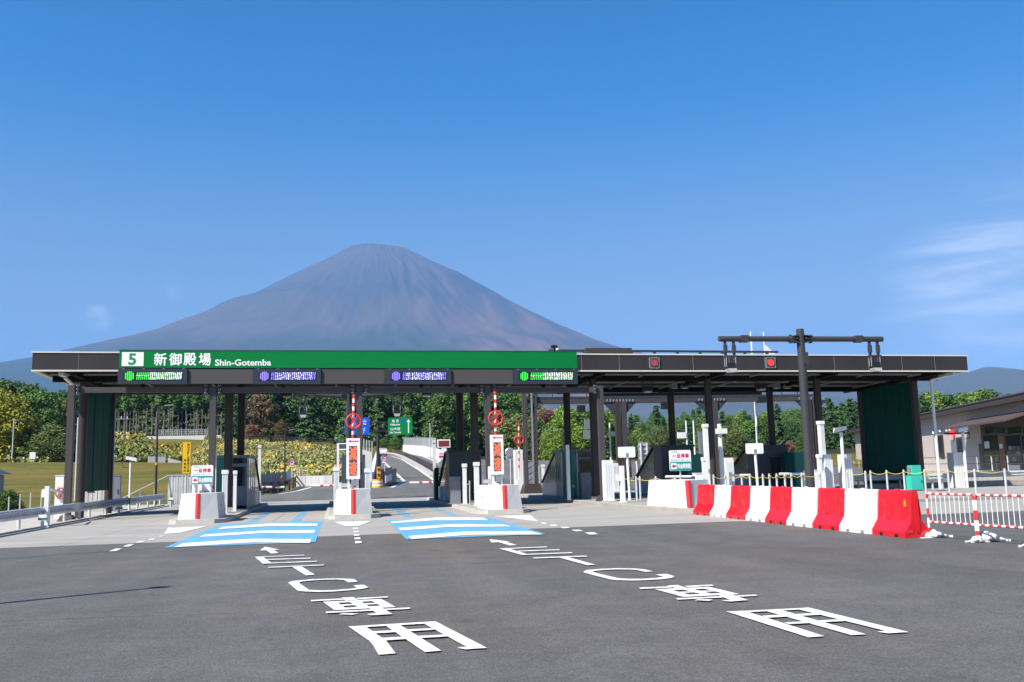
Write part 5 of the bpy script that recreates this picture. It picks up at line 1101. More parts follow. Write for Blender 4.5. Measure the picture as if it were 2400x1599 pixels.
# ---- glazed toll booths (teal door, aluminium frames)
def booth(x0, x1, y0, y1, y2, lab, doorside=-1, zt_=2.62):
    t_ = thing('toll_booth', ((x0 + x1) / 2, y0, D), lab, 'booth', 'glazed toll booths')
    w_ = x1 - x0
    MB().box(x0 - 0.05, x1 + 0.05, y0 - 0.05, y1 + 0.03, zt_ - 0.08, zt_ + 0.06).build('roof', 'grey_panel', t_)
    rf = MB(); rf.profx([(y1 + 0.031, zt_ + 0.05), (y2 + 0.04, 0.93), (y2 + 0.04, 0.83), (y1 + 0.031, zt_ - 0.07)], x0 - 0.04, x1 + 0.04); rf.build('stair_roof', 'dark', t_)
    tx = x0 + w_ * 0.46
    MB().box(x0 + 0.04, tx, y0, y0 + 0.05, D + 0.05, zt_ - 0.1).build('teal_panel', 'teal', t_)
    for x in (x0, tx, x1 - 0.06):
        MB().box(x, x + 0.06, y0 - 0.02, y0 + 0.055, D, zt_ - 0.08).build('frame_post', 'alu', t_)
    dr = MB().box(tx + 0.065, x1 - 0.065, y0 + 0.005, y0 + 0.05, D + 0.12, zt_ - 0.35).build('door', 'grey_panel', t_)
    MB().box(tx + 0.14, x1 - 0.14, y0 - 0.006, y0 + 0.004, D + 1.05, zt_ - 0.5).build('window', 'glass', dr)
    MB().box(tx + 0.14, x1 - 0.14, y0 - 0.008, y0 + 0.004, D + 0.2, D + 0.95).build('door_panel', 'cab', dr)
    MB().box(tx + 0.062, x1 - 0.062, y0 + 0.006, y0 + 0.05, zt_ - 0.33, zt_ - 0.09).build('transom', 'glass', t_)
    for x in (x0, x1 - 0.05):
        MB().box(x, x + 0.05, y0 + 0.06, y1, D, 0.95).build('side_panel', 'grey_panel', t_)
        MB().box(x + 0.012, x + 0.038, y0 + 0.06, y1, 0.955, zt_ - 0.085).build('side_glass', 'glass', t_)
        for j in range(4): yy = y0 + 0.2 + j * (y1 - y0 - 0.25) / 3; MB().box(x - 0.012, x + 0.062, yy - 0.03, yy + 0.03, D + 0.001, zt_ - 0.086).build('mullion', 'alu', t_)
        g_ = MB(); g_.profx([(y1 + 0.005, 0.95), (y1 + 0.005, zt_ - 0.1), (y2 - 0.02, 0.85), (y2 - 0.02, 0.8)], x + 0.012, x + 0.038); g_.build('stair_glass', 'glass_side', t_)
        d_ = MB(); d_.profx([(y1 + 0.005, D), (y1 + 0.005, 0.94), (y2, 0.79), (y2, D)], x, x + 0.05); d_.build('dwarf_wall', 'alu', t_)
    return t_
booth(-6.0, -4.28, 46.6, 50.3, 53.6, 'glazed toll booth with teal front panel on the island near the yellow sign')
b4 = booth(11.75, 13.6, 49.2, 50.6, 54.2, 'glazed toll booth with teal panels behind the brown column and grey machine')
# teal payment machine and grey cabinet in front of the fourth booth
A, B = AY(q(44, 697, 985), 46.2), AY(q(44, 795, 1480), 46.2)
t_ = thing('payment_machine', ((A[0] + B[0]) / 2, 46.2, D), 'glossy teal payment machine with an orange stripe by the brown column', 'machine')
MB().prism([(A[0], 46.3), (A[0] + 0.1, 46.12), (B[0] - 0.1, 46.12), (B[0], 46.3), (B[0], 46.9), (A[0], 46.9)], D + 0.06, A[2]).build('body', 'teal', t_)
MB().box(A[0] + 0.11, B[0] - 0.11, 46.105, 46.119, D + 0.55, D + 0.68).build('stripe', 'amber', t_); MB().box(A[0] + 0.08, B[0] - 0.08, 46.2, 46.85, D, D + 0.06).build('plinth', 'dark', t_)
sensor(44, 825, 945, 1195, 46.0, D, 'grey machine cabinet between the teal machine and the brown column', cap=False, m='cab', name='machine_cabinet', dpt=0.6, group='grey machine cabinets')
for k, xa, xb, yt, Y, lab in ((27, -60, 170, 580, 47.0, 'big teal screen panel behind the barrier-end stop-and-pay sign'), (27, 1580, 1735, 540, 47.0, 'tall teal screen panel left of the tall camera pole')):
    A, B = AY(q(k, xa, yt), Y), AY(q(k, xb, yt), Y); t_ = thing('teal_screen', ((A[0] + B[0]) / 2, Y, D), lab, 'panel', 'teal screens on the wide island')
    MB().box(A[0], B[0], Y, Y + 1.2, D + 0.12, A[2]).build('panel', 'teal', t_)
    for x in (A[0] + 0.1, B[0] - 0.1): MB().box(x - 0.04, x + 0.04, Y + 0.1, Y + 0.18, D, D + 0.125).build('leg', 'dark', t_)
    MB().box(A[0] - 0.03, B[0] + 0.03, Y - 0.03, Y + 1.23, A[2], A[2] + 0.05).build('top_edge', 'teal', t_)
# ---- lowered booms on the far side of the lanes
def low_boom(P0, P1, lab, bands=9, base=0.0, m2='red', hx=None):
    a, b = Vector(P0), Vector(P1); t_ = thing('lowered_boom', (a.x, a.y, base), lab, 'barrier arm', 'lowered boom arms')
    for i in range(bands):
        MB().cyl(a + (b - a) * (i / bands), a + (b - a) * ((i + 1) / bands), 0.06, 0.06, 10).build('band', 'white_flat' if i not in (2, 5) else m2, t_)
    MB().box(a.x - 0.17, a.x + 0.17, a.y - 0.17, a.y + 0.17, base, a.z + 0.16).build('drive_housing', 'white', t_)
low_boom((AY(q(4, 500, 1128), 57.5)[0], 57.5, AY(q(4, 500, 1128), 57.5)[2]), (AY(q(4, 272, 1132), 57.5)[0], 57.5, AY(q(4, 272, 1132), 57.5)[2]), 'lowered red and white boom arm across the lane towards the far road')
low_boom((AY(q(3, 800, 1075), 58)[0], 58, AY(q(3, 800, 1075), 58)[2]), (AY(q(3, 555, 1080), 58)[0], 58, AY(q(3, 555, 1080), 58)[2]), 'lowered red and white boom arm in front of the pale retaining wall')
low_boom((AY(q(23, 1240, 892), 57.6)[0], 57.6, AY(q(23, 1240, 892), 57.6)[2]), (AY(q(23, 1800, 893), 57.6)[0], 57.6, AY(q(23, 1800, 893), 57.6)[2]), 'lowered red and white boom arm behind the teal booth', base=0.0)
low_boom((AY(q(27, 110, 880), 41.6)[0], 41.6, AY(q(27, 110, 900), 41.6)[2]), (AY(q(26, 1175, 903), 41.6)[0], 41.6, AY(q(26, 1175, 903), 41.6)[2]), 'lowered white boom arm behind the barrier-end stop-and-pay sign', bands=3, base=D, m2='barrier_white')
low_boom((AY(q(27, 640, 880), 42.8)[0] - 0.3, 42.8, AY(q(27, 640, 880), 42.8)[2]), (AY(q(27, 905, 878), 42.8)[0], 42.8, AY(q(27, 905, 878), 42.8)[2]), 'lowered white boom arm reaching out from the broad pale cabinet', bands=3, base=D, m2='barrier_white')
low_boom((AY(q(27, 1790, 858), 41.0)[0], 41.0, AY(q(27, 1790, 858), 41.0)[2]), (AY(q(27, 1350, 860), 41.0)[0], 41.0, AY(q(27, 1350, 860), 41.0)[2]), 'lowered white boom arm beside the tall camera pole', bands=3, base=D, m2='barrier_white')
# drive cabinets with a hooked camera
for k, x0_, x1_, yt, Y, lab in ((27, 70, 185, 855, 40.4, 'white boom drive cabinet at the foot of the tall sensor column'), (27, 1868, 1950, 805, 39.6, 'white boom drive cabinet right of the tall camera pole')):
    A, B = AY(q(k, x0_, yt), Y), AY(q(k, x1_, yt), Y); t_ = thing('boom_drive', ((A[0] + B[0]) / 2, Y, D), lab, 'cabinet', 'boom drive cabinets')
    MB().box(A[0], B[0], Y, Y + 0.4, D, A[2]).build('cabinet', 'white', t_); MB().box(A[0] - 0.02, B[0] + 0.02, Y - 0.02, Y + 0.42, A[2], A[2] + 0.03).build('lid', 'white', t_)
    MB().cyl((A[0] - 0.12, Y + 0.2, A[2] - 0.2), (A[0] - 0.001, Y + 0.2, A[2] - 0.2), 0.1, 0.1, 12).build('hub', 'dark', t_)
# camera box on the first nose block
p = AY(q(22, 1370, 1250), 38.2); t_ = thing('plate_camera', (p[0], 38.2, D + 0.92), 'white plate camera on a stub post on the nose block near the yellow sign', 'camera')
MB().box(p[0] - 0.12, p[0] + 0.1, 38.1, 38.3, D + 0.91, p[2] - 0.12).build('stub', 'white', t_); MB().box(p[0] - 0.2, p[0] + 0.22, 38.0, 38.35, p[2] - 0.12, p[2] + 0.14).build('housing', 'white', t_); MB().cyl((p[0] + 0.2, 38.15, p[2]), (p[0] + 0.26, 38.15, p[2]), 0.06, 0.06, 10).build('lens', 'black', t_)
# equipment lying on the middle and third nose blocks
for (k, x, y), Y, lab in (((24, 235, 1135), 37.4, 'grey floodlight box on the middle nose block left of the stalk'), ((24, 315, 1140), 37.2, 'grey camera box at the foot of the middle slow down board'), ((25, 1225, 885), 37.3, 'grey floodlight box on the nose block by the stair house'), ((25, 1450, 885), 37.2, 'grey camera box at the foot of the slow down board by the stair house')):
    p = AY(q(k, x, y), Y); t_ = thing('equipment_box', (p[0], Y, D + 0.92), lab, 'camera', 'camera boxes on the nose blocks')
    MB().box(p[0] - 0.15, p[0] + 0.15, Y - 0.12, Y + 0.14, p[2] - 0.07, p[2] + 0.1).build('housing', 'alu', t_); MB().box(p[0] - 0.12, p[0] + 0.12, Y - 0.135, Y - 0.121, p[2] - 0.05, p[2] + 0.07).build('lens', 'lens', t_)
    MB().cyl((p[0], Y, D + 0.91), (p[0], Y, p[2] - 0.07), 0.04, 0.04, 8).build('stalk', 'white', t_)
p = AY(q(24, 190, 700), 41.0); q2 = AY(q(24, 240, 660), 41.0)
t_ = thing('side_display', (p[0], 41.0, D), 'dark roadside display in a white frame behind the middle slow down board', 'LED sign')
MB().box(AY(q(24, 140, 660), 41)[0], AY(q(24, 165, 660), 41)[0], 40.95, 41.08, D, q2[2]).build('post', 'white', t_)
f_ = MB(); xa, xb, zlo_, zhi_ = AY(q(24, 165, 660), 41)[0], AY(q(24, 330, 660), 41)[0], AY(q(24, 165, 740), 41)[2], q2[2]
MB().box(xa + 0.001, xb, 40.96, 41.07, zhi_ - 0.05, zhi_).build('frame_rail', 'white', t_); MB().box(xa + 0.001, xb, 40.96, 41.07, zlo_, zlo_ + 0.05).build('frame_rail', 'white', t_); MB().box(xa + 0.02, xb, 40.98, 41.05, zlo_ + 0.051, zhi_ - 0.051).build('screen', 'led_off', t_)

# ================================================================== BARRIERS, FENCES, RAILS
def barrier_mesh(red, seed, Ls=1.325):
    r_ = np.random.default_rng(seed); prof = [(0, 0), (0, .115), (.155, .345), (.165, .40), (.185, .60), (.205, .80), (.222, .96), (.245, 1.0), (.335, 1.0), (.358, .96), (.375, .80), (.395, .60), (.415, .40), (.425, .345), (.58, .115), (.58, 0)]
    ns = 17; mb = MB(); P = []
    ph = r_.random(4) * 6
    for i in range(ns):
        y = Ls * i / (ns - 1); u = i / (ns - 1)
        for j, (x, z) in enumerate(prof):
            if red and 3 <= j <= 6 and 0 < i < ns - 1:
                b_ = 0.020 * math.sin(u * 9 + ph[0] + z * 3) * math.sin(z * 7 + ph[1]) + 0.012 * math.sin(u * 17 + ph[2] + z * 5)
                x += b_
            P.append((x, y, z))
    m = len(prof)
    mb.add(P, [(i * m + j, (i + 1) * m + j, (i + 1) * m + (j + 1) % m, i * m + (j + 1) % m) for i in range(ns - 1) for j in range(m)], False)
    mb.add(P[:m], [tuple(range(m))]); mb.add(P[-m:], [tuple(range(m))[::-1]])
    return mb
def shift(mb, dx, dy, dz): mb.v = [(x + dx, y + dy, z + dz) for x, y, z in mb.v]; return mb
BX, BY0, BL = 11.9, 18.38, 1.337
order = ['nearest the pipe fence', 'second from the pipe fence', 'third from the pipe fence', 'fourth from the pipe fence', 'fifth from the pipe fence', 'fourth from the nose block', 'third from the nose block', 'second from the nose block', 'touching the nose block']
for i in range(9):
    red = i % 2 == 0; y0 = BY0 + i * BL; x0 = BX - 0.012 * i + 0.02 * ((i * 7) % 3 - 1)
    t_ = thing('water_barrier', (x0, y0, 0), ('red' if red else 'white') + ' plastic water-filled barrier, ' + order[i] + ' in the row', 'barrier', 'red and white barriers in a row')
    t_.rotation_euler = (0, 0, math.radians(((i * 13) % 7 - 3) * 0.45))
    sh = shift(barrier_mesh(red, 5 + i), x0, y0 + 0.006, 0.002).build('shell', 'barrier_red' if red else 'barrier_white', t_)
    for f in (0.27, 0.72):
        MB().box(x0 - 0.004, x0 + 0.1, y0 + f * BL - 0.06, y0 + f * BL + 0.06, 0.003, 0.075).build('fork_slot_shade', 'black' if red else 'cab', sh)  # dark box set slightly proud, painting the shade inside the fork notch
    MB().box(x0 + 0.183, x0 + 0.23, y0 + BL * 0.14, y0 + BL * 0.2, 0.70, 0.84).build('lug', 'red' if red else 'barrier_white', sh)
    if i == 0:
        MB().box(x0 + 0.172, x0 + 0.2, y0 + BL * 0.15, y0 + BL * 0.19, 0.66, 0.78).build('reflector', 'amber', sh)
        MB().box(x0 + 0.26, x0 + 0.34, y0 - 0.02, y0 + 0.005, 0.12, 0.92).build('coupling_tongue', 'barrier_red', sh)
        MB().box(x0 + 0.05, x0 + 0.17, y0 - 0.003, y0 + 0.006, 0.10, 0.17).build('maker_plate', 'letter_red', sh)
    MB().cyl((x0 + 0.29, y0 + BL * 0.5, 0.995), (x0 + 0.29, y0 + BL * 0.5, 1.025), 0.05, 0.05, 12).build('filler_cap', 'red' if red else 'barrier_white', sh)
# ---- pipe fences
def pipe_fence(P0, P1, lab):
    a, b = Vector((P0[0], P0[1], 0)), Vector((P1[0], P1[1], 0)); d = (b - a).normalized(); Ln = (b - a).length
    t_ = thing('pipe_fence', tuple(a), lab, 'fence', 'red and white pipe fences')
    U = Vector((0, 0, 1)); H = 0.93; r = 0.023
    def banded(p, q_, n, start, nm):
        for i in range(n): MB().cyl(p + (q_ - p) * (i / n), p + (q_ - p) * ((i + 1) / n), r, r, 10).build(nm, 'red' if (i + start) % 2 == 0 else 'white_flat', t_)
    banded(a + U * H + d * 0.06, b + U * H - d * 0.06, 11, 1, 'top_rail_band')
    banded(a + U * 0.34, b + U * 0.34, 13, 1, 'bottom_rail_band')
    for e_, s in ((a, 1), (b, -1)):
        pts = [e_ + U * (H - 0.10), e_ + U * (H - 0.03) + d * s * 0.015, e_ + U * H + d * s * 0.06]
        mb = MB(); mb.tube([tuple(p) for p in pts], r * 1.05, 10); mb.build('corner_bend', 'red', t_)
        for i in range(4):
            z0, z1 = 0.02 + i * (H - 0.12) / 4, 0.02 + (i + 1) * (H - 0.12) / 4
            MB().cyl(e_ + U * z0, e_ + U * z1, r * 1.05, r * 1.05, 10).build('post_band', 'red' if i % 2 == 0 else 'white_flat', t_)
        MB().box(e_.x - 0.2, e_.x + 0.2, e_.y - 0.05, e_.y + 0.05, 0.002, 0.02).build('foot_plate', 'white_flat', t_)
    n = 10
    for i in range(1, n):
        p = a + d * (Ln * i / n); MB().cyl(p + U * 0.34, p + U * H, 0.0075, 0.0075, 6).build('bar', 'white_flat', t_)
pipe_fence((12.36, 18.25), (12.50, 16.93), 'red and white pipe fence touching the last red barrier')
pipe_fence((12.51, 16.88), (12.66, 15.56), 'red and white pipe fence with a striped sandbag between its feet')
pipe_fence((12.67, 15.50), (12.82, 14.18), 'red and white pipe fence farthest from the red barrier')
def sandbag(loc, L_, W_, H, rz, lab, stripe=False):
    t_ = thing('sandbag', loc, lab, 'sandbag', 'white sandbags weighting the pipe fences'); mb = MB(); nu, nv = 26, 14; P = []
    r_ = np.random.default_rng(int(loc[1] * 100)); ph = r_.random(6) * 6
    for i in range(nu + 1):
        u = i / nu; s = max(0.02, math.sin(math.pi * min(1, u * 1.25)) ** 0.6 if u < 0.8 else 0.32 * (1.05 - u) * 4)
        for j in range(nv):
            a_ = 2 * math.pi * j / nv; k = 1 + 0.10 * math.sin(3 * a_ + ph[0] + u * 9) + 0.07 * math.sin(5 * a_ + ph[1] - u * 14) + 0.05 * math.sin(u * 25 + ph[2])
            x = (u - 0.45) * L_; y = W_ / 2 * s * k * math.cos(a_); z = H / 2 * s * k * math.sin(a_) + H * 0.42 * (0.35 + 0.65 * s)
            co, si = math.cos(rz), math.sin(rz); P.append((loc[0] + x * co - y * si, loc[1] + x * si + y * co, max(0.006, z)))
    mb.add(P, [(i * nv + j, i * nv + (j + 1) % nv, (i + 1) * nv + (j + 1) % nv, (i + 1) * nv + j) for i in range(nu) for j in range(nv)], True)
    mb.build('sack', 'sack', t_)
    if stripe:
        st = MB(); Q = [(x, y, z) for x, y, z in P]
        c = np.mean(np.array(P), 0)
        ring = [tuple(c + (np.array(P[(8 + (j // 3)) * nv + j]) - c) * 1.012) for j in range(0, 9)]; ring2 = [tuple(c + (np.array(P[(10 + (j // 3)) * nv + j]) - c) * 1.012) for j in range(0, 9)]
        st.add(ring + ring2, [(j, j + 1, 9 + j + 1, 9 + j) for j in range(8)], True); st.build('blue_stripe', 'sack_stripe', t_, fix=False)
    MB().cyl((loc[0] + 0.52 * L_ * math.cos(rz), loc[1] + 0.52 * L_ * math.sin(rz), 0.02), (loc[0] + 0.66 * L_ * math.cos(rz), loc[1] + 0.66 * L_ * math.sin(rz), 0.012), 0.02, 0.035, 8).build('tied_neck', 'sack', t_)
sandbag((12.52, 18.27, 0), 0.52, 0.30, 0.19, math.radians(-12), 'white sandbag slumped against the last red barrier')
sandbag((12.78, 16.95, 0), 0.60, 0.32, 0.22, math.radians(-18), 'white sandbag with a blue stripe between two pipe fences', True)
sandbag((12.44, 16.86, 0), 0.34, 0.22, 0.15, math.radians(170), 'small white sandbag with dark print at the fence foot plates')
sandbag((12.62, 15.52, 0), 0.40, 0.26, 0.20, math.radians(160), 'small white sandbag at the feet of the farthest pipe fence')

# ---- rope posts on the wide island and the stair house island
def rope_row(pts, label, h=1.05, base=IH, sag=0.1, r=0.045):
    for i, p in enumerate(pts):
        t_ = thing('rope_post', (p[0], p[1], base), label.replace('posts', 'rope post', 1), 'bollard', label)
        MB().cyl((p[0], p[1], base), (p[0], p[1], base + h), r, r, 10).build('post', 'galv', t_)
        MB().cyl((p[0], p[1], base + h), (p[0], p[1], base + h + 0.03), r * 0.6, r * 0.3, 10).build('cap', 'galv', t_)
        MB().ring((p[0], p[1] - r - 0.01, base + h - 0.06), 0.03, 0.008, n=10, m=5).build('rope_eye', 'galv', t_)
    mb = MB()
    for a, b in zip(pts[:-1], pts[1:]):
        n = 8; Q = []
        for i in range(n + 1):
            f = i / n; Q.append((a[0] + (b[0] - a[0]) * f, a[1] + (b[1] - a[1]) * f - r - 0.012, base + h - 0.06 - sag * 4 * f * (1 - f)))
        mb.tube(Q, 0.013, 5)
    o = mb.build('barrier_rope', 'rope'); tag(o, 'slack yellow rope strung along the ' + label, 'rope')
rope_row([(26.56, 33.9), (26.3, 35.4), (26.05, 36.8), (25.8, 38.1), (25.1, 38.6), (24.5, 39.0), (24.0, 39.5), (23.2, 38.6), (22.7, 39.3)], 'grey posts by the mint cabinet')
row2 = []
for x in (1965, 1690, 1530, 1430, 1305, 1195, 1095, 895, 770, 520, 340):
    v = G(q(27, x, 868), 1.2); Yc = min(max(v[1], 37.4), 39.5); v = AY(q(27, x, 868), Yc); row2.append((v[0], Yc))
rope_row(row2, 'grey posts behind the plastic barriers')
row3 = [tuple(G(q(26, x, 1268), IH)[:2]) for x in (795, 650)]
row3 = [(14.2, 38.5), (13.6, 39.3), (13.0, 40.2)] + row3[:1] + [(row3[1][0] - 0.1, row3[1][1] + 0.6)]
rope_row(row3, 'grey posts behind the last nose block')
rope_row([tuple(G(q(25, x, y), IH)[:2]) for x, y in ((965, 1255), (873, 1240), (775, 1150), (716, 1140))], 'thin posts beside the stair house', r=0.03)

# ---- guardrails
def w_beam(x, y0, y1, zc, face=-1, parent=None, name='rail'):
    pr = [(0, .175), (.05, .15), (.085, .105), (.085, .07), (.03, .03), (.0, .0), (.03, -.03), (.085, -.07), (.085, -.105), (.05, -.15), (0, -.175)]
    P = [(x + face * a, zc + b) for a, b in pr] + [(x + face * a - face * 0.008, zc + b) for a, b in pr[::-1]]
    return MB().prof(P, y0, y1).build(name, 'galv', parent)
def guard(x, y0, y1, zc, posts, lab, face=1, base=0.0):
    t_ = thing('guardrail', (x, (y0 + y1) / 2, base), lab, 'guardrail', 'galvanised guardrails')
    n = max(1, int(round((y1 - y0) / 4)))
    for i in range(n): w_beam(x + 0.002 * (i % 2), y0 + i * (y1 - y0) / n, y0 + (i + 1) * (y1 - y0) / n - 0.003, zc, face, t_)
    for y in posts: MB().cyl((x - face * 0.09, y, base), (x - face * 0.09, y, zc + 0.12), 0.057, 0.057, 12).build('post', 'galv', t_)
    for ye, s in ((y0, -1), (y1, 1)):
        MB().cyl((x - face * 0.01, ye + s * 0.10, zc - 0.17), (x - face * 0.01, ye + s * 0.10, zc + 0.17), 0.11, 0.11, 14).build('end_cap', 'galv', t_)
    for y in posts[::2]: MB().box(x - face * 0.05, x + face * 0.0 - 0.001, y - 0.05, y + 0.05, zc - 0.1, zc + 0.1).build('bracket', 'galv', t_)
    return t_
guard(-10.62, 22.0, 40.9, 0.56, [24.6, 28.0, 31.4, 34.7, 38.0, 40.1], 'galvanised guardrail by the white striped post at the plaza edge')
guard(-10.55, 41.3, 50.3, 0.56, [42.0, 43.6, 46.5, 49.6], 'galvanised guardrail below the dark green end screen')
guard(-10.50, 50.7, 60.0, 0.56, [51.2, 53.2, 56.0, 58.0, 59.6], 'galvanised guardrail below the brown lamp post')
def guard_px(px, Y, zt_, lab, base=0.0, dirx=1):
    """guardrail seen square-on between two pixels at distance Y"""
    x0, x1 = AY(px[0], Y)[0], AY(px[1], Y)[0]; t_ = thing('guardrail', ((x0 + x1) / 2, Y, base), lab, 'guardrail', 'galvanised guardrails')
    pr = [(0, .155), (-.05, .13), (-.08, .09), (-.08, .06), (-.03, .025), (.0, .0), (-.03, -.025), (-.08, -.06), (-.08, -.09), (-.05, -.13), (0, -.155)]
    P = [(Y + a, zt_ - 0.16 + b) for a, b in pr] + [(Y + a + 0.008, zt_ - 0.16 + b) for a, b in pr[::-1]]
    n = max(1, int((x1 - x0) / 3.5))
    for i in range(n): MB().profx(P, x0 + i * (x1 - x0) / n, x0 + (i + 1) * (x1 - x0) / n - 0.003).build('rail', 'galv', t_)
    k = max(2, int((x1 - x0) / 1.8) + 1)
    for i in range(k): x = x0 + 0.3 + i * (x1 - x0 - 0.6) / (k - 1); MB().cyl((x, Y + 0.09, base), (x, Y + 0.09, zt_ - 0.05), 0.057, 0.057, 12).build('post', 'galv', t_)
    return t_
guard_px((q(8, 75, 920), q(8, 510, 920)), 46.2, 0.92, 'guardrail in the shade under the tall green screen', IH)
guard_px((q(8, 693, 920), q(8, 862, 920)), 44.0, 0.92, 'short guardrail stub beside the mint cabinet', IH)
guard_px((q(8, 975, 915), q(8, 1700, 915)), 46.0, 0.95, 'long guardrail in front of the office', IH)
plinth = MB().box(AY(q(8, 75, 1000), 46.6)[0], AY(q(8, 860, 1000), 46.6)[0] + 14, 46.5, 46.9, IH - 0.01, 0.42); tag(plinth.build('low_wall', 'kerb'), 'low concrete wall under the guardrails in front of the office', 'wall')
# delineators on the left guardrail
for (k, x, y), Y, lab in (((48, 490, 480), 35.6, 'green reflector post by the white striped post'), ((48, 1370, 355), 46.8, 'green reflector post at the gap in the guardrail'), ((48, 1965, 265), 57.0, 'green reflector post by the corrugated fence')):
    p = AY(q(k, x, y), Y); t_ = thing('reflector_post', (p[0], Y, 0.006), lab, 'post', 'green reflector posts')
    MB().cyl((p[0], Y, 0.006), (p[0], Y, p[2] - 0.04), 0.06, 0.06, 10).build('post', 'galv', t_); MB().box(p[0] - 0.15, p[0] + 0.15, Y - 0.02, Y + 0.02, p[2] - 0.03, p[2] + 0.05).build('green_plate', 'letter_green', t_); MB().box(p[0] - 0.13, p[0] + 0.13, Y - 0.03, Y + 0.03, p[2] + 0.051, p[2] + 0.16).build('reflector', 'white_flat', t_)

# ---- dark green end screens
def end_screen(x, y0, y1, z0, lab, face, n=7):
    t_ = thing('end_screen', (x, (y0 + y1) / 2, z0), lab, 'screen', 'dark green screens at the canopy ends'); zt_ = zb(x) - 0.22
    for i in range(n):
        ya, yb = y0 + i * (y1 - y0) / n, y0 + (i + 1) * (y1 - y0) / n
        off = 0.05 * math.sin(math.pi * (i + 0.5) / n)
        MB().box(x - 0.02 + face * off, x + 0.02 + face * off, ya + 0.02, yb - 0.02, z0, zt_).build('screen_panel', 'screen', t_)
        MB().box(x - 0.035 + face * off, x + 0.035 + face * off, yb - 0.018, yb + 0.018, z0, zt_).build('rib', 'screen_rib', t_)
    for z in (z0 + 0.02, z0 + (zt_ - z0) * 0.35, z0 + (zt_ - z0) * 0.68): MB().box(x - 0.04 - face * 0.03, x + 0.04 - face * 0.03, y0, y1, z - 0.025, z + 0.025).build('cross_rail', 'screen_rib', t_)
end_screen(-11.3, 44.85, 49.55, 1.15, 'dark green end screen hanging above the guardrail', 1, 3)
end_screen(30.0, 44.85, 49.55, 0.35, 'tall dark green ribbed end screen beside the office', -1)
# mint cabinet
p = G(q(8, 600, 1008), IH); Y = 42.2; A, B = AY(q(8, 543, 825), Y), AY(q(8, 660, 1008), Y)
t_ = thing('mint_cabinet', ((A[0] + B[0]) / 2, Y, IH), 'mint green two-part cabinet behind the rope posts', 'cabinet'); zmid = AY(q(8, 600, 908), Y)[2]
MB().box(A[0] + 0.02, B[0] - 0.02, Y, Y + 0.45, IH + 0.04, zmid).build('lower_case', 'mint', t_); MB().box(A[0] + 0.12, B[0] - 0.05, Y + 0.03, Y + 0.42, zmid + 0.015, A[2]).build('upper_case', 'mint', t_)
MB().box(A[0] + 0.02, A[0] + 0.115, Y + 0.1, Y + 0.3, zmid + 0.05, A[2] - 0.1).build('meter_box', 'cab', t_); MB().box(A[0] + 0.05, B[0] - 0.05, Y + 0.05, Y + 0.4, IH, IH + 0.04).build('plinth', 'dark', t_); MB().box(B[0] - 0.12, B[0] - 0.09, Y - 0.03, Y - 0.001, IH + 0.4, IH + 0.52).build('handle', 'dark', t_)

# ================================================================== THE OFFICE
W0 = np.array([43.5, 52.9, 0.0]); Wd = np.array([math.sin(math.radians(20.3)), math.cos(math.radians(20.3)), 0.0]); Wn = np.array([-Wd[1], Wd[0], 0.0])   # Wn points to the plaza
def WP(p, off=0.0):
    d = ray(p); o = W0 + Wn * off; t = np.dot(o - CP, Wn) / np.dot(d, Wn); return CP + d * t
def ws(p): v = WP(p); return float(np.dot(v - W0, Wd))
def wpt(s, z, off=0.0): v = W0 + Wd * s + Wn * off; return (v[0], v[1], z)
def wbox(mb, s0, s1, o0, o1, z0, z1):
    return mb.add([wpt(s0, z0, o0), wpt(s1, z0, o0), wpt(s1, z0, o1), wpt(s0, z0, o1), wpt(s0, z1, o0), wpt(s1, z1, o0), wpt(s1, z1, o1), wpt(s0, z1, o1)], [(0, 3, 2, 1), (4, 5, 6, 7), (0, 1, 5, 4), (1, 2, 6, 5), (2, 3, 7, 6), (3, 0, 4, 7)])
GZ0 = 0.75
sE = ws(q(7, 805, 1000)); sN = -12.0
of = thing('office_building', tuple(W0 + Wd * 20), 'single-storey beige office with a low brown roof and glazed entrance', 'building')
wbox(MB(), sN, sE, -9, 0, -0.3, 5.35).build('wall', 'beige', of)
roof = MB()
ov = 0.8
prf = [(ov, 5.28), (ov, 5.62), (-4.6, 6.75), (-10.2, 5.6), (-10.2, 5.3)]
n = len(prf); Pa = [wpt(sN - 1, z, o) for o, z in prf] + [wpt(sE + 1.6, z, o) for o, z in prf]
roof.add(Pa, [tuple(range(n)), tuple(range(n, 2 * n))[::-1]] + [(i, (i + 1) % n, n + (i + 1) % n, n + i) for i in range(n)])
rf = roof.build('roof', 'roofing', of)
for j in range(7):
    f = j / 6; o = ov + 0.012 - f * 5.9; z = 5.635 + f * 1.13; wbox(MB(), sN - 1.02, sE + 1.62, o - 0.05, o + 0.05, z - 0.02, z + 0.035).build('roof_batten', 'frame', rf)
wbox(MB(), sN - 1.0, sE + 1.6, ov + 0.002, ov + 0.06, 5.20, 5.45).build('gutter', 'frame', rf)
wbox(MB(), sN, sE - 0.01, 0.002, 2.2, -0.3, GZ0).build('terrace', 'kerb', of)
def facade(k, xa, xb, ya, yb, name, m, par, o0=0.003, o1=0.05, sub=None):
    s0, s1 = sorted((ws(q(k, xa, (ya + yb) / 2)), ws(q(k, xb, (ya + yb) / 2)))); zA, zB = WP(q(k, (xa + xb) / 2, ya))[2], WP(q(k, (xa + xb) / 2, yb))[2]
    return wbox(MB(), s0, s1, o0, o1, max(GZ0 + 0.003, min(zA, zB)), max(zA, zB)).build(name, m, par), s0, s1, min(zA, zB), max(zA, zB)
w1, *_ = facade(41, 335, 440, 725, 1060, 'window', 'frame', of); facade(41, 352, 425, 745, 1045, 'pane', 'glass', w1, 0.051, 0.058); facade(41, 300, 335, 725, 1060, 'shutter', 'greywall', of)
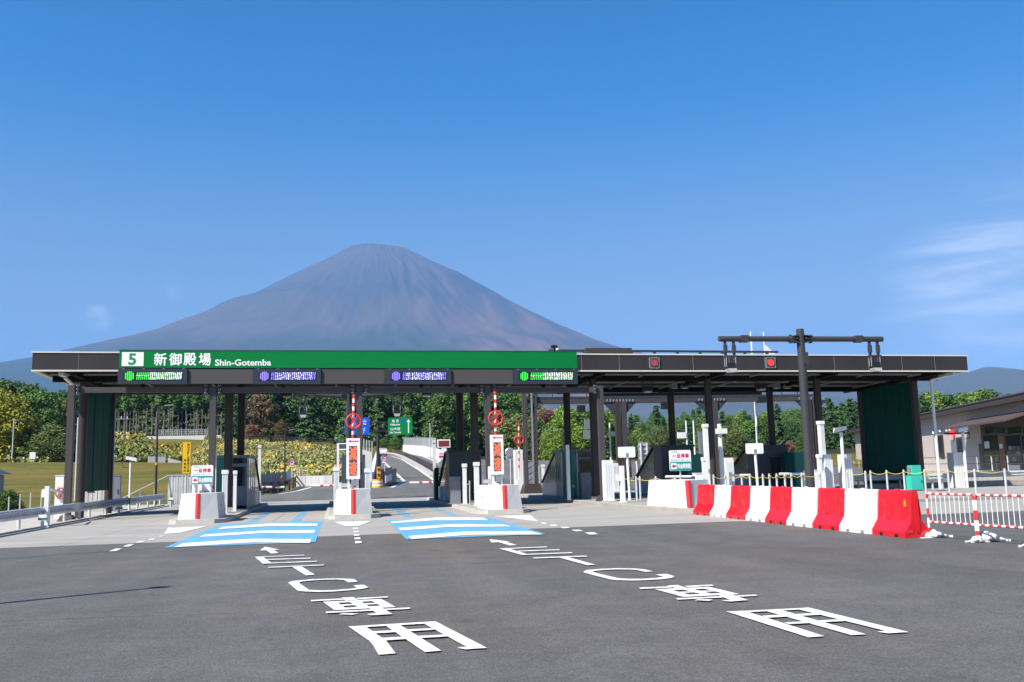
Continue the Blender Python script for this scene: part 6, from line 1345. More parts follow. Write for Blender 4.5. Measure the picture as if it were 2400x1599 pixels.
d1, *_ = facade(41, 630, 745, 755, 1240, 'door', 'frame', of); facade(41, 645, 730, 785, 1235, 'door_panel', 'black', d1, 0.051, 0.056)
facade(41, 545, 640, 790, 970, 'notice_board', 'grey_panel', of)
facade(41, 955, 1030, 850, 1235, 'name_board', 'slate', of, 0.003, 0.08)
en, s0, s1, z0_, z1_ = facade(41, 990, 1700, 480, 1235, 'entrance_porch', 'frame', of, 0.003, 0.09)
for xa, xb in ((1030, 1165), (1175, 1235), (1250, 1320), (1350, 1555), (1575, 1690)): facade(41, xa, xb, 730, 1225, 'glass_pane', 'glass', en, 0.091, 0.10)
for xa, xb in ((1030, 1165), (1175, 1320), (1350, 1555), (1575, 1690)): facade(41, xa, xb, 610, 700, 'transom_pane', 'glass', en, 0.091, 0.10)
facade(41, 1245, 1325, 730, 1210, 'wood_panel', 'wood', en, 0.102, 0.115)
facade(41, 1030, 1100, 815, 915, 'notice', 'paper', en, 0.102, 0.106); facade(41, 1245, 1290, 850, 915, 'notice', 'paper', en, 0.117, 0.12)
for i in range(3):
    for j in range(3): facade(41, 1372 + i * 58, 1422 + i * 58, 880 + j * 78, 938 + j * 78, 'leaflet', 'led_off' if (i + j) % 3 else 'cab', en, 0.102, 0.106)
facade(41, 1390, 1540, 1150, 1215, 'counter_display', 'paper', en, 0.102, 0.13)
pc = MB()
sa, sb = ws(q(41, 790, 600)), ws(q(41, 1760, 500)); s_lo, s_hi = min(sa, sb), max(sa, sb)
pr_ = [(0.1, 4.62), (2.0, 4.02), (2.0, 3.90), (0.1, 4.45)]; n = 4; Pa = [wpt(s_lo, z, o) for o, z in pr_] + [wpt(s_hi, z, o) for o, z in pr_]
pc.add(Pa, [tuple(range(n)), tuple(range(n, 2 * n))[::-1]] + [(i, (i + 1) % n, n + (i + 1) % n, n + i) for i in range(n)]); pc.build('porch_roof', 'roofing', of)
wbox(MB(), s_hi - 0.12, s_hi, 0.05, 1.9, 3.55, 3.68).build('porch_bracket', 'frame', of)
for (x, y), m_ in (((290, 690), 'white'), ((385, 665), 'white'), ((480, 655), 'white'), ((525, 645), 'white')):
    v = WP(q(41, x, y), 0.12); MB().cyl((v[0], v[1], v[2] - 0.1), (v[0], v[1], v[2] + 0.1), 0.13, 0.10, 12).build('light_spot', m_, of)  # white stubs stand in for spots of light coming through the rafter gaps
v = WP(q(41, 552, 692), 0.2); u_ = MB(); u_.cyl((v[0], v[1], v[2] - 0.2), (v[0], v[1], v[2] + 0.2), 0.2, 0.17, 14); u_.build('red_beacon', 'signal_red', of)
# handrail on the terrace
hr = thing('handrail', tuple(W0 + Wd * 14 + Wn * 2.1 + np.array([0, 0, GZ0])), 'thin metal handrail along the office terrace', 'railing')
for s in np.arange(sN + 1, sE - 1, 3.0): wbox(MB(), s - 0.03, s + 0.03, 2.08, 2.14, GZ0, GZ0 + 1.05).build('rail_post', 'galv', hr)
for z in (GZ0 + 1.05, GZ0 + 0.55): wbox(MB(), sN + 0.9, sE - 1, 2.085, 2.135, z - 0.02, z + 0.03).build('rail', 'steel', hr)

# ================================================================== LEFT EDGE: house, shed, poles
A = AY((30, 1108), 63.0); t_ = thing('tiled_house', (A[0] - 4, 61, 0), 'grey house corner with a dark tiled roof at the meadow edge', 'house')
xe = A[0]; ze = A[2]
MB().box(xe - 9, xe - 0.35, 58.9, 62.6, -0.2, ze - 0.15).build('wall', 'siding', t_)
rf = MB(); rf.add([(xe - 10, 58.4, ze - 0.1), (xe, 58.4, ze - 0.1), (xe, 63, ze - 0.1), (xe - 10, 63, ze - 0.1), (xe - 7.5, 60.7, ze + 1.1), (xe - 2.3, 60.7, ze + 1.1)], [(0, 1, 5, 4), (1, 2, 5), (2, 3, 4, 5), (3, 0, 4), (3, 2, 1, 0)]); rr2 = rf.build('roof', 'tile', t_)
for j in range(7):
    f = j / 7; MB().beam((xe - 10 + 2.5 * f, 58.38 + 2.3 * f, ze - 0.07 + 1.2 * f), (xe - 2.3 * f, 58.38 + 2.3 * f, ze - 0.07 + 1.2 * f), 0.1, 0.05).build('tile_course', 'slate', rr2)
MB().box(xe - 10.05, xe + 0.05, 58.3, 58.42, ze - 0.24, ze - 0.1).build('gutter', 'dark', t_)
# white shed under the end screen
Y = 53.0; A, B = AY(q(48, 985, 40), Y), AY(q(48, 1205, 40), Y); t_ = thing('white_shed', ((A[0] + B[0]) / 2, Y, 0), 'weathered white equipment shed below the end screen', 'shed')
zs_ = AY(q(1, 700, 1070), Y)[2]
MB().box(A[0], B[0], Y, Y + 2.2, 0.0, zs_).build('body', 'whitewash', t_)
for j in range(4): x = A[0] + (B[0] - A[0]) * (0.15 + 0.24 * j); MB().box(x - 0.012, x + 0.012, Y - 0.012, Y - 0.001, 0.1, zs_ - 0.05).build('board_joint', 'cab', t_)
MB().box(A[0] + 0.1, A[0] + 0.45, Y - 0.02, Y - 0.002, zs_ - 0.75, zs_ - 0.2).build('window', 'glass', t_); MB().box(A[0] - 0.15, B[0] + 0.2, Y - 0.3, Y + 0.6, 0.006, 0.32).build('step', 'kerb', t_)
# slim grey cabinet, white ribbed board with X, striped gate post
def simple_box(k, xa, xb, ya, Y, m, name, lab, cat, base=0.006, dp=0.3):
    A, B = AY(q(k, xa, ya), Y), AY(q(k, xb, ya), Y); t_ = thing(name, ((A[0] + B[0]) / 2, Y, base), lab, cat)
    MB().box(A[0], B[0], Y, Y + dp, base, A[2]).build('case', m, t_); MB().box(A[0] - 0.02, B[0] + 0.02, Y - 0.02, Y + dp + 0.02, A[2], A[2] + 0.03).build('lid', m, t_); MB().box(B[0] - 0.12, B[0] - 0.08, Y - 0.03, Y - 0.001, base + (A[2] - base) * 0.5, base + (A[2] - base) * 0.62).build('latch', 'dark', t_)
    return t_, A, B
simple_box(1, 838, 885, 1055, 52.0, 'grey_panel', 'grey_cabinet', 'slim grey cabinet right of the dark green end screen', 'cabinet')
t_, A, B = simple_box(1, 408, 470, 1055, 44.5, 'white', 'white_cabinet', 'tall white cabinet with a faded red X mark behind the guardrail', 'cabinet')
c = AY(q(1, 447, 1180), 44.4); MB().ring((c[0], 44.42, c[2]), 0.22, 0.035, n=20, m=6).build('x_ring', 'faded_red', t_)
for s in (-1, 1): MB().beam((c[0] - s * 0.13, 44.42 + s * 0.004, c[2] - 0.26), (c[0] + s * 0.13, 44.42 + s * 0.004, c[2] + 0.26), 0.02, 0.05).build('x_bar', 'faded_red', t_)
t_ = thing('white_gate_post', (AY(q(48, 545, 330), 37.0)[0], 37.0, 0.006), 'white gate post with bracket and reaching arm behind the guardrail', 'post')
A, B = AY(q(48, 525, 100), 37.0), AY(q(48, 575, 100), 37.0); MB().box(A[0], B[0], 36.9, 37.1, 0.006, A[2]).build('housing', 'white', t_); zz = AY(q(48, 520, 180), 37)[2]
MB().box(A[0] - 0.1, A[0] - 0.001, 36.92, 37.08, zz - 0.15, zz + 0.15).build('bracket', 'white', t_); a_ = AY(q(48, 580, 140), 37.2); b_ = AY(q(48, 690, 160), 39.5)
MB().cyl(tuple(a_), (b_[0], 39.5, b_[2]), 0.045, 0.045, 10).build('arm', 'white', t_); MB().box(A[0] - 0.05, B[0] + 0.05, 36.85, 37.15, 0.006, 0.03).build('base_plate', 'white', t_)
# wire fence posts
fp = [tuple(AY(q(48, x, y), 52.0 + i)[:2]) for i, (x, y) in enumerate(((105, 225), (235, 195), (355, 178), (480, 158)))]
for i, p in enumerate(fp):
    z = AY(q(48, (105, 235, 355, 480)[i], (225, 195, 178, 158)[i]), 52.0 + i)[2]
    t_ = thing('fence_post', (p[0], p[1], -0.1), 'thin white wire-fence post at the meadow edge', 'fence post', 'wire fence posts at the meadow edge'); MB().cyl((p[0], p[1], -0.15), (p[0], p[1], z), 0.035, 0.035, 8).build('post', 'galv', t_); MB().cyl((p[0], p[1], z), (p[0], p[1], z + 0.02), 0.04, 0.02, 8).build('cap', 'galv', t_)
# corrugated fence with sloping hand rail
Y = 64.0; A, B = AY(q(22, 862, 1097), Y), AY(q(22, 1165, 1097), Y); t_ = thing('corrugated_fence', ((A[0] + B[0]) / 2, Y, 0), 'grey corrugated steel fence behind the yellow sign', 'fence')
n = 9
for i in range(n):
    x0, x1 = A[0] + i * (B[0] - A[0]) / n, A[0] + (i + 1) * (B[0] - A[0]) / n; MB().prof([(x0 + 0.01, -0.2), (x0 + 0.01, A[2]), (x1 - 0.01, A[2]), (x1 - 0.01, -0.2)], Y - 0.02 * (i % 2), Y + 0.03).build('sheet', 'galv', t_)
MB().box(A[0] - 0.03, B[0] + 0.03, Y - 0.05, Y + 0.05, A[2], A[2] + 0.05).build('top_rail', 'galv', t_)
a_ = AY(q(22, 270, 1390), 62.0); t_ = thing('sloping_handrail', tuple(a_), 'thin sloping handrail rising to the corrugated fence', 'railing')
b_ = (A[0], Y, A[2]); MB().cyl((a_[0], 62.0, a_[2]), b_, 0.035, 0.035, 8).build('rail', 'galv', t_)
for f in (0.05, 0.38, 0.7): P = [a_[i] + (b_[i] - a_[i]) * f for i in range(3)]; MB().cyl((P[0], P[1], -0.2), tuple(P), 0.05, 0.05, 8).build('post', 'galv', t_)
# lamp posts
def lamp_post(top, Y, arm, base, lab, m='brown', r=0.09, band=True):
    T = AY(top, Y); t_ = thing('street_lamp', (T[0], Y, base), lab, 'street lamp', 'street lamps')
    MB().cyl((T[0], Y, base), (T[0], Y, T[2]), r, r * 0.55, 12).build('mast', m, t_)
    MB().beam((T[0], Y, T[2]), (T[0] + arm, Y, T[2] + abs(arm) * 0.16), 0.08, 0.07).build('arm', m, t_); e_ = T[0] + arm
    MB().prof([(e_ - 0.05, T[2] + abs(arm) * 0.16 - 0.03), (e_ - 0.05, T[2] + abs(arm) * 0.16 + 0.05), (e_ + math.copysign(0.5, arm), T[2] + abs(arm) * 0.16 + 0.11), (e_ + math.copysign(0.5, arm), T[2] + abs(arm) * 0.16 + 0.03)], Y - 0.12, Y + 0.12).build('lamp_head', 'grey_panel', t_)
    if band: MB().cyl((T[0], Y, base + 2.6), (T[0], Y, base + 2.75), r * 0.86, r * 0.85, 12).build('yellow_band', 'amber', t_)
    MB().box(T[0] - 0.18, T[0] + 0.18, Y - 0.18, Y + 0.18, base - 0.05, base + 0.06).build('foot', 'kerb', t_)
lamp_post(q(22, 730, 195), 62.0, 0.45, -0.1, 'brown street lamp with a yellow band beyond the guardrail')
lamp_post(q(46, 652, 668), 90.0, 0.4, 1.0, 'dark street lamp at the end of the panel fence', band=False)
lamp_post(q(45, 240, 690), 95.0, 1.0, 0.6, 'dark street lamp in front of the wooded hillside', band=False)
lamp_post(q(44, 622, 680), 100.0, -0.6, 0.6, 'thin dark lamp in front of the pale green trees', band=False)
# lamp standing beside the camera, out of frame: only its shadow falls into view
tip = G((367, 1378)); hgt_ = 7.0; sh = hgt_ / math.tan(SUN_EL); bx, by = tip[0] - SHX * sh, tip[1] - SHY * sh
t_ = thing('street_lamp', (bx, by, 0), 'brown lamp mast at the plaza entry casting a long thin shadow', 'street lamp', 'street lamps')
MB().cyl((bx, by, 0), (bx, by, hgt_), 0.11, 0.06, 14).build('mast', 'brown', t_); MB().box(bx - 0.12, bx + 0.12, by - 0.12, by + 0.12, hgt_ - 0.01, hgt_ + 0.08).build('lamp_head', 'grey_panel', t_); MB().box(bx - 0.2, bx + 0.2, by - 0.2, by + 0.2, 0, 0.08).build('foot', 'kerb', t_)
# utility poles
def utility(px, top, Y, lab, base=None, r=0.14, arms=2, m='bark_pale'):
    T = AY((px, top), Y); z0 = float(terrain(T[0], Y)) if base is None else base
    t_ = thing('utility_pole', (T[0], Y, z0), lab, 'utility pole', 'utility poles'); MB().cyl((T[0], Y, z0 - 0.3), (T[0], Y, T[2]), r, r * 0.7, 10).build('mast', 'galv', t_)
    for j in range(arms):
        z = T[2] - 0.5 - j * 1.1; MB().box(T[0] - 0.2, T[0] + 1.0, Y - 0.03, Y + 0.03, z - 0.03, z + 0.03).build('crossarm', 'cab', t_)
        for dx in (0.5, 0.9): MB().cyl((T[0] + dx, Y, z + 0.03), (T[0] + dx, Y, z + 0.18), 0.035, 0.03, 8).build('insulator', 'white', t_)
utility(33, 981, 205, 'pale utility pole rising at the far meadow edge'); utility(q(21, 1200, 0)[0], q(21, 0, 520)[1], 75, 'thin utility pole behind the grey gantry post', 0.0, 0.09, 1)
utility(q(22, 155, 0)[0], q(22, 0, 260)[1], 70, 'white banded utility pole right of the end screen', 0.0, 0.13, 2); utility(120, 985, 230, 'utility pole with stay wires in the shrubs')
utility(q(43, 1480, 0)[0], q(43, 0, 230)[1], 150, 'thin dark utility pole behind the far road wall', 2.5, 0.1, 1)
for (k, x, yt, Y), lab in (((7, 30, 615, 72), 'thin white flagpole behind the dark booth with window'), ((7, 130, 615, 72), 'thin white flagpole right beside the canopy column behind the booth'), ((45, 1195, 630, 66), 'white mast with side antenna behind the stop-and-pay sign'), ((45, 1318, 630, 66), 'white mast with grey box behind the stop-and-pay sign'), ((26, 318, 88, 60), 'white mast with two cameras behind the brown column')):
    T = AY(q(k, x, yt), Y); t_ = thing('white_mast', (T[0], Y, 0), lab, 'pole', 'thin white masts'); top_ = T[2] + (6 if k == 7 else 0)
    MB().cyl((T[0], Y, 0), (T[0], Y, top_), 0.075, 0.05, 10).build('mast', 'white', t_); MB().cyl((T[0], Y, top_), (T[0], Y, top_ + 0.05), 0.06, 0.04, 10).build('cap', 'white', t_)
    if k == 45: MB().box(T[0] + (-0.7 if x < 1250 else 0.35), T[0] + (-0.06 if x < 1250 else 1.6), Y - 0.1, Y + 0.1, T[2] - (1.25 if x < 1250 else 2.4), T[2] - 0.8).build('antenna_box', 'white' if x < 1250 else 'grey_panel', t_)
    if k == 26:
        for dz in (0.6, 3.0): MB().box(T[0] + 0.06, T[0] + 0.6, Y - 0.1, Y + 0.1, T[2] - dz - 0.2, T[2] - dz + 0.05).build('camera', 'white', t_)

# ================================================================== BEYOND THE GATE
def ribbon(mb, pts, h, th, z_off=0.0):
    """wall standing on a path of 3-D points"""
    P = [np.array(p, float) for p in pts]
    for a, b in zip(P[:-1], P[1:]):
        d = b - a; n = np.array([-d[1], d[0], 0]); n = n / np.linalg.norm(n) * th / 2; ha = h if np.isscalar(h) else h[0]
        A = [a - n, b - n, b + n, a + n]
        mb.add([(p[0], p[1], p[2] + z_off) for p in A] + [(p[0], p[1], p[2] + z_off + ha) for p in A], [(0, 3, 2, 1), (4, 5, 6, 7), (0, 1, 5, 4), (1, 2, 6, 5), (2, 3, 7, 6), (3, 0, 4, 7)])
    return mb
def resample(pts, step):
    P = [np.array(p, float) for p in pts]; out = [P[0]]
    for a, b in zip(P[:-1], P[1:]):
        n = max(1, int(round(np.linalg.norm(b - a) / step)))
        for i in range(n): out.append(a + (b - a) * ((i + 1) / n))
    return out
def road_rail(pts, lab, h=0.85, m='brown', rails=(0.8, 0.42), step=3.0, group='dark pipe guardrails'):
    P = resample(pts, step); c = P[len(P) // 2]; t_ = thing('pipe_guardrail', tuple(c), lab, 'guardrail', group)
    for p in P: MB().cyl((p[0], p[1], p[2] - 0.3), (p[0], p[1], p[2] + h), 0.07, 0.07, 8).build('post', m, t_)
    for z in rails:
        mb = MB(); mb.tube([(p[0], p[1], p[2] + z) for p in P], 0.055, 6); mb.build('rail', m, t_)
    return t_
road_rail([SL(q(46, *p)) for p in ((335, 1568), (460, 1556), (560, 1545), (640, 1525), (710, 1503), (765, 1480), (825, 1448))], 'dark pipe guardrail curving along the left exit road', step=1.9)
road_rail([SL(q(43, *p)) for p in ((1660, 1180), (1500, 1060), (1250, 905), (1050, 800), (900, 745), (760, 722), (640, 722))], 'dark pipe guardrail between the carriageways of the far road', h=1.0, rails=(0.95, 0.6, 0.25), step=3.4)
kb = MB(); ribbon(kb, [SL(q(43, *p)) for p in ((1590, 1150), (1250, 925), (1040, 810), (900, 755), (760, 735))], 0.22, 0.9); tag(kb.build('median_kerb', 'kerb'), 'pale kerb under the guardrail between the far carriageways', 'kerb')
# right-hand parapet with noise fence
pw = [SL(q(43, *p)) for p in ((1680, 900), (1580, 835), (1350, 760), (1160, 735), (1040, 725))]
t_ = thing('parapet_wall', tuple(pw[2]), 'white parapet wall with a clear fence on the right of the far road', 'wall')
for i in range(len(pw) - 1):
    mb = MB(); ribbon(mb, [pw[i], pw[i + 1]], 2.1, 0.35, -0.3); mb.build('wall_panel', 'parapet', t_)
fp_ = resample(pw[1:], 2.2)
for a, b in zip(fp_[:-1], fp_[1:]):
    mb = MB(); ribbon(mb, [a, b], 1.6, 0.04, 1.85); mb.build('fence_pane', 'alu', t_); MB().box(a[0] - 0.06, a[0] + 0.06, a[1] - 0.06, a[1] + 0.06, a[2] + 1.7, a[2] + 3.5).build('fence_post', 'galv', t_)
# left retaining wall that carries the far road, seen end on
rw = [SL(q(43, *p)) for p in ((505, 1200), (535, 1060), (560, 930), (585, 820), (600, 760))]
t_ = thing('retaining_wall', tuple(rw[0]), 'tall white retaining wall rising beside the far road behind the slow down board', 'wall')
hs = [1.1, 1.1, 1.1, 1.1, 1.1]
for i in range(4):
    mb = MB(); ribbon(mb, [rw[i], rw[i + 1]], hs[i], 0.4, -0.3); mb.build('wall_panel', 'parapet', t_)
e0 = rw[0]; Yw = float(e0[1]) - 0.3; xl_, xr_ = AY(q(43, 330, 1000), Yw)[0], AY(q(43, 512, 1000), Yw)[0]; zt1, zt2 = AY(q(43, 380, 665), Yw)[2], AY(q(43, 512, 720), Yw)[2]; zg_ = float(e0[2]) - 0.4
MB().prof([(xl_, zg_), (xl_, zt1), (xr_, zt2), (xr_, zg_)], Yw - 0.3, Yw).build('return_wall', 'parapet', t_)
for i in range(5): x = xl_ + (xr_ - xl_) * i / 4; z_ = zt1 + (zt2 - zt1) * i / 4; MB().box(x - .04, x + .04, Yw - .2, Yw - .12, z_, z_ + 1.0).build('fence_post', 'galv', t_)
# low weathered wall under the weeds
lw = [SL(q(46, *p)) for p in ((815, 1450), (950, 1448), (1140, 1445), (1330, 1442))]
t_ = thing('weathered_wall', tuple(lw[1]), 'weathered low concrete wall below the goldenrod slope', 'wall')
for i in range(3):
    mb = MB(); ribbon(mb, [lw[i] * np.array([1, 1, 1]), lw[i + 1] - np.array([0.02, 0, 0])], 1.0, 0.35, -0.15); mb.build('wall_panel', 'whitewash', t_)
# panel fence behind the left road
pf = [AY(q(46, 300, 1420), 78), AY(q(46, 520, 1420), 82), AY(q(46, 740, 1400), 86)]
t_ = thing('panel_fence', tuple(pf[0]), 'grey panel fence with a faint orange emblem behind the lowered boom', 'fence')
P = resample(pf, 1.6); tops = lambda i: AY(q(46, 300 + 440 * i / (len(P) - 1), 1275 - 45 * i / (len(P) - 1)), 78 + 8 * i / (len(P) - 1))[2]
for i, (a, b) in enumerate(zip(P[:-1], P[1:])):
    mb = MB(); zb_ = float(min(a[2], b[2])) - 1.0; ribbon(mb, [(a[0], a[1], zb_), (b[0] - 0.03, b[1], zb_)], tops(i) - zb_, 0.05); mb.build('panel', 'galv' if i > len(P) * 0.65 else 'siding', t_)
    MB().cyl((a[0], a[1] - 0.08, zb_), (a[0], a[1] - 0.08, tops(i) + 0.05), 0.04, 0.04, 8).build('post', 'galv', t_)
v = AY(q(46, 585, 1370), 82.5); em = MB(); em.prof([(v[0] - 0.3, v[2] - 0.2), (v[0] + 0.1, v[2] - 0.35), (v[0] + 0.35, v[2] - 0.05), (v[0] + 0.12, v[2] + 0.1), (v[0] + 0.2, v[2] + 0.5), (v[0] - 0.05, v[2] + 0.2)], 82.2, 82.25); em.build('orange_emblem', 'orange', t_)
# mesh fence beside it
t_ = thing('mesh_fence', tuple(AY(q(46, 900, 1310), 92)), 'wire mesh fence standing above the weathered wall', 'fence')
for x in (745, 830, 860, 970): v = AY(q(46, x, 1190), 92); MB().cyl((v[0], 92, 0.8), (v[0], 92, v[2]), 0.045, 0.045, 8).build('post', 'galv', t_)
for y in (1190, 1225, 1260, 1295): a, b = AY(q(46, 745, y), 92), AY(q(46, 970, y), 92); MB().box(a[0], b[0], 91.99, 92.01, a[2] - 0.012, a[2] + 0.012).build('wire', 'galv', t_)
# speed signs
def speed(k, x, y, Y, base, lab, r=0.3):
    c = AY(q(k, x, y), Y); t_ = thing('speed_sign', (c[0], Y, base), lab, 'sign', 'round speed limit signs')
    MB().disc((c[0], Y, c[2]), r, Y - 0.02, 24).build('plate', 'white_flat', t_); MB().ring((c[0], Y - 0.024, c[2]), r * 0.86, r * 0.13, n=28, m=6).build('red_rim', 'letter_red', t_)
    mb = MB(); put_text(mb, '40', c[0] - r * 0.5, c[0] + r * 0.5, c[2] - r * 0.38, c[2] + r * 0.38, Y - 0.03, 0.03); mb.build('numerals', 'blue_sign', t_, fix=False)
    MB().box(c[0] - r * 0.7, c[0] + r * 0.7, Y - 0.02, Y, c[2] - r * 1.45, c[2] - r * 1.12).build('subplate', 'white_flat', t_); MB().cyl((c[0] + 0.06, Y + 0.05, base), (c[0] + 0.06, Y + 0.05, c[2] + r), 0.035, 0.035, 8).build('post', 'galv', t_)
speed(46, 748, 1112, 84, 0.5, 'round 40 speed limit sign in front of the goldenrod slope', 0.27)
speed(43, 712, 825, 84, 0.6, 'round 40 speed limit sign beside the yellow drum and sign post', 0.24)
# big direction signs on a dark post
Y = 88.0
def dsign(k, xa, xb, ya, yb, m): A, B = AY(q(k, xa, ya), Y), AY(q(k, xb, yb), Y); return A[0], B[0], B[2], A[2]
x0, x1, z0, z1 = dsign(43, 778, 1187, 140, 425, 0); pc_ = AY(q(43, 612, 400), Y)[0]
t_ = thing('direction_sign', (pc_, Y, 0.9), 'green direction sign Hakone Lake Yamanaka with a blue companion on one dark post', 'sign')
MB().prof(rrect(x0, x1, z0, z1, 0.18), Y - 0.05, Y).build('green_board', 'green2', t_)
w_, h_ = x1 - x0, z1 - z0; y = Y - 0.055
mb = MB(); put_text(mb, '箱', x0 + w_ * .17, x0 + w_ * .27, z1 - h_ * .28, z1 - h_ * .12, y, .02); put_text(mb, '根', x0 + w_ * .34, x0 + w_ * .44, z1 - h_ * .28, z1 - h_ * .12, y, .02); put_text(mb, 'Hakone', x0 + w_ * .10, x0 + w_ * .49, z1 - h_ * .46, z1 - h_ * .33, y, .02)
put_text(mb, '山中湖', x0 + w_ * .11, x0 + w_ * .49, z1 - h_ * .73, z1 - h_ * .57, y, .02); put_text(mb, 'Lake Yamanaka', x0 + w_ * .07, x0 + w_ * .53, z1 - h_ * .90, z1 - h_ * .79, y, .02); mb.build('lettering', 'letter', t_, fix=False)
ar = MB(); ax = x0 + w_ * 0.84; ar.prof([(ax - w_ * .02, z0 + h_ * .1), (ax - w_ * .02, z1 - h_ * .27), (ax - w_ * .075, z1 - h_ * .27), (ax, z1 - h_ * .11), (ax + w_ * .075, z1 - h_ * .27), (ax + w_ * .02, z1 - h_ * .27), (ax + w_ * .02, z0 + h_ * .1)], Y - 0.062, Y - 0.052); ar.build('arrow', 'letter', t_)
sh_ = MB(); cx_, cz_ = x0 + w_ * .61, z1 - h_ * .18; sh_.prof([(cx_ - .15, cz_ + .13), (cx_ + .15, cz_ + .13), (cx_ + .17, cz_), (cx_ + .06, cz_ - .16), (cx_ - .06, cz_ - .16), (cx_ - .17, cz_)], Y - 0.062, Y - 0.052); sh_.build('route_shield', 'blue_sign', t_)
bx0, bx1, bz0, bz1 = dsign(43, 55, 472, 140, 425, 0)
MB().prof(rrect(bx0, bx1, bz0, bz1, 0.18), Y - 0.05, Y).build('blue_board', 'blue_sign', t_)
mb = MB(); w2, h2 = bx1 - bx0, bz1 - bz0; put_text(mb, '山', bx0 + w2 * .74, bx0 + w2 * .86, bz1 - h2 * .28, bz1 - h2 * .12, y, .02); put_text(mb, 'ma', bx0 + w2 * .74, bx0 + w2 * .86, bz1 - h2 * .43, bz1 - h2 * .34, y, .02); put_text(mb, '士', bx0 + w2 * .72, bx0 + w2 * .84, bz1 - h2 * .75, bz1 - h2 * .58, y, .02); put_text(mb, 'ji', bx0 + w2 * .73, bx0 + w2 * .78, bz1 - h2 * .92, bz1 - h2 * .8, y, .02); mb.build('lettering', 'letter', t_, fix=False)
MB().cyl((pc_, Y + 0.25, 0.5), (pc_, Y + 0.25, z1 - 0.2), 0.17, 0.14, 14).build('mast', 'brown', t_)
for f in (.25, .75): MB().box(bx1 - 0.6, x0 + 0.6, Y + 0.02, Y + 0.12, z0 + h_ * f - .05, z0 + h_ * f + .05).build('bracket', 'brown', t_)
# crash cushion: orange drums and yellow lamp box
A = SL(q(43, 612, 1310)); Yd = A[1]; k_ = lambda x: AY(q(43, x, 1200), Yd)[0]
t_ = thing('crash_drum', (A[0], Yd, A[2]), 'orange and white banded crash drum at the road fork', 'drum'); rad_ = (k_(705) - k_(515)) / 2; cxx = (k_(705) + k_(515)) / 2; H_ = AY(q(43, 612, 1170), Yd)[2] - A[2]
for i in range(5): MB().cyl((cxx, Yd + rad_, A[2] + H_ * i / 5), (cxx, Yd + rad_, A[2] + H_ * (i + 1) / 5), rad_ * (1 - 0.02 * i), rad_ * (1 - 0.02 * (i + 1)), 20).build('band', 'white_flat' if i in (1, 3) else 'orange', t_)
t_ = thing('twin_lamp_box', (k_(625), Yd + rad_ * 2 + 0.4, A[2]), 'yellow upright box with two round dark lamps above the drum', 'signal'); yy = Yd + rad_ * 2 + 0.4; za, zb2 = AY(q(43, 620, 1155), yy)[2], AY(q(43, 620, 960), yy)[2]; xa, xb = AY(q(43, 592, 1000), yy)[0], AY(q(43, 655, 1000), yy)[0]
MB().box(xa, xb, yy, yy + 0.3, za, zb2).build('case', 'amber', t_); MB().box((xa + xb) / 2 - .06, (xa + xb) / 2 + .06, yy + .1, yy + .2, A[2] - .1, za).build('stand', 'amber', t_)
for f in (0.3, 0.78): MB().disc(((xa + xb) / 2, yy - 0.001, za + (zb2 - za) * f), (xb - xa) * 0.38, yy - 0.04, 18).build('lamp', 'dark', t_)
t_ = thing('fork_rail', tuple(SL(q(43, 800, 1230))), 'dark angled guard panel with chevron plate behind the orange drum', 'guardrail'); mb = MB(); ribbon(mb, [SL(q(43, 720, 1290)), SL(q(43, 900, 1215))], 1.2, 0.25); mb.build('panel', 'dark', t_); mb = MB(); ribbon(mb, [SL(q(43, 735, 1292)) + np.array([0, -0.25, 0.3]), SL(q(43, 850, 1240)) + np.array([0, -0.25, 0.3])], 0.55, 0.04); mb.build('chevron_plate', 'white_flat', t_); mb = MB(); ribbon(mb, [SL(q(43, 640, 1170)), SL(q(43, 830, 1120))], 0.9, 0.2); mb.build('upper_rail', 'steel', t_)
# white car climbing the road
p = SL(q(43, 697, 775)); t_ = thing('parked_car', tuple(p), 'white hatchback seen from behind on the far road', 'car')
X, Yc, Zc = p; b_ = MB(); b_.profx([(Yc, Zc + .28), (Yc - 0.02, Zc + .85), (Yc + .1, Zc + .95), (Yc + 3.9, Zc + .9), (Yc + 4.0, Zc + .35), (Yc + 3.9, Zc + .25)], X - .84, X + .84); b_.build('body', 'car_white', t_)
cb_ = MB(); bt = [(X - .80, Yc + .03), (X + .80, Yc + .03), (X + .80, Yc + 2.9), (X - .80, Yc + 2.9)]; tp = [(X - .62, Yc + .28), (X + .62, Yc + .28), (X + .62, Yc + 2.2), (X - .62, Yc + 2.2)]; cb_.prism(bt, Zc + .93, Zc + 1.5, tp); cb_.build('cabin', 'car_white', t_)
MB().add([(X - .68, Yc + .075, Zc + 1.02), (X + .68, Yc + .075, Zc + 1.02), (X + .56, Yc + .24, Zc + 1.42), (X - .56, Yc + .24, Zc + 1.42)], [(0, 1, 2, 3)]).build('rear_window', 'glass', t_, fix=False)
for s in (-1, 1):
    MB().box(X + s * .74 - .1, X + s * .74 + .1, Yc - .035, Yc - .021, Zc + .62, Zc + .82).build('tail_light', 'letter_red', t_)
    for yw in (0.7, 3.2): w_o = MB().cyl((X + s * .86, Yc + yw, Zc + .31), (X + s * .66, Yc + yw, Zc + .31), .31, .31, 16).build('wheel', 'tyre', t_)
MB().box(X - .25, X + .25, Yc - .034, Yc - .021, Zc + .45, Zc + .56).build('number_plate', 'paper', t_); MB().box(X - .82, X + .82, Yc - .06, Yc - .001, Zc + .24, Zc + .40).build('bumper', 'dark', t_)
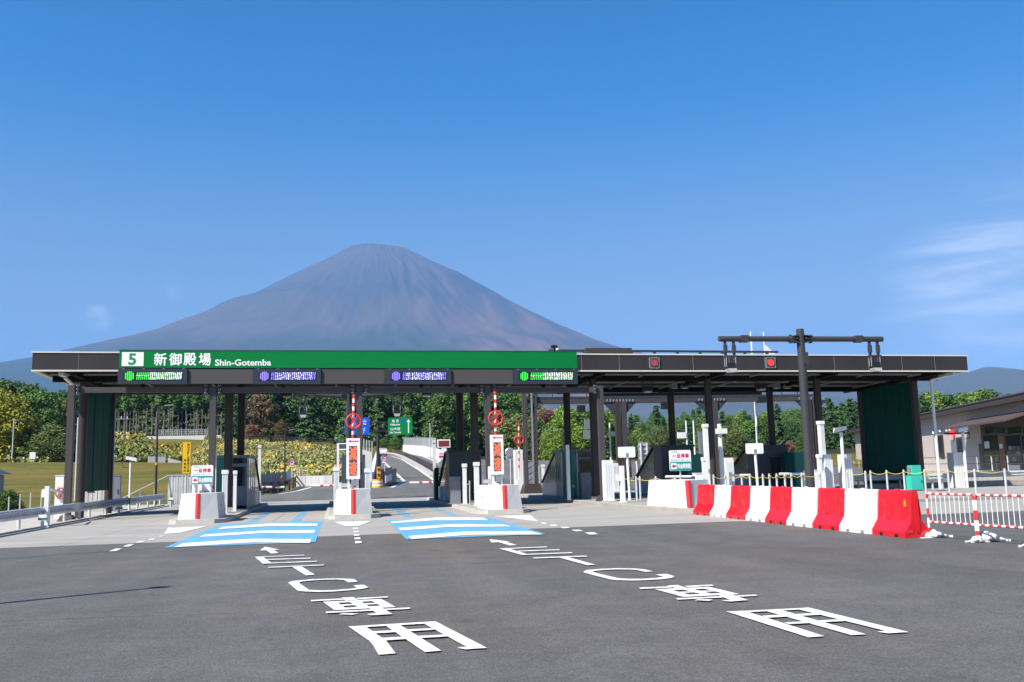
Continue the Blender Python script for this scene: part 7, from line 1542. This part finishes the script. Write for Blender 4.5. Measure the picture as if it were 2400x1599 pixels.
# roadside LED display with red and white notice board
Y = 72.0; A, B = AY(q(43, 1605, 505), Y), AY(q(43, 1822, 638), Y); t_ = thing('road_information_board', ((A[0] + B[0]) / 2, Y, 0.4), 'white framed dark display above a red and white notice beside the far road', 'LED sign')
MB().box(A[0], B[0], Y, Y + .2, B[2], A[2]).build('frame', 'white', t_); MB().box(A[0] + .08, B[0] - .08, Y - .01, Y - .001, B[2] + .08, A[2] - .1).build('screen', 'led_dim', t_); c = (A[0] + B[0]) / 2; MB().box(c - .2, c + .2, Y + .02, Y + .18, B[2] - .45, B[2]).build('neck', 'white', t_); MB().cyl((c, Y + .1, 0), (c, Y + .1, B[2] - .44), .08, .08, 10).build('post', 'white', t_)
A2, B2 = AY(q(43, 1617, 712), Y), AY(q(43, 1790, 845), Y); zm2 = AY(q(43, 1617, 775), Y)[2]
MB().box(A2[0], B2[0], Y - .05, Y - .02, B2[2], A2[2]).build('notice_board', 'white_flat', t_); MB().box(A2[0] + .06, B2[0] - .06, Y - .06, Y - .051, B2[2] + .18, zm2).build('red_field', 'letter_red', t_)
mb = MB(); put_text(mb, 'ETC車線', A2[0] + .12, B2[0] - .12, zm2 + .06, A2[2] - .07, Y - .055, .02); mb.build('lettering', 'blue_sign', t_, fix=False)
# round mirror back, small round signs, yellow boards, back of grey road sign
def round_back(k, x, y, Y, r, base, lab, m='alu'):
    c = AY(q(k, x, y), Y); t_ = thing('round_mirror', (c[0], Y, base), lab, 'mirror', 'round plates on posts'); MB().cyl((c[0], Y, c[2]), (c[0], Y - .05, c[2]), r, r * .85, 20).build('disc', m, t_); MB().cyl((c[0] + .05, Y + .06, base), (c[0] + .05, Y + .06, c[2] + r), .05, .05, 8).build('post', 'galv', t_)
round_back(43, 1690, 910, 70, .36, 0.3, 'grey round mirror below the red and white notice')
round_back(47, 1175, 975, 66, .36, 0.0, 'grey round plate on a post left of the white payment cabinet'); round_back(47, 1180, 1050, 67, .33, 0.0, 'lower grey round plate behind the white payment cabinet')
for (k, xa, xb, ya, yb, Y), lab in (((26, 597, 660, 750, 912, 50), 'small yellow notice board behind the slim white post'), ((44, 270, 312, 1040, 1108, 60), 'small yellow notice behind the lattice gantry leg')):
    A, B = AY(q(k, xa, ya), Y), AY(q(k, xb, yb), Y); t_ = thing('yellow_notice', ((A[0] + B[0]) / 2, Y, 0), lab, 'sign', 'small yellow notices'); MB().box(A[0], B[0], Y - .03, Y, B[2], A[2]).build('board', 'amber', t_); MB().cyl(((A[0] + B[0]) / 2, Y + .05, 0), ((A[0] + B[0]) / 2, Y + .05, A[2]), .04, .04, 8).build('post', 'galv', t_)
Y = 66.0; A, B = AY(q(45, 392, 975), Y), AY(q(45, 583, 1280), Y); t_ = thing('grey_sign_back', ((A[0] + B[0]) / 2, Y, 0), 'grey ribbed back of a road sign beside the sloping stair house roof', 'sign'); MB().prof(rrect(A[0], B[0], B[2], A[2], .1), Y, Y + .04).build('plate', 'alu', t_)
for f in (.12, .36, .6, .84): MB().box(A[0] + .05, B[0] - .05, Y - .06, Y - .001, B[2] + (A[2] - B[2]) * f - .05, B[2] + (A[2] - B[2]) * f + .05).build('rib', 'galv', t_)
for f in (.22, .8): x = A[0] + (B[0] - A[0]) * f; MB().cyl((x, Y - .12, 0), (x, Y - .12, A[2] - .1), .07, .07, 10).build('post', 'galv', t_)
for (k, xa, xb, ya, yb, Y, lab) in ((5, 738, 808, 538, 640, 62, 'upper grey equipment board behind the round brown column'), (5, 730, 808, 648, 738, 62, 'lower grey equipment board behind the round brown column')):
    A, B = AY(q(k, xa, ya), Y), AY(q(k, xb, yb), Y); t_ = thing('grey_board', ((A[0] + B[0]) / 2, Y, 0), lab, 'sign', 'grey boards behind the columns'); MB().box(A[0], B[0] + .6, Y, Y + .1, B[2], A[2]).build('board', 'grey_panel', t_); MB().cyl((B[0] + .3, Y + .2, 0), (B[0] + .3, Y + .2, A[2]), .1, .1, 10).build('post', 'galv', t_)
# bridge carrying the road over the meadow lane
Y = 292.0; A = AY(q(22, 490, 580), Y); B = AY(q(22, 1400, 600), Y - 4)
t_ = thing('road_bridge', ((A[0] + B[0]) / 2, Y, A[2] - 5), 'white concrete bridge carrying the road below the cedar stand', 'bridge')
MB().box(A[0], B[0] + 3, Y, Y + 9, AY(q(22, 600, 640), Y)[2], A[2]).build('parapet', 'parapet', t_); MB().box(AY(q(22, 640, 640), Y)[0], AY(q(22, 1000, 640), Y)[0], Y + .6, Y + 8.5, AY(q(22, 600, 685), Y)[2], AY(q(22, 600, 641), Y)[2]).build('girder', 'whitewash', t_)
ab = MB(); ab.prof([(A[0], A[2] - .05), (AY(q(22, 640, 640), Y)[0], A[2] - .05), (AY(q(22, 650, 640), Y)[0], AY(q(22, 600, 730), Y)[2]), (AY(q(22, 620, 640), Y)[0], AY(q(22, 600, 730), Y)[2])], Y - .4, Y - .01); ab.build('wing_wall', 'parapet', t_)
MB().box(AY(q(22, 720, 640), Y)[0], AY(q(22, 1000, 640), Y)[0], Y + 3, Y + 8, AY(q(22, 600, 760), Y)[2], AY(q(22, 600, 686), Y)[2]).build('underpass_shade', 'slate', t_)  # solid dark box put in for the shade in the gap under the girder
for i in range(26): x = AY(q(22, 740 + i * 30, 560), Y)[0]; MB().box(x - .06, x + .06, Y + .1, Y + .22, A[2] - .05, A[2] + 1.9).build('fence_post', 'galv', t_)
for dz in (.6, 1.2, 1.85): MB().box(AY(q(22, 740, 560), Y)[0], AY(q(22, 1490, 560), Y)[0], Y + .14, Y + .18, A[2] + dz - .04, A[2] + dz + .04).build('fence_rail', 'galv', t_)
# kerb and rail of the road along the top of the weeds
kp = [AY(q(46, *p), Y_) for p, Y_ in (((0, 835), 272), ((160, 838), 268), ((400, 850), 258), ((640, 868), 248), ((900, 885), 238), ((1150, 900), 230), ((1390, 915), 222), ((1600, 930), 214))]
t_ = thing('road_kerb', tuple(kp[3]), 'white kerb of the road along the top of the goldenrod slope', 'kerb')
for a, b in zip(kp[:-1], kp[1:]): mb = MB(); ribbon(mb, [a, b], 0.9, .8, -0.5); mb.build('kerb_piece', 'parapet', t_)
road_rail([np.array(p) + np.array([0, .6, .5]) for p in kp], 'dark guardrail along the top of the goldenrod slope', h=1.7, rails=(1.6, 1.1), step=3.2)
wl = [AY(q(22, 600, 920), 202), AY(q(22, 845, 922), 203), AY(q(22, 1040, 918), 204)]
t_ = thing('white_field_wall', tuple(wl[1]), 'low white wall at the top of the meadow', 'wall')
mb = MB(); ribbon(mb, [wl[0] - np.array([0, 0, .3]), wl[1] - np.array([.3, 0, .3])], 1.5, .4); mb.build('wall_panel', 'parapet', t_); mb = MB(); mb.add([(wl[1][0] + .2, 203, wl[1][2] - .3), (wl[2][0], 203.5, wl[2][2] - .3), (wl[2][0], 203.5, wl[2][2] + .1), (wl[1][0] + .2, 203, wl[1][2] + .9), (wl[1][0] + .2, 203.4, wl[1][2] - .3), (wl[2][0], 203.9, wl[2][2] - .3), (wl[2][0], 203.9, wl[2][2] + .1), (wl[1][0] + .2, 203.4, wl[1][2] + .9)], [(0, 1, 2, 3), (7, 6, 5, 4), (0, 4, 5, 1), (1, 5, 6, 2), (2, 6, 7, 3), (3, 7, 4, 0)]); mb.build('wall_panel', 'parapet', t_)
sg_ = AY(q(21, 500, 1150), 200); t_ = thing('white_billboard', (sg_[0], 200, sg_[2] - 1), 'small white billboard at the far meadow edge', 'sign'); A, B = AY(q(21, 455, 1050), 200), AY(q(21, 540, 1150), 200); MB().box(A[0], B[0], 200, 200.2, B[2], A[2]).build('board', 'white_flat', t_)
for x in (A[0] + .3, B[0] - .3): MB().box(x - .08, x + .08, 200.05, 200.15, B[2] - 1.4, B[2]).build('leg', 'galv', t_)
# dark old barn on the hillside
Y = 330.0; A, B = AY(q(45, 685, 860), Y), AY(q(45, 840, 1040), Y); t_ = thing('dark_barn', ((A[0] + B[0]) / 2, Y, B[2]), 'tall dark timber barn among the hillside trees', 'barn')
MB().prof([(A[0], B[2] - 3), (A[0], A[2]), ((A[0] + B[0]) / 2, AY(q(45, 760, 780), Y)[2]), (B[0], A[2]), (B[0], B[2] - 3)], Y, Y + 8).build('walls', 'slate', t_)
for i in range(6): x = A[0] + (B[0] - A[0]) * (i + .5) / 6; MB().box(x - .15, x + .15, Y - .15, Y - .01, B[2] - 2.5, A[2] - .6).build('upright', 'led_off' if i % 2 else 'dark', t_)
MB().prof([(A[0] - .5, A[2] - .3), ((A[0] + B[0]) / 2, AY(q(45, 760, 770), Y)[2] + .3), (B[0] + .5, A[2] - .3), (B[0] + .5, A[2]), ((A[0] + B[0]) / 2, AY(q(45, 760, 765), Y)[2] + .9), (A[0] - .5, A[2])], Y - .4, Y + 8.4).build('roof', 'tile', t_)

# ================================================================== TREES
def leaf_mesh(name, pts, size, mats, nrm=None, seed=0, aspect=0.7):
    r_ = np.random.default_rng(seed); n = len(pts); pts = np.asarray(pts)
    d = r_.normal(size=(n, 3)); d /= np.linalg.norm(d, axis=1)[:, None]
    if nrm is not None: d = d * 0.75 + nrm; d /= np.linalg.norm(d, axis=1)[:, None]
    ref = r_.normal(size=(n, 3)); u = np.cross(d, ref); u /= np.linalg.norm(u, axis=1)[:, None]; v = np.cross(d, u)
    s = (size * (0.55 + 0.9 * r_.random(n)))[:, None]
    V = np.stack([pts - u * s * 0.5, pts + v * s * aspect * 0.5 - u * s * 0.05, pts + u * s * 0.55, pts - v * s * aspect * 0.5 + u * s * 0.1], 1).reshape(-1, 3)
    me = bpy.data.meshes.new(name); me.from_pydata(V.tolist(), [], [(4 * i, 4 * i + 1, 4 * i + 2, 4 * i + 3) for i in range(n)])
    for m in mats: me.materials.append(L[m])
    if len(mats) > 1: me.polygons.foreach_set('material_index', r_.integers(0, len(mats), n).tolist())
    me.update(); return me
def blob_pts(n, c, rx, rz, r_, shell=0.55):
    d = r_.normal(size=(n, 3)); d /= np.linalg.norm(d, axis=1)[:, None]; k = (shell + (1 - shell) * r_.random(n)) [:, None]
    return np.array(c) + d * k * np.array([rx, rx, rz]), d
def broad_proto(name, mats, H=12.0, seed=0, crown_lo=0.25, wid=0.34, nb=26, per=150, leaf=0.62):
    r_ = np.random.default_rng(seed); P = []; N = []
    for b in range(nb):
        f = (b + 0.5) / nb; a_ = b * 2.4; zz = H * (crown_lo + (1 - crown_lo) * f); pr = math.sin(math.pi * min(0.97, 0.18 + 0.80 * f)) ** 0.8
        rr3 = H * wid * pr * (0.35 + 0.6 * r_.random()); c = (rr3 * math.cos(a_), rr3 * math.sin(a_), zz - 0.05 * H); s = H * (0.085 + 0.065 * r_.random())
        p, d = blob_pts(per, c, s * 1.25, s * 0.95, r_); P.append(p); N.append(d)
    P = np.concatenate(P); N = np.concatenate(N)
    me = leaf_mesh(name + '_crown', P, leaf, mats, N * 0.9 + np.array([0, 0, 0.35]), seed); return me, trunk_mesh(name, H * 0.85, H * 0.022, r_, 'bark', limbs=6, lo=0.3, spread=H * wid * 0.7)
def trunk_mesh(name, H, r0, r_, bark, limbs=0, lo=0.4, spread=2.0):
    mb = MB(); n = 5; pts = [(0.12 * r0 * 6 * (r_.random() - .5) * (i > 0), 0.12 * r0 * 6 * (r_.random() - .5) * (i > 0), H * i / n) for i in range(n + 1)]
    for i in range(n): mb.cyl(pts[i], pts[i + 1], r0 * (1 - 0.8 * i / n), r0 * (1 - 0.8 * (i + 1) / n), 7, cap=False)
    for i in range(limbs):
        f = lo + (0.9 - lo) * i / max(1, limbs); a_ = i * 2.4; p0 = (0, 0, H * f); mb.cyl(p0, (spread * (1 - f * .6) * math.cos(a_), spread * (1 - f * .6) * math.sin(a_), H * (f + .16)), r0 * .4 * (1 - f * .6), r0 * .1, 5, cap=False)
    me = bpy.data.meshes.new(name + '_trunk'); me.from_pydata(mb.v, [], mb.f); me.materials.append(M[bark]); me.polygons.foreach_set('use_smooth', [True] * len(mb.f)); me.update(); return me
def cedar_proto(name, mats, H=20.0, seed=0, lo=0.12, wid=0.16, nl=26, per=110, leaf=0.75, bark='bark', r0=0.26, droop=0.25):
    r_ = np.random.default_rng(seed); P = []; N = []
    for l in range(nl):
        f = (l + r_.random() * .6) / nl; zz = H * (lo + (0.985 - lo) * f); R = H * wid * (1 - f) ** 0.75 * (0.75 + .4 * r_.random()) + 0.25
        nbr = max(3, int(6 * (1 - f)) + 3)
        for b in range(nbr):
            a_ = r_.random() * 6.28; rr3 = R * (0.45 + .55 * r_.random()); m = max(4, int(per / nbr * (1.1 - f * .5)))
            t = r_.random(m) ** 0.7; c = np.stack([rr3 * t * math.cos(a_), rr3 * t * math.sin(a_), zz - droop * rr3 * t + 0.0 * t], 1) + r_.normal(size=(m, 3)) * np.array([.32, .32, .22]) * H / 20
            P.append(c); nn = np.stack([t * math.cos(a_), t * math.sin(a_), 0.6 + 0 * t], 1); N.append(nn)
    P = np.concatenate(P); N = np.concatenate(N); me = leaf_mesh(name + '_crown', P, leaf, mats, N, seed); return me, trunk_mesh(name, H * .97, r0, r_, bark)
TR = {}
for i in range(3): TR['tall%d' % i] = cedar_proto('tall_cedar', ['cedar', 'mid'], 21, 10 + i, lo=0.52 + .05 * i, wid=.115, nl=17, per=150, leaf=.62, bark='bark_pale', r0=.24)
for i in range(3): TR['full%d' % i] = cedar_proto('cedar', ['cedar', 'dark'], 19, 20 + i, lo=.08, wid=.155 + .02 * i, nl=34, per=190, leaf=.58)
for i in range(3): TR['dark%d' % i] = broad_proto('evergreen', ['dark', 'cedar'], 17, 30 + i, .44, .27, 40, 210, .55)
for i in range(3): TR['mid%d' % i] = broad_proto('broadleaf', ['mid', 'cedar'], 14, 40 + i, .10, .30, 40, 210, .48)
for i in range(2): TR['light%d' % i] = broad_proto('pale_tree', ['light', 'mid'], 13, 50 + i, .04, .23, 42, 210, .42)
TR['yellow0'] = broad_proto('golden_tree', ['yellow', 'light'], 15, 60, .12, .34, 38, 200, .5); TR['red0'] = broad_proto('autumn_tree', ['red', 'olive'], 16, 61, .16, .36, 40, 210, .5); TR['red1'] = broad_proto('autumn_tree', ['red', 'red'], 14, 63, .3, .36, 34, 200, .48); TR['olive0'] = broad_proto('olive_tree', ['olive', 'mid'], 12, 62, .12, .36, 36, 200, .42)
TH = {'tall': 21, 'full': 19, 'dark': 17, 'mid': 14, 'light': 13, 'yellow': 15, 'red': 16, 'olive': 12}
def tree(kind, X, Y, H, name, lab, group, z=None, wf=1.0):
    me, tr = TR[kind]; base = TH[kind[:-1]] if kind[:-1] in TH else 16
    z = float(terrain(X, Y)) if z is None else z
    t_ = thing(name, (X, Y, z), lab, 'tree', group); s = H / base; t_.scale = (s * wf, s * wf, s); t_.rotation_euler = (0, 0, random.random() * 6.28)
    for nm, me_ in (('trunk', tr), ('crown', me)): o = bpy.data.objects.new(nm, me_); COL.objects.link(o); o.parent = t_
def tree_px(kind, px, top, Y, name, lab, group, wf=1.0, base_py=None):
    """tree whose top shows at (px, top) at distance Y"""
    T = AY((px, top), Y); z = float(terrain(T[0], Y)); H = T[2] - z
    if H < 3: return
    tree(kind, T[0], Y, H, name, lab, group, z, wf)
R = random.Random(5)
G1 = 'tall bare-trunked cedars above the bridge'
for i in range(52):       # cedar stand with visible trunks
    px = 205 + i * 6.6 + R.uniform(-3, 3); Y = 322 + (i * 37) % 60; tree_px('tall%d' % (i % 3), px, 893 + R.uniform(-14, 14), Y, 'tall_cedar', 'tall cedar with a bare pale trunk in the stand above the bridge', G1, 1.0 + R.uniform(-.15, .25))
for i in range(26):
    px = 200 + i * 14; tree_px('full%d' % (i % 3), px, 905 + R.uniform(0, 20), 395 + R.uniform(0, 20), 'evergreen_tree', 'dark evergreen closing the back of the cedar stand', 'dark evergreens behind the cedar stand', 1.9)
for i in range(34):       # dark wood behind the middle lanes
    px = 560 + i * 20 + R.uniform(-8, 8); Y = 285 + (i * 53) % 70; kind = ('dark%d' % (i % 3)) if i % 2 else ('full%d' % (i % 3))
    tree_px(kind, px, 898 + R.uniform(-8, 12) + max(0, (px - 900) * 0.06), Y, 'evergreen_tree', 'dark green tree in the wood behind the middle lanes', 'dark wood behind the middle lanes', 1.15 + R.uniform(-.1, .2))
for i in range(20):
    px = 540 + i * 36; tree_px('full%d' % (i % 3), px, 905 + R.uniform(0, 14), 365 + R.uniform(0, 20), 'cedar_tree', 'full cedar standing deep in the wood behind the middle lanes', 'full cedars deep in the dark wood', 1.5)
tree_px('red0', 612, 925, 288, 'autumn_tree', 'big reddish autumn tree at the edge of the dark wood', None, 1.25); tree_px('red0', 660, 985, 285, 'autumn_tree', 'smaller reddish autumn tree against the dark trunks', None, 1.2); tree_px('red1', 588, 990, 280, 'autumn_tree', 'low rusty autumn tree between the black columns', None, 1.2)
for px, top, Y, kd in ((10, 898, 236, 'dark0'), (45, 900, 240, 'dark1'), (72, 905, 236, 'mid1'), (105, 920, 235, 'mid0'), (128, 918, 245, 'full0'), (152, 918, 240, 'dark2'), (178, 926, 250, 'full1'), (200, 938, 255, 'full2'), (90, 918, 228, 'mid2'), (60, 930, 226, 'mid0'), (140, 940, 230, 'olive0'), (30, 940, 222, 'mid1'), (-20, 890, 236, 'dark2'), (165, 930, 262, 'full0'), (120, 960, 224, 'mid0')):
    tree_px(kd, px, top, Y, 'woodland_tree', 'green tree in the wood at the far meadow edge', 'wood at the far meadow edge', 1.1)
for px, top, Y in ((12, 920, 214), (-12, 935, 214), (40, 935, 215)): tree_px('yellow0', px, top, Y, 'golden_tree', 'golden leaved tree in the wood at the far meadow edge', 'golden trees at the far meadow edge', 1.0)
for px, top, Y in ((125, 1000, 214), (100, 1020, 212), (160, 1010, 216), (145, 1030, 210)): tree_px('olive0', px, top, Y, 'olive_tree', 'low olive brown tree by the stayed utility pole', 'low olive trees at the far meadow edge', 1.9)
for i, px in enumerate((1035, 1060, 1085, 1110, 1135, 1160, 1185, 1210, 1232)): tree_px('mid%d' % (i % 3), px, 922 + R.uniform(-5, 6) + i * 1.0, 255 + (i * 17) % 30, 'broadleaf_tree', 'bright green broadleaf tree behind the raised boom', 'broadleaf trees behind the raised booms', 1.15)
for px, top, Y in ((1275, 945, 250), (1300, 948, 255)): tree_px('red1', px, top, Y, 'autumn_tree', 'rusty brown tree under the lattice gantry', 'rusty trees under the lattice gantry', 1.3)
for px, top, Y, kd in ((1215, 975, 240, 'olive0'), (1250, 985, 235, 'olive0'), (1185, 965, 245, 'olive0')): tree_px(kd, px, top, Y, 'olive_tree', 'feathery olive tree beside the lattice gantry leg', 'olive trees beside the lattice gantry leg', 1.5)
for i, (px, top, Y) in enumerate(((1300, 985, 175), (1325, 955, 180), (1345, 960, 176), (1370, 965, 180), (1400, 962, 178), (1420, 965, 182), (1435, 985, 180), (1285, 1010, 172), (1310, 1005, 170), (1360, 1000, 172))): tree_px('light%d' % (i % 2), px, top, Y, 'pale_green_tree', 'pale green bushy conifer behind the round brown column', 'pale green conifers behind the columns', 1.25)
G2 = 'trees on the wooded hillside'
for i in range(150):       # hillside
    row = i // 15; j = i % 15; px = 1440 + j * 35 + (row % 2) * 17 + R.uniform(-9, 9); Y = 305 + row * 28 + R.uniform(-10, 10)
    kd = R.choice(['mid0', 'mid1', 'mid2', 'light0', 'light1', 'dark0', 'full0', 'full1', 'full2', 'olive0', 'full1', 'light0', 'dark1']); T = AY((px, 1000), Y)
    tree(kd, T[0], Y, (11.5 if kd[0] != 'f' else 15) + R.uniform(-3.5, 4), 'hillside_tree', {'m': 'mid green tree on the wooded hillside', 'l': 'pale green tree on the wooded hillside', 'd': 'dark evergreen on the wooded hillside', 'f': 'pointed cedar on the wooded hillside', 'o': 'olive brown tree on the wooded hillside'}[kd[0]], G2 + {'m': ', mid green', 'l': ', pale green', 'd': ', dark', 'f': ', pointed', 'o': ', olive'}[kd[0]], None, 1.1 if kd[0] != 'f' else 1.25)
for px, top, Y, kd in ((1720, 1010, 190, 'olive0'), (1705, 1000, 195, 'olive0'), (1745, 1020, 190, 'dark0'), (1850, 1030, 185, 'red1'), (1835, 1040, 180, 'olive0'), (1880, 1015, 190, 'mid0'), (1660, 1030, 200, 'olive0')): tree_px(kd, px, top, Y, 'roadside_tree', 'brownish green tree at the foot of the wooded hillside', 'trees at the foot of the hillside', 1.3)
for i in range(15):
    px = 1930 + i * 9 + R.uniform(-3, 3); tree_px('full%d' % (i % 3), px, 946 + R.uniform(-14, 10), 225 + (i * 29) % 50, 'cedar_tree', 'dark pointed cedar left of the office roof', 'cedars left of the office roof', 1.2)
for i in range(24):
    px = 2165 + i * 12 + R.uniform(-5, 5); Y = 230 + (i * 31) % 60; tree_px(R.choice(['full0', 'full1', 'full2', 'mid0', 'light0']), px, 924 + R.uniform(-10, 18), Y, 'cedar_tree', 'pointed conifer showing above the office roof', 'conifers above the office roof', 1.15)
# bushes
for px, top, bot, Y, lab in ((20, 1150, 1188, 58, 'leafy bush beside the tiled house'), (q(43, 450, 0)[0], q(43, 0, 520)[1], q(43, 0, 650)[1], 245, 'green bush below the blue direction sign'), (q(43, 900, 0)[0], q(43, 0, 470)[1], q(43, 0, 660)[1], 250, 'green bush below the green direction sign'), (q(43, 740, 0)[0], q(43, 0, 470)[1], q(43, 0, 650)[1], 255, 'wide green bush beside the direction sign post')):
    T, Bq = AY((px, top), Y), AY((px, bot), Y); tree('mid%d' % (int(px) % 3), T[0], Y, T[2] - Bq[2] + 0.6, 'bush', lab, None, Bq[2] - 0.6, 1.6)
# ---- weeds on the embankments
def weed_field(name, lab, poly, n, size, mats, hgt=0.9, seed=0):
    r_ = np.random.default_rng(seed); xs = [p[0] for p in poly]; ys = [p[1] for p in poly]; P = []
    while len(P) < n:
        x, y = r_.uniform(min(xs), max(xs)), r_.uniform(min(ys), max(ys))
        if pip(x, y, poly): P.append((x, y))
    P = np.array(P); tz = terrain(P[:, 0], P[:, 1])
    clump = vnoise(P[:, 0] / 3.0 + 50, P[:, 1] / 6.0 + 50, 31); clump2 = vnoise(P[:, 0] / 7.0 + 20, P[:, 1] / 12.0 + 90, 33)
    z = tz + hgt * (0.15 + 1.5 * clump * r_.random(n))
    me = leaf_mesh(name, np.stack([P[:, 0], P[:, 1], z], 1), size, mats, np.tile(np.array([0, -0.3, 0.6]), (n, 1)), seed)
    sel = np.where((clump2 + 0.35 * (r_.random(n) - .5)) > 0.70, 1, 0); sel = np.where(r_.random(n) < 0.16, 2, sel); sel = np.where((sel == 1) & (r_.random(n) < 0.45), 0, sel)
    me.polygons.foreach_set('material_index', sel.astype(int).tolist()); me.update()
    o = bpy.data.objects.new(name, me); COL.objects.link(o); tag(o, lab, 'weeds', kind='stuff')
pts = [AY(p, Y)[:2] for p, Y in (((560, 1118), 150), ((690, 1122), 96), ((800, 1118), 94), ((840, 1110), 110), ((830, 1060), 205), ((700, 1043), 240), ((560, 1036), 268), ((480, 1034), 280), ((440, 1080), 215), ((480, 1105), 170))]
weed_field('goldenrod', 'goldenrod and tall grass covering the road embankment', [tuple(p) for p in pts], 70000, 0.42, ['weed1', 'weed2', 'weed3'], 0.9, 70)
pts = [AY(p, Y)[:2] for p, Y in (((235, 1085), 208), ((430, 1088), 206), ((430, 1070), 240), ((320, 1034), 298), ((230, 1028), 304))]
weed_field('goldenrod', 'goldenrod and shrubs on the slope left of the bridge', [tuple(p) for p in pts], 26000, 0.75, ['weed1', 'weed2', 'olive' if 'olive' in L else 'weed3'], 1.6, 71)
pts = [(-100, 205), (-60, 203), (-55, 222), (-100, 228)]
weed_field('goldenrod', 'rough shrubs along the far meadow edge', pts, 5000, 1.0, ['weed1', 'weed2', 'weed3'], 1.6, 72)

# ------------------------------------------------------------------ the air: pale haze between here and the mountain
hz = MB().box(-27000, 27000, -6500, 30500, -260, 3620).build('haze', [], fix=True)
hm = bpy.data.materials.new('haze'); hm.use_nodes = True
t = hm.node_tree; t.nodes.clear()
ho = t.nodes.new('ShaderNodeOutputMaterial'); pv = t.nodes.new('ShaderNodeVolumePrincipled')
pv.inputs['Color'].default_value = (0.21, 0.50, 1.0, 1); pv.inputs['Density'].default_value = 4.3e-5; pv.inputs['Anisotropy'].default_value = 0.0
t.links.new(pv.outputs[0], ho.inputs['Volume'])
hz.data.materials.append(hm)
tag(hz, kind='stuff')
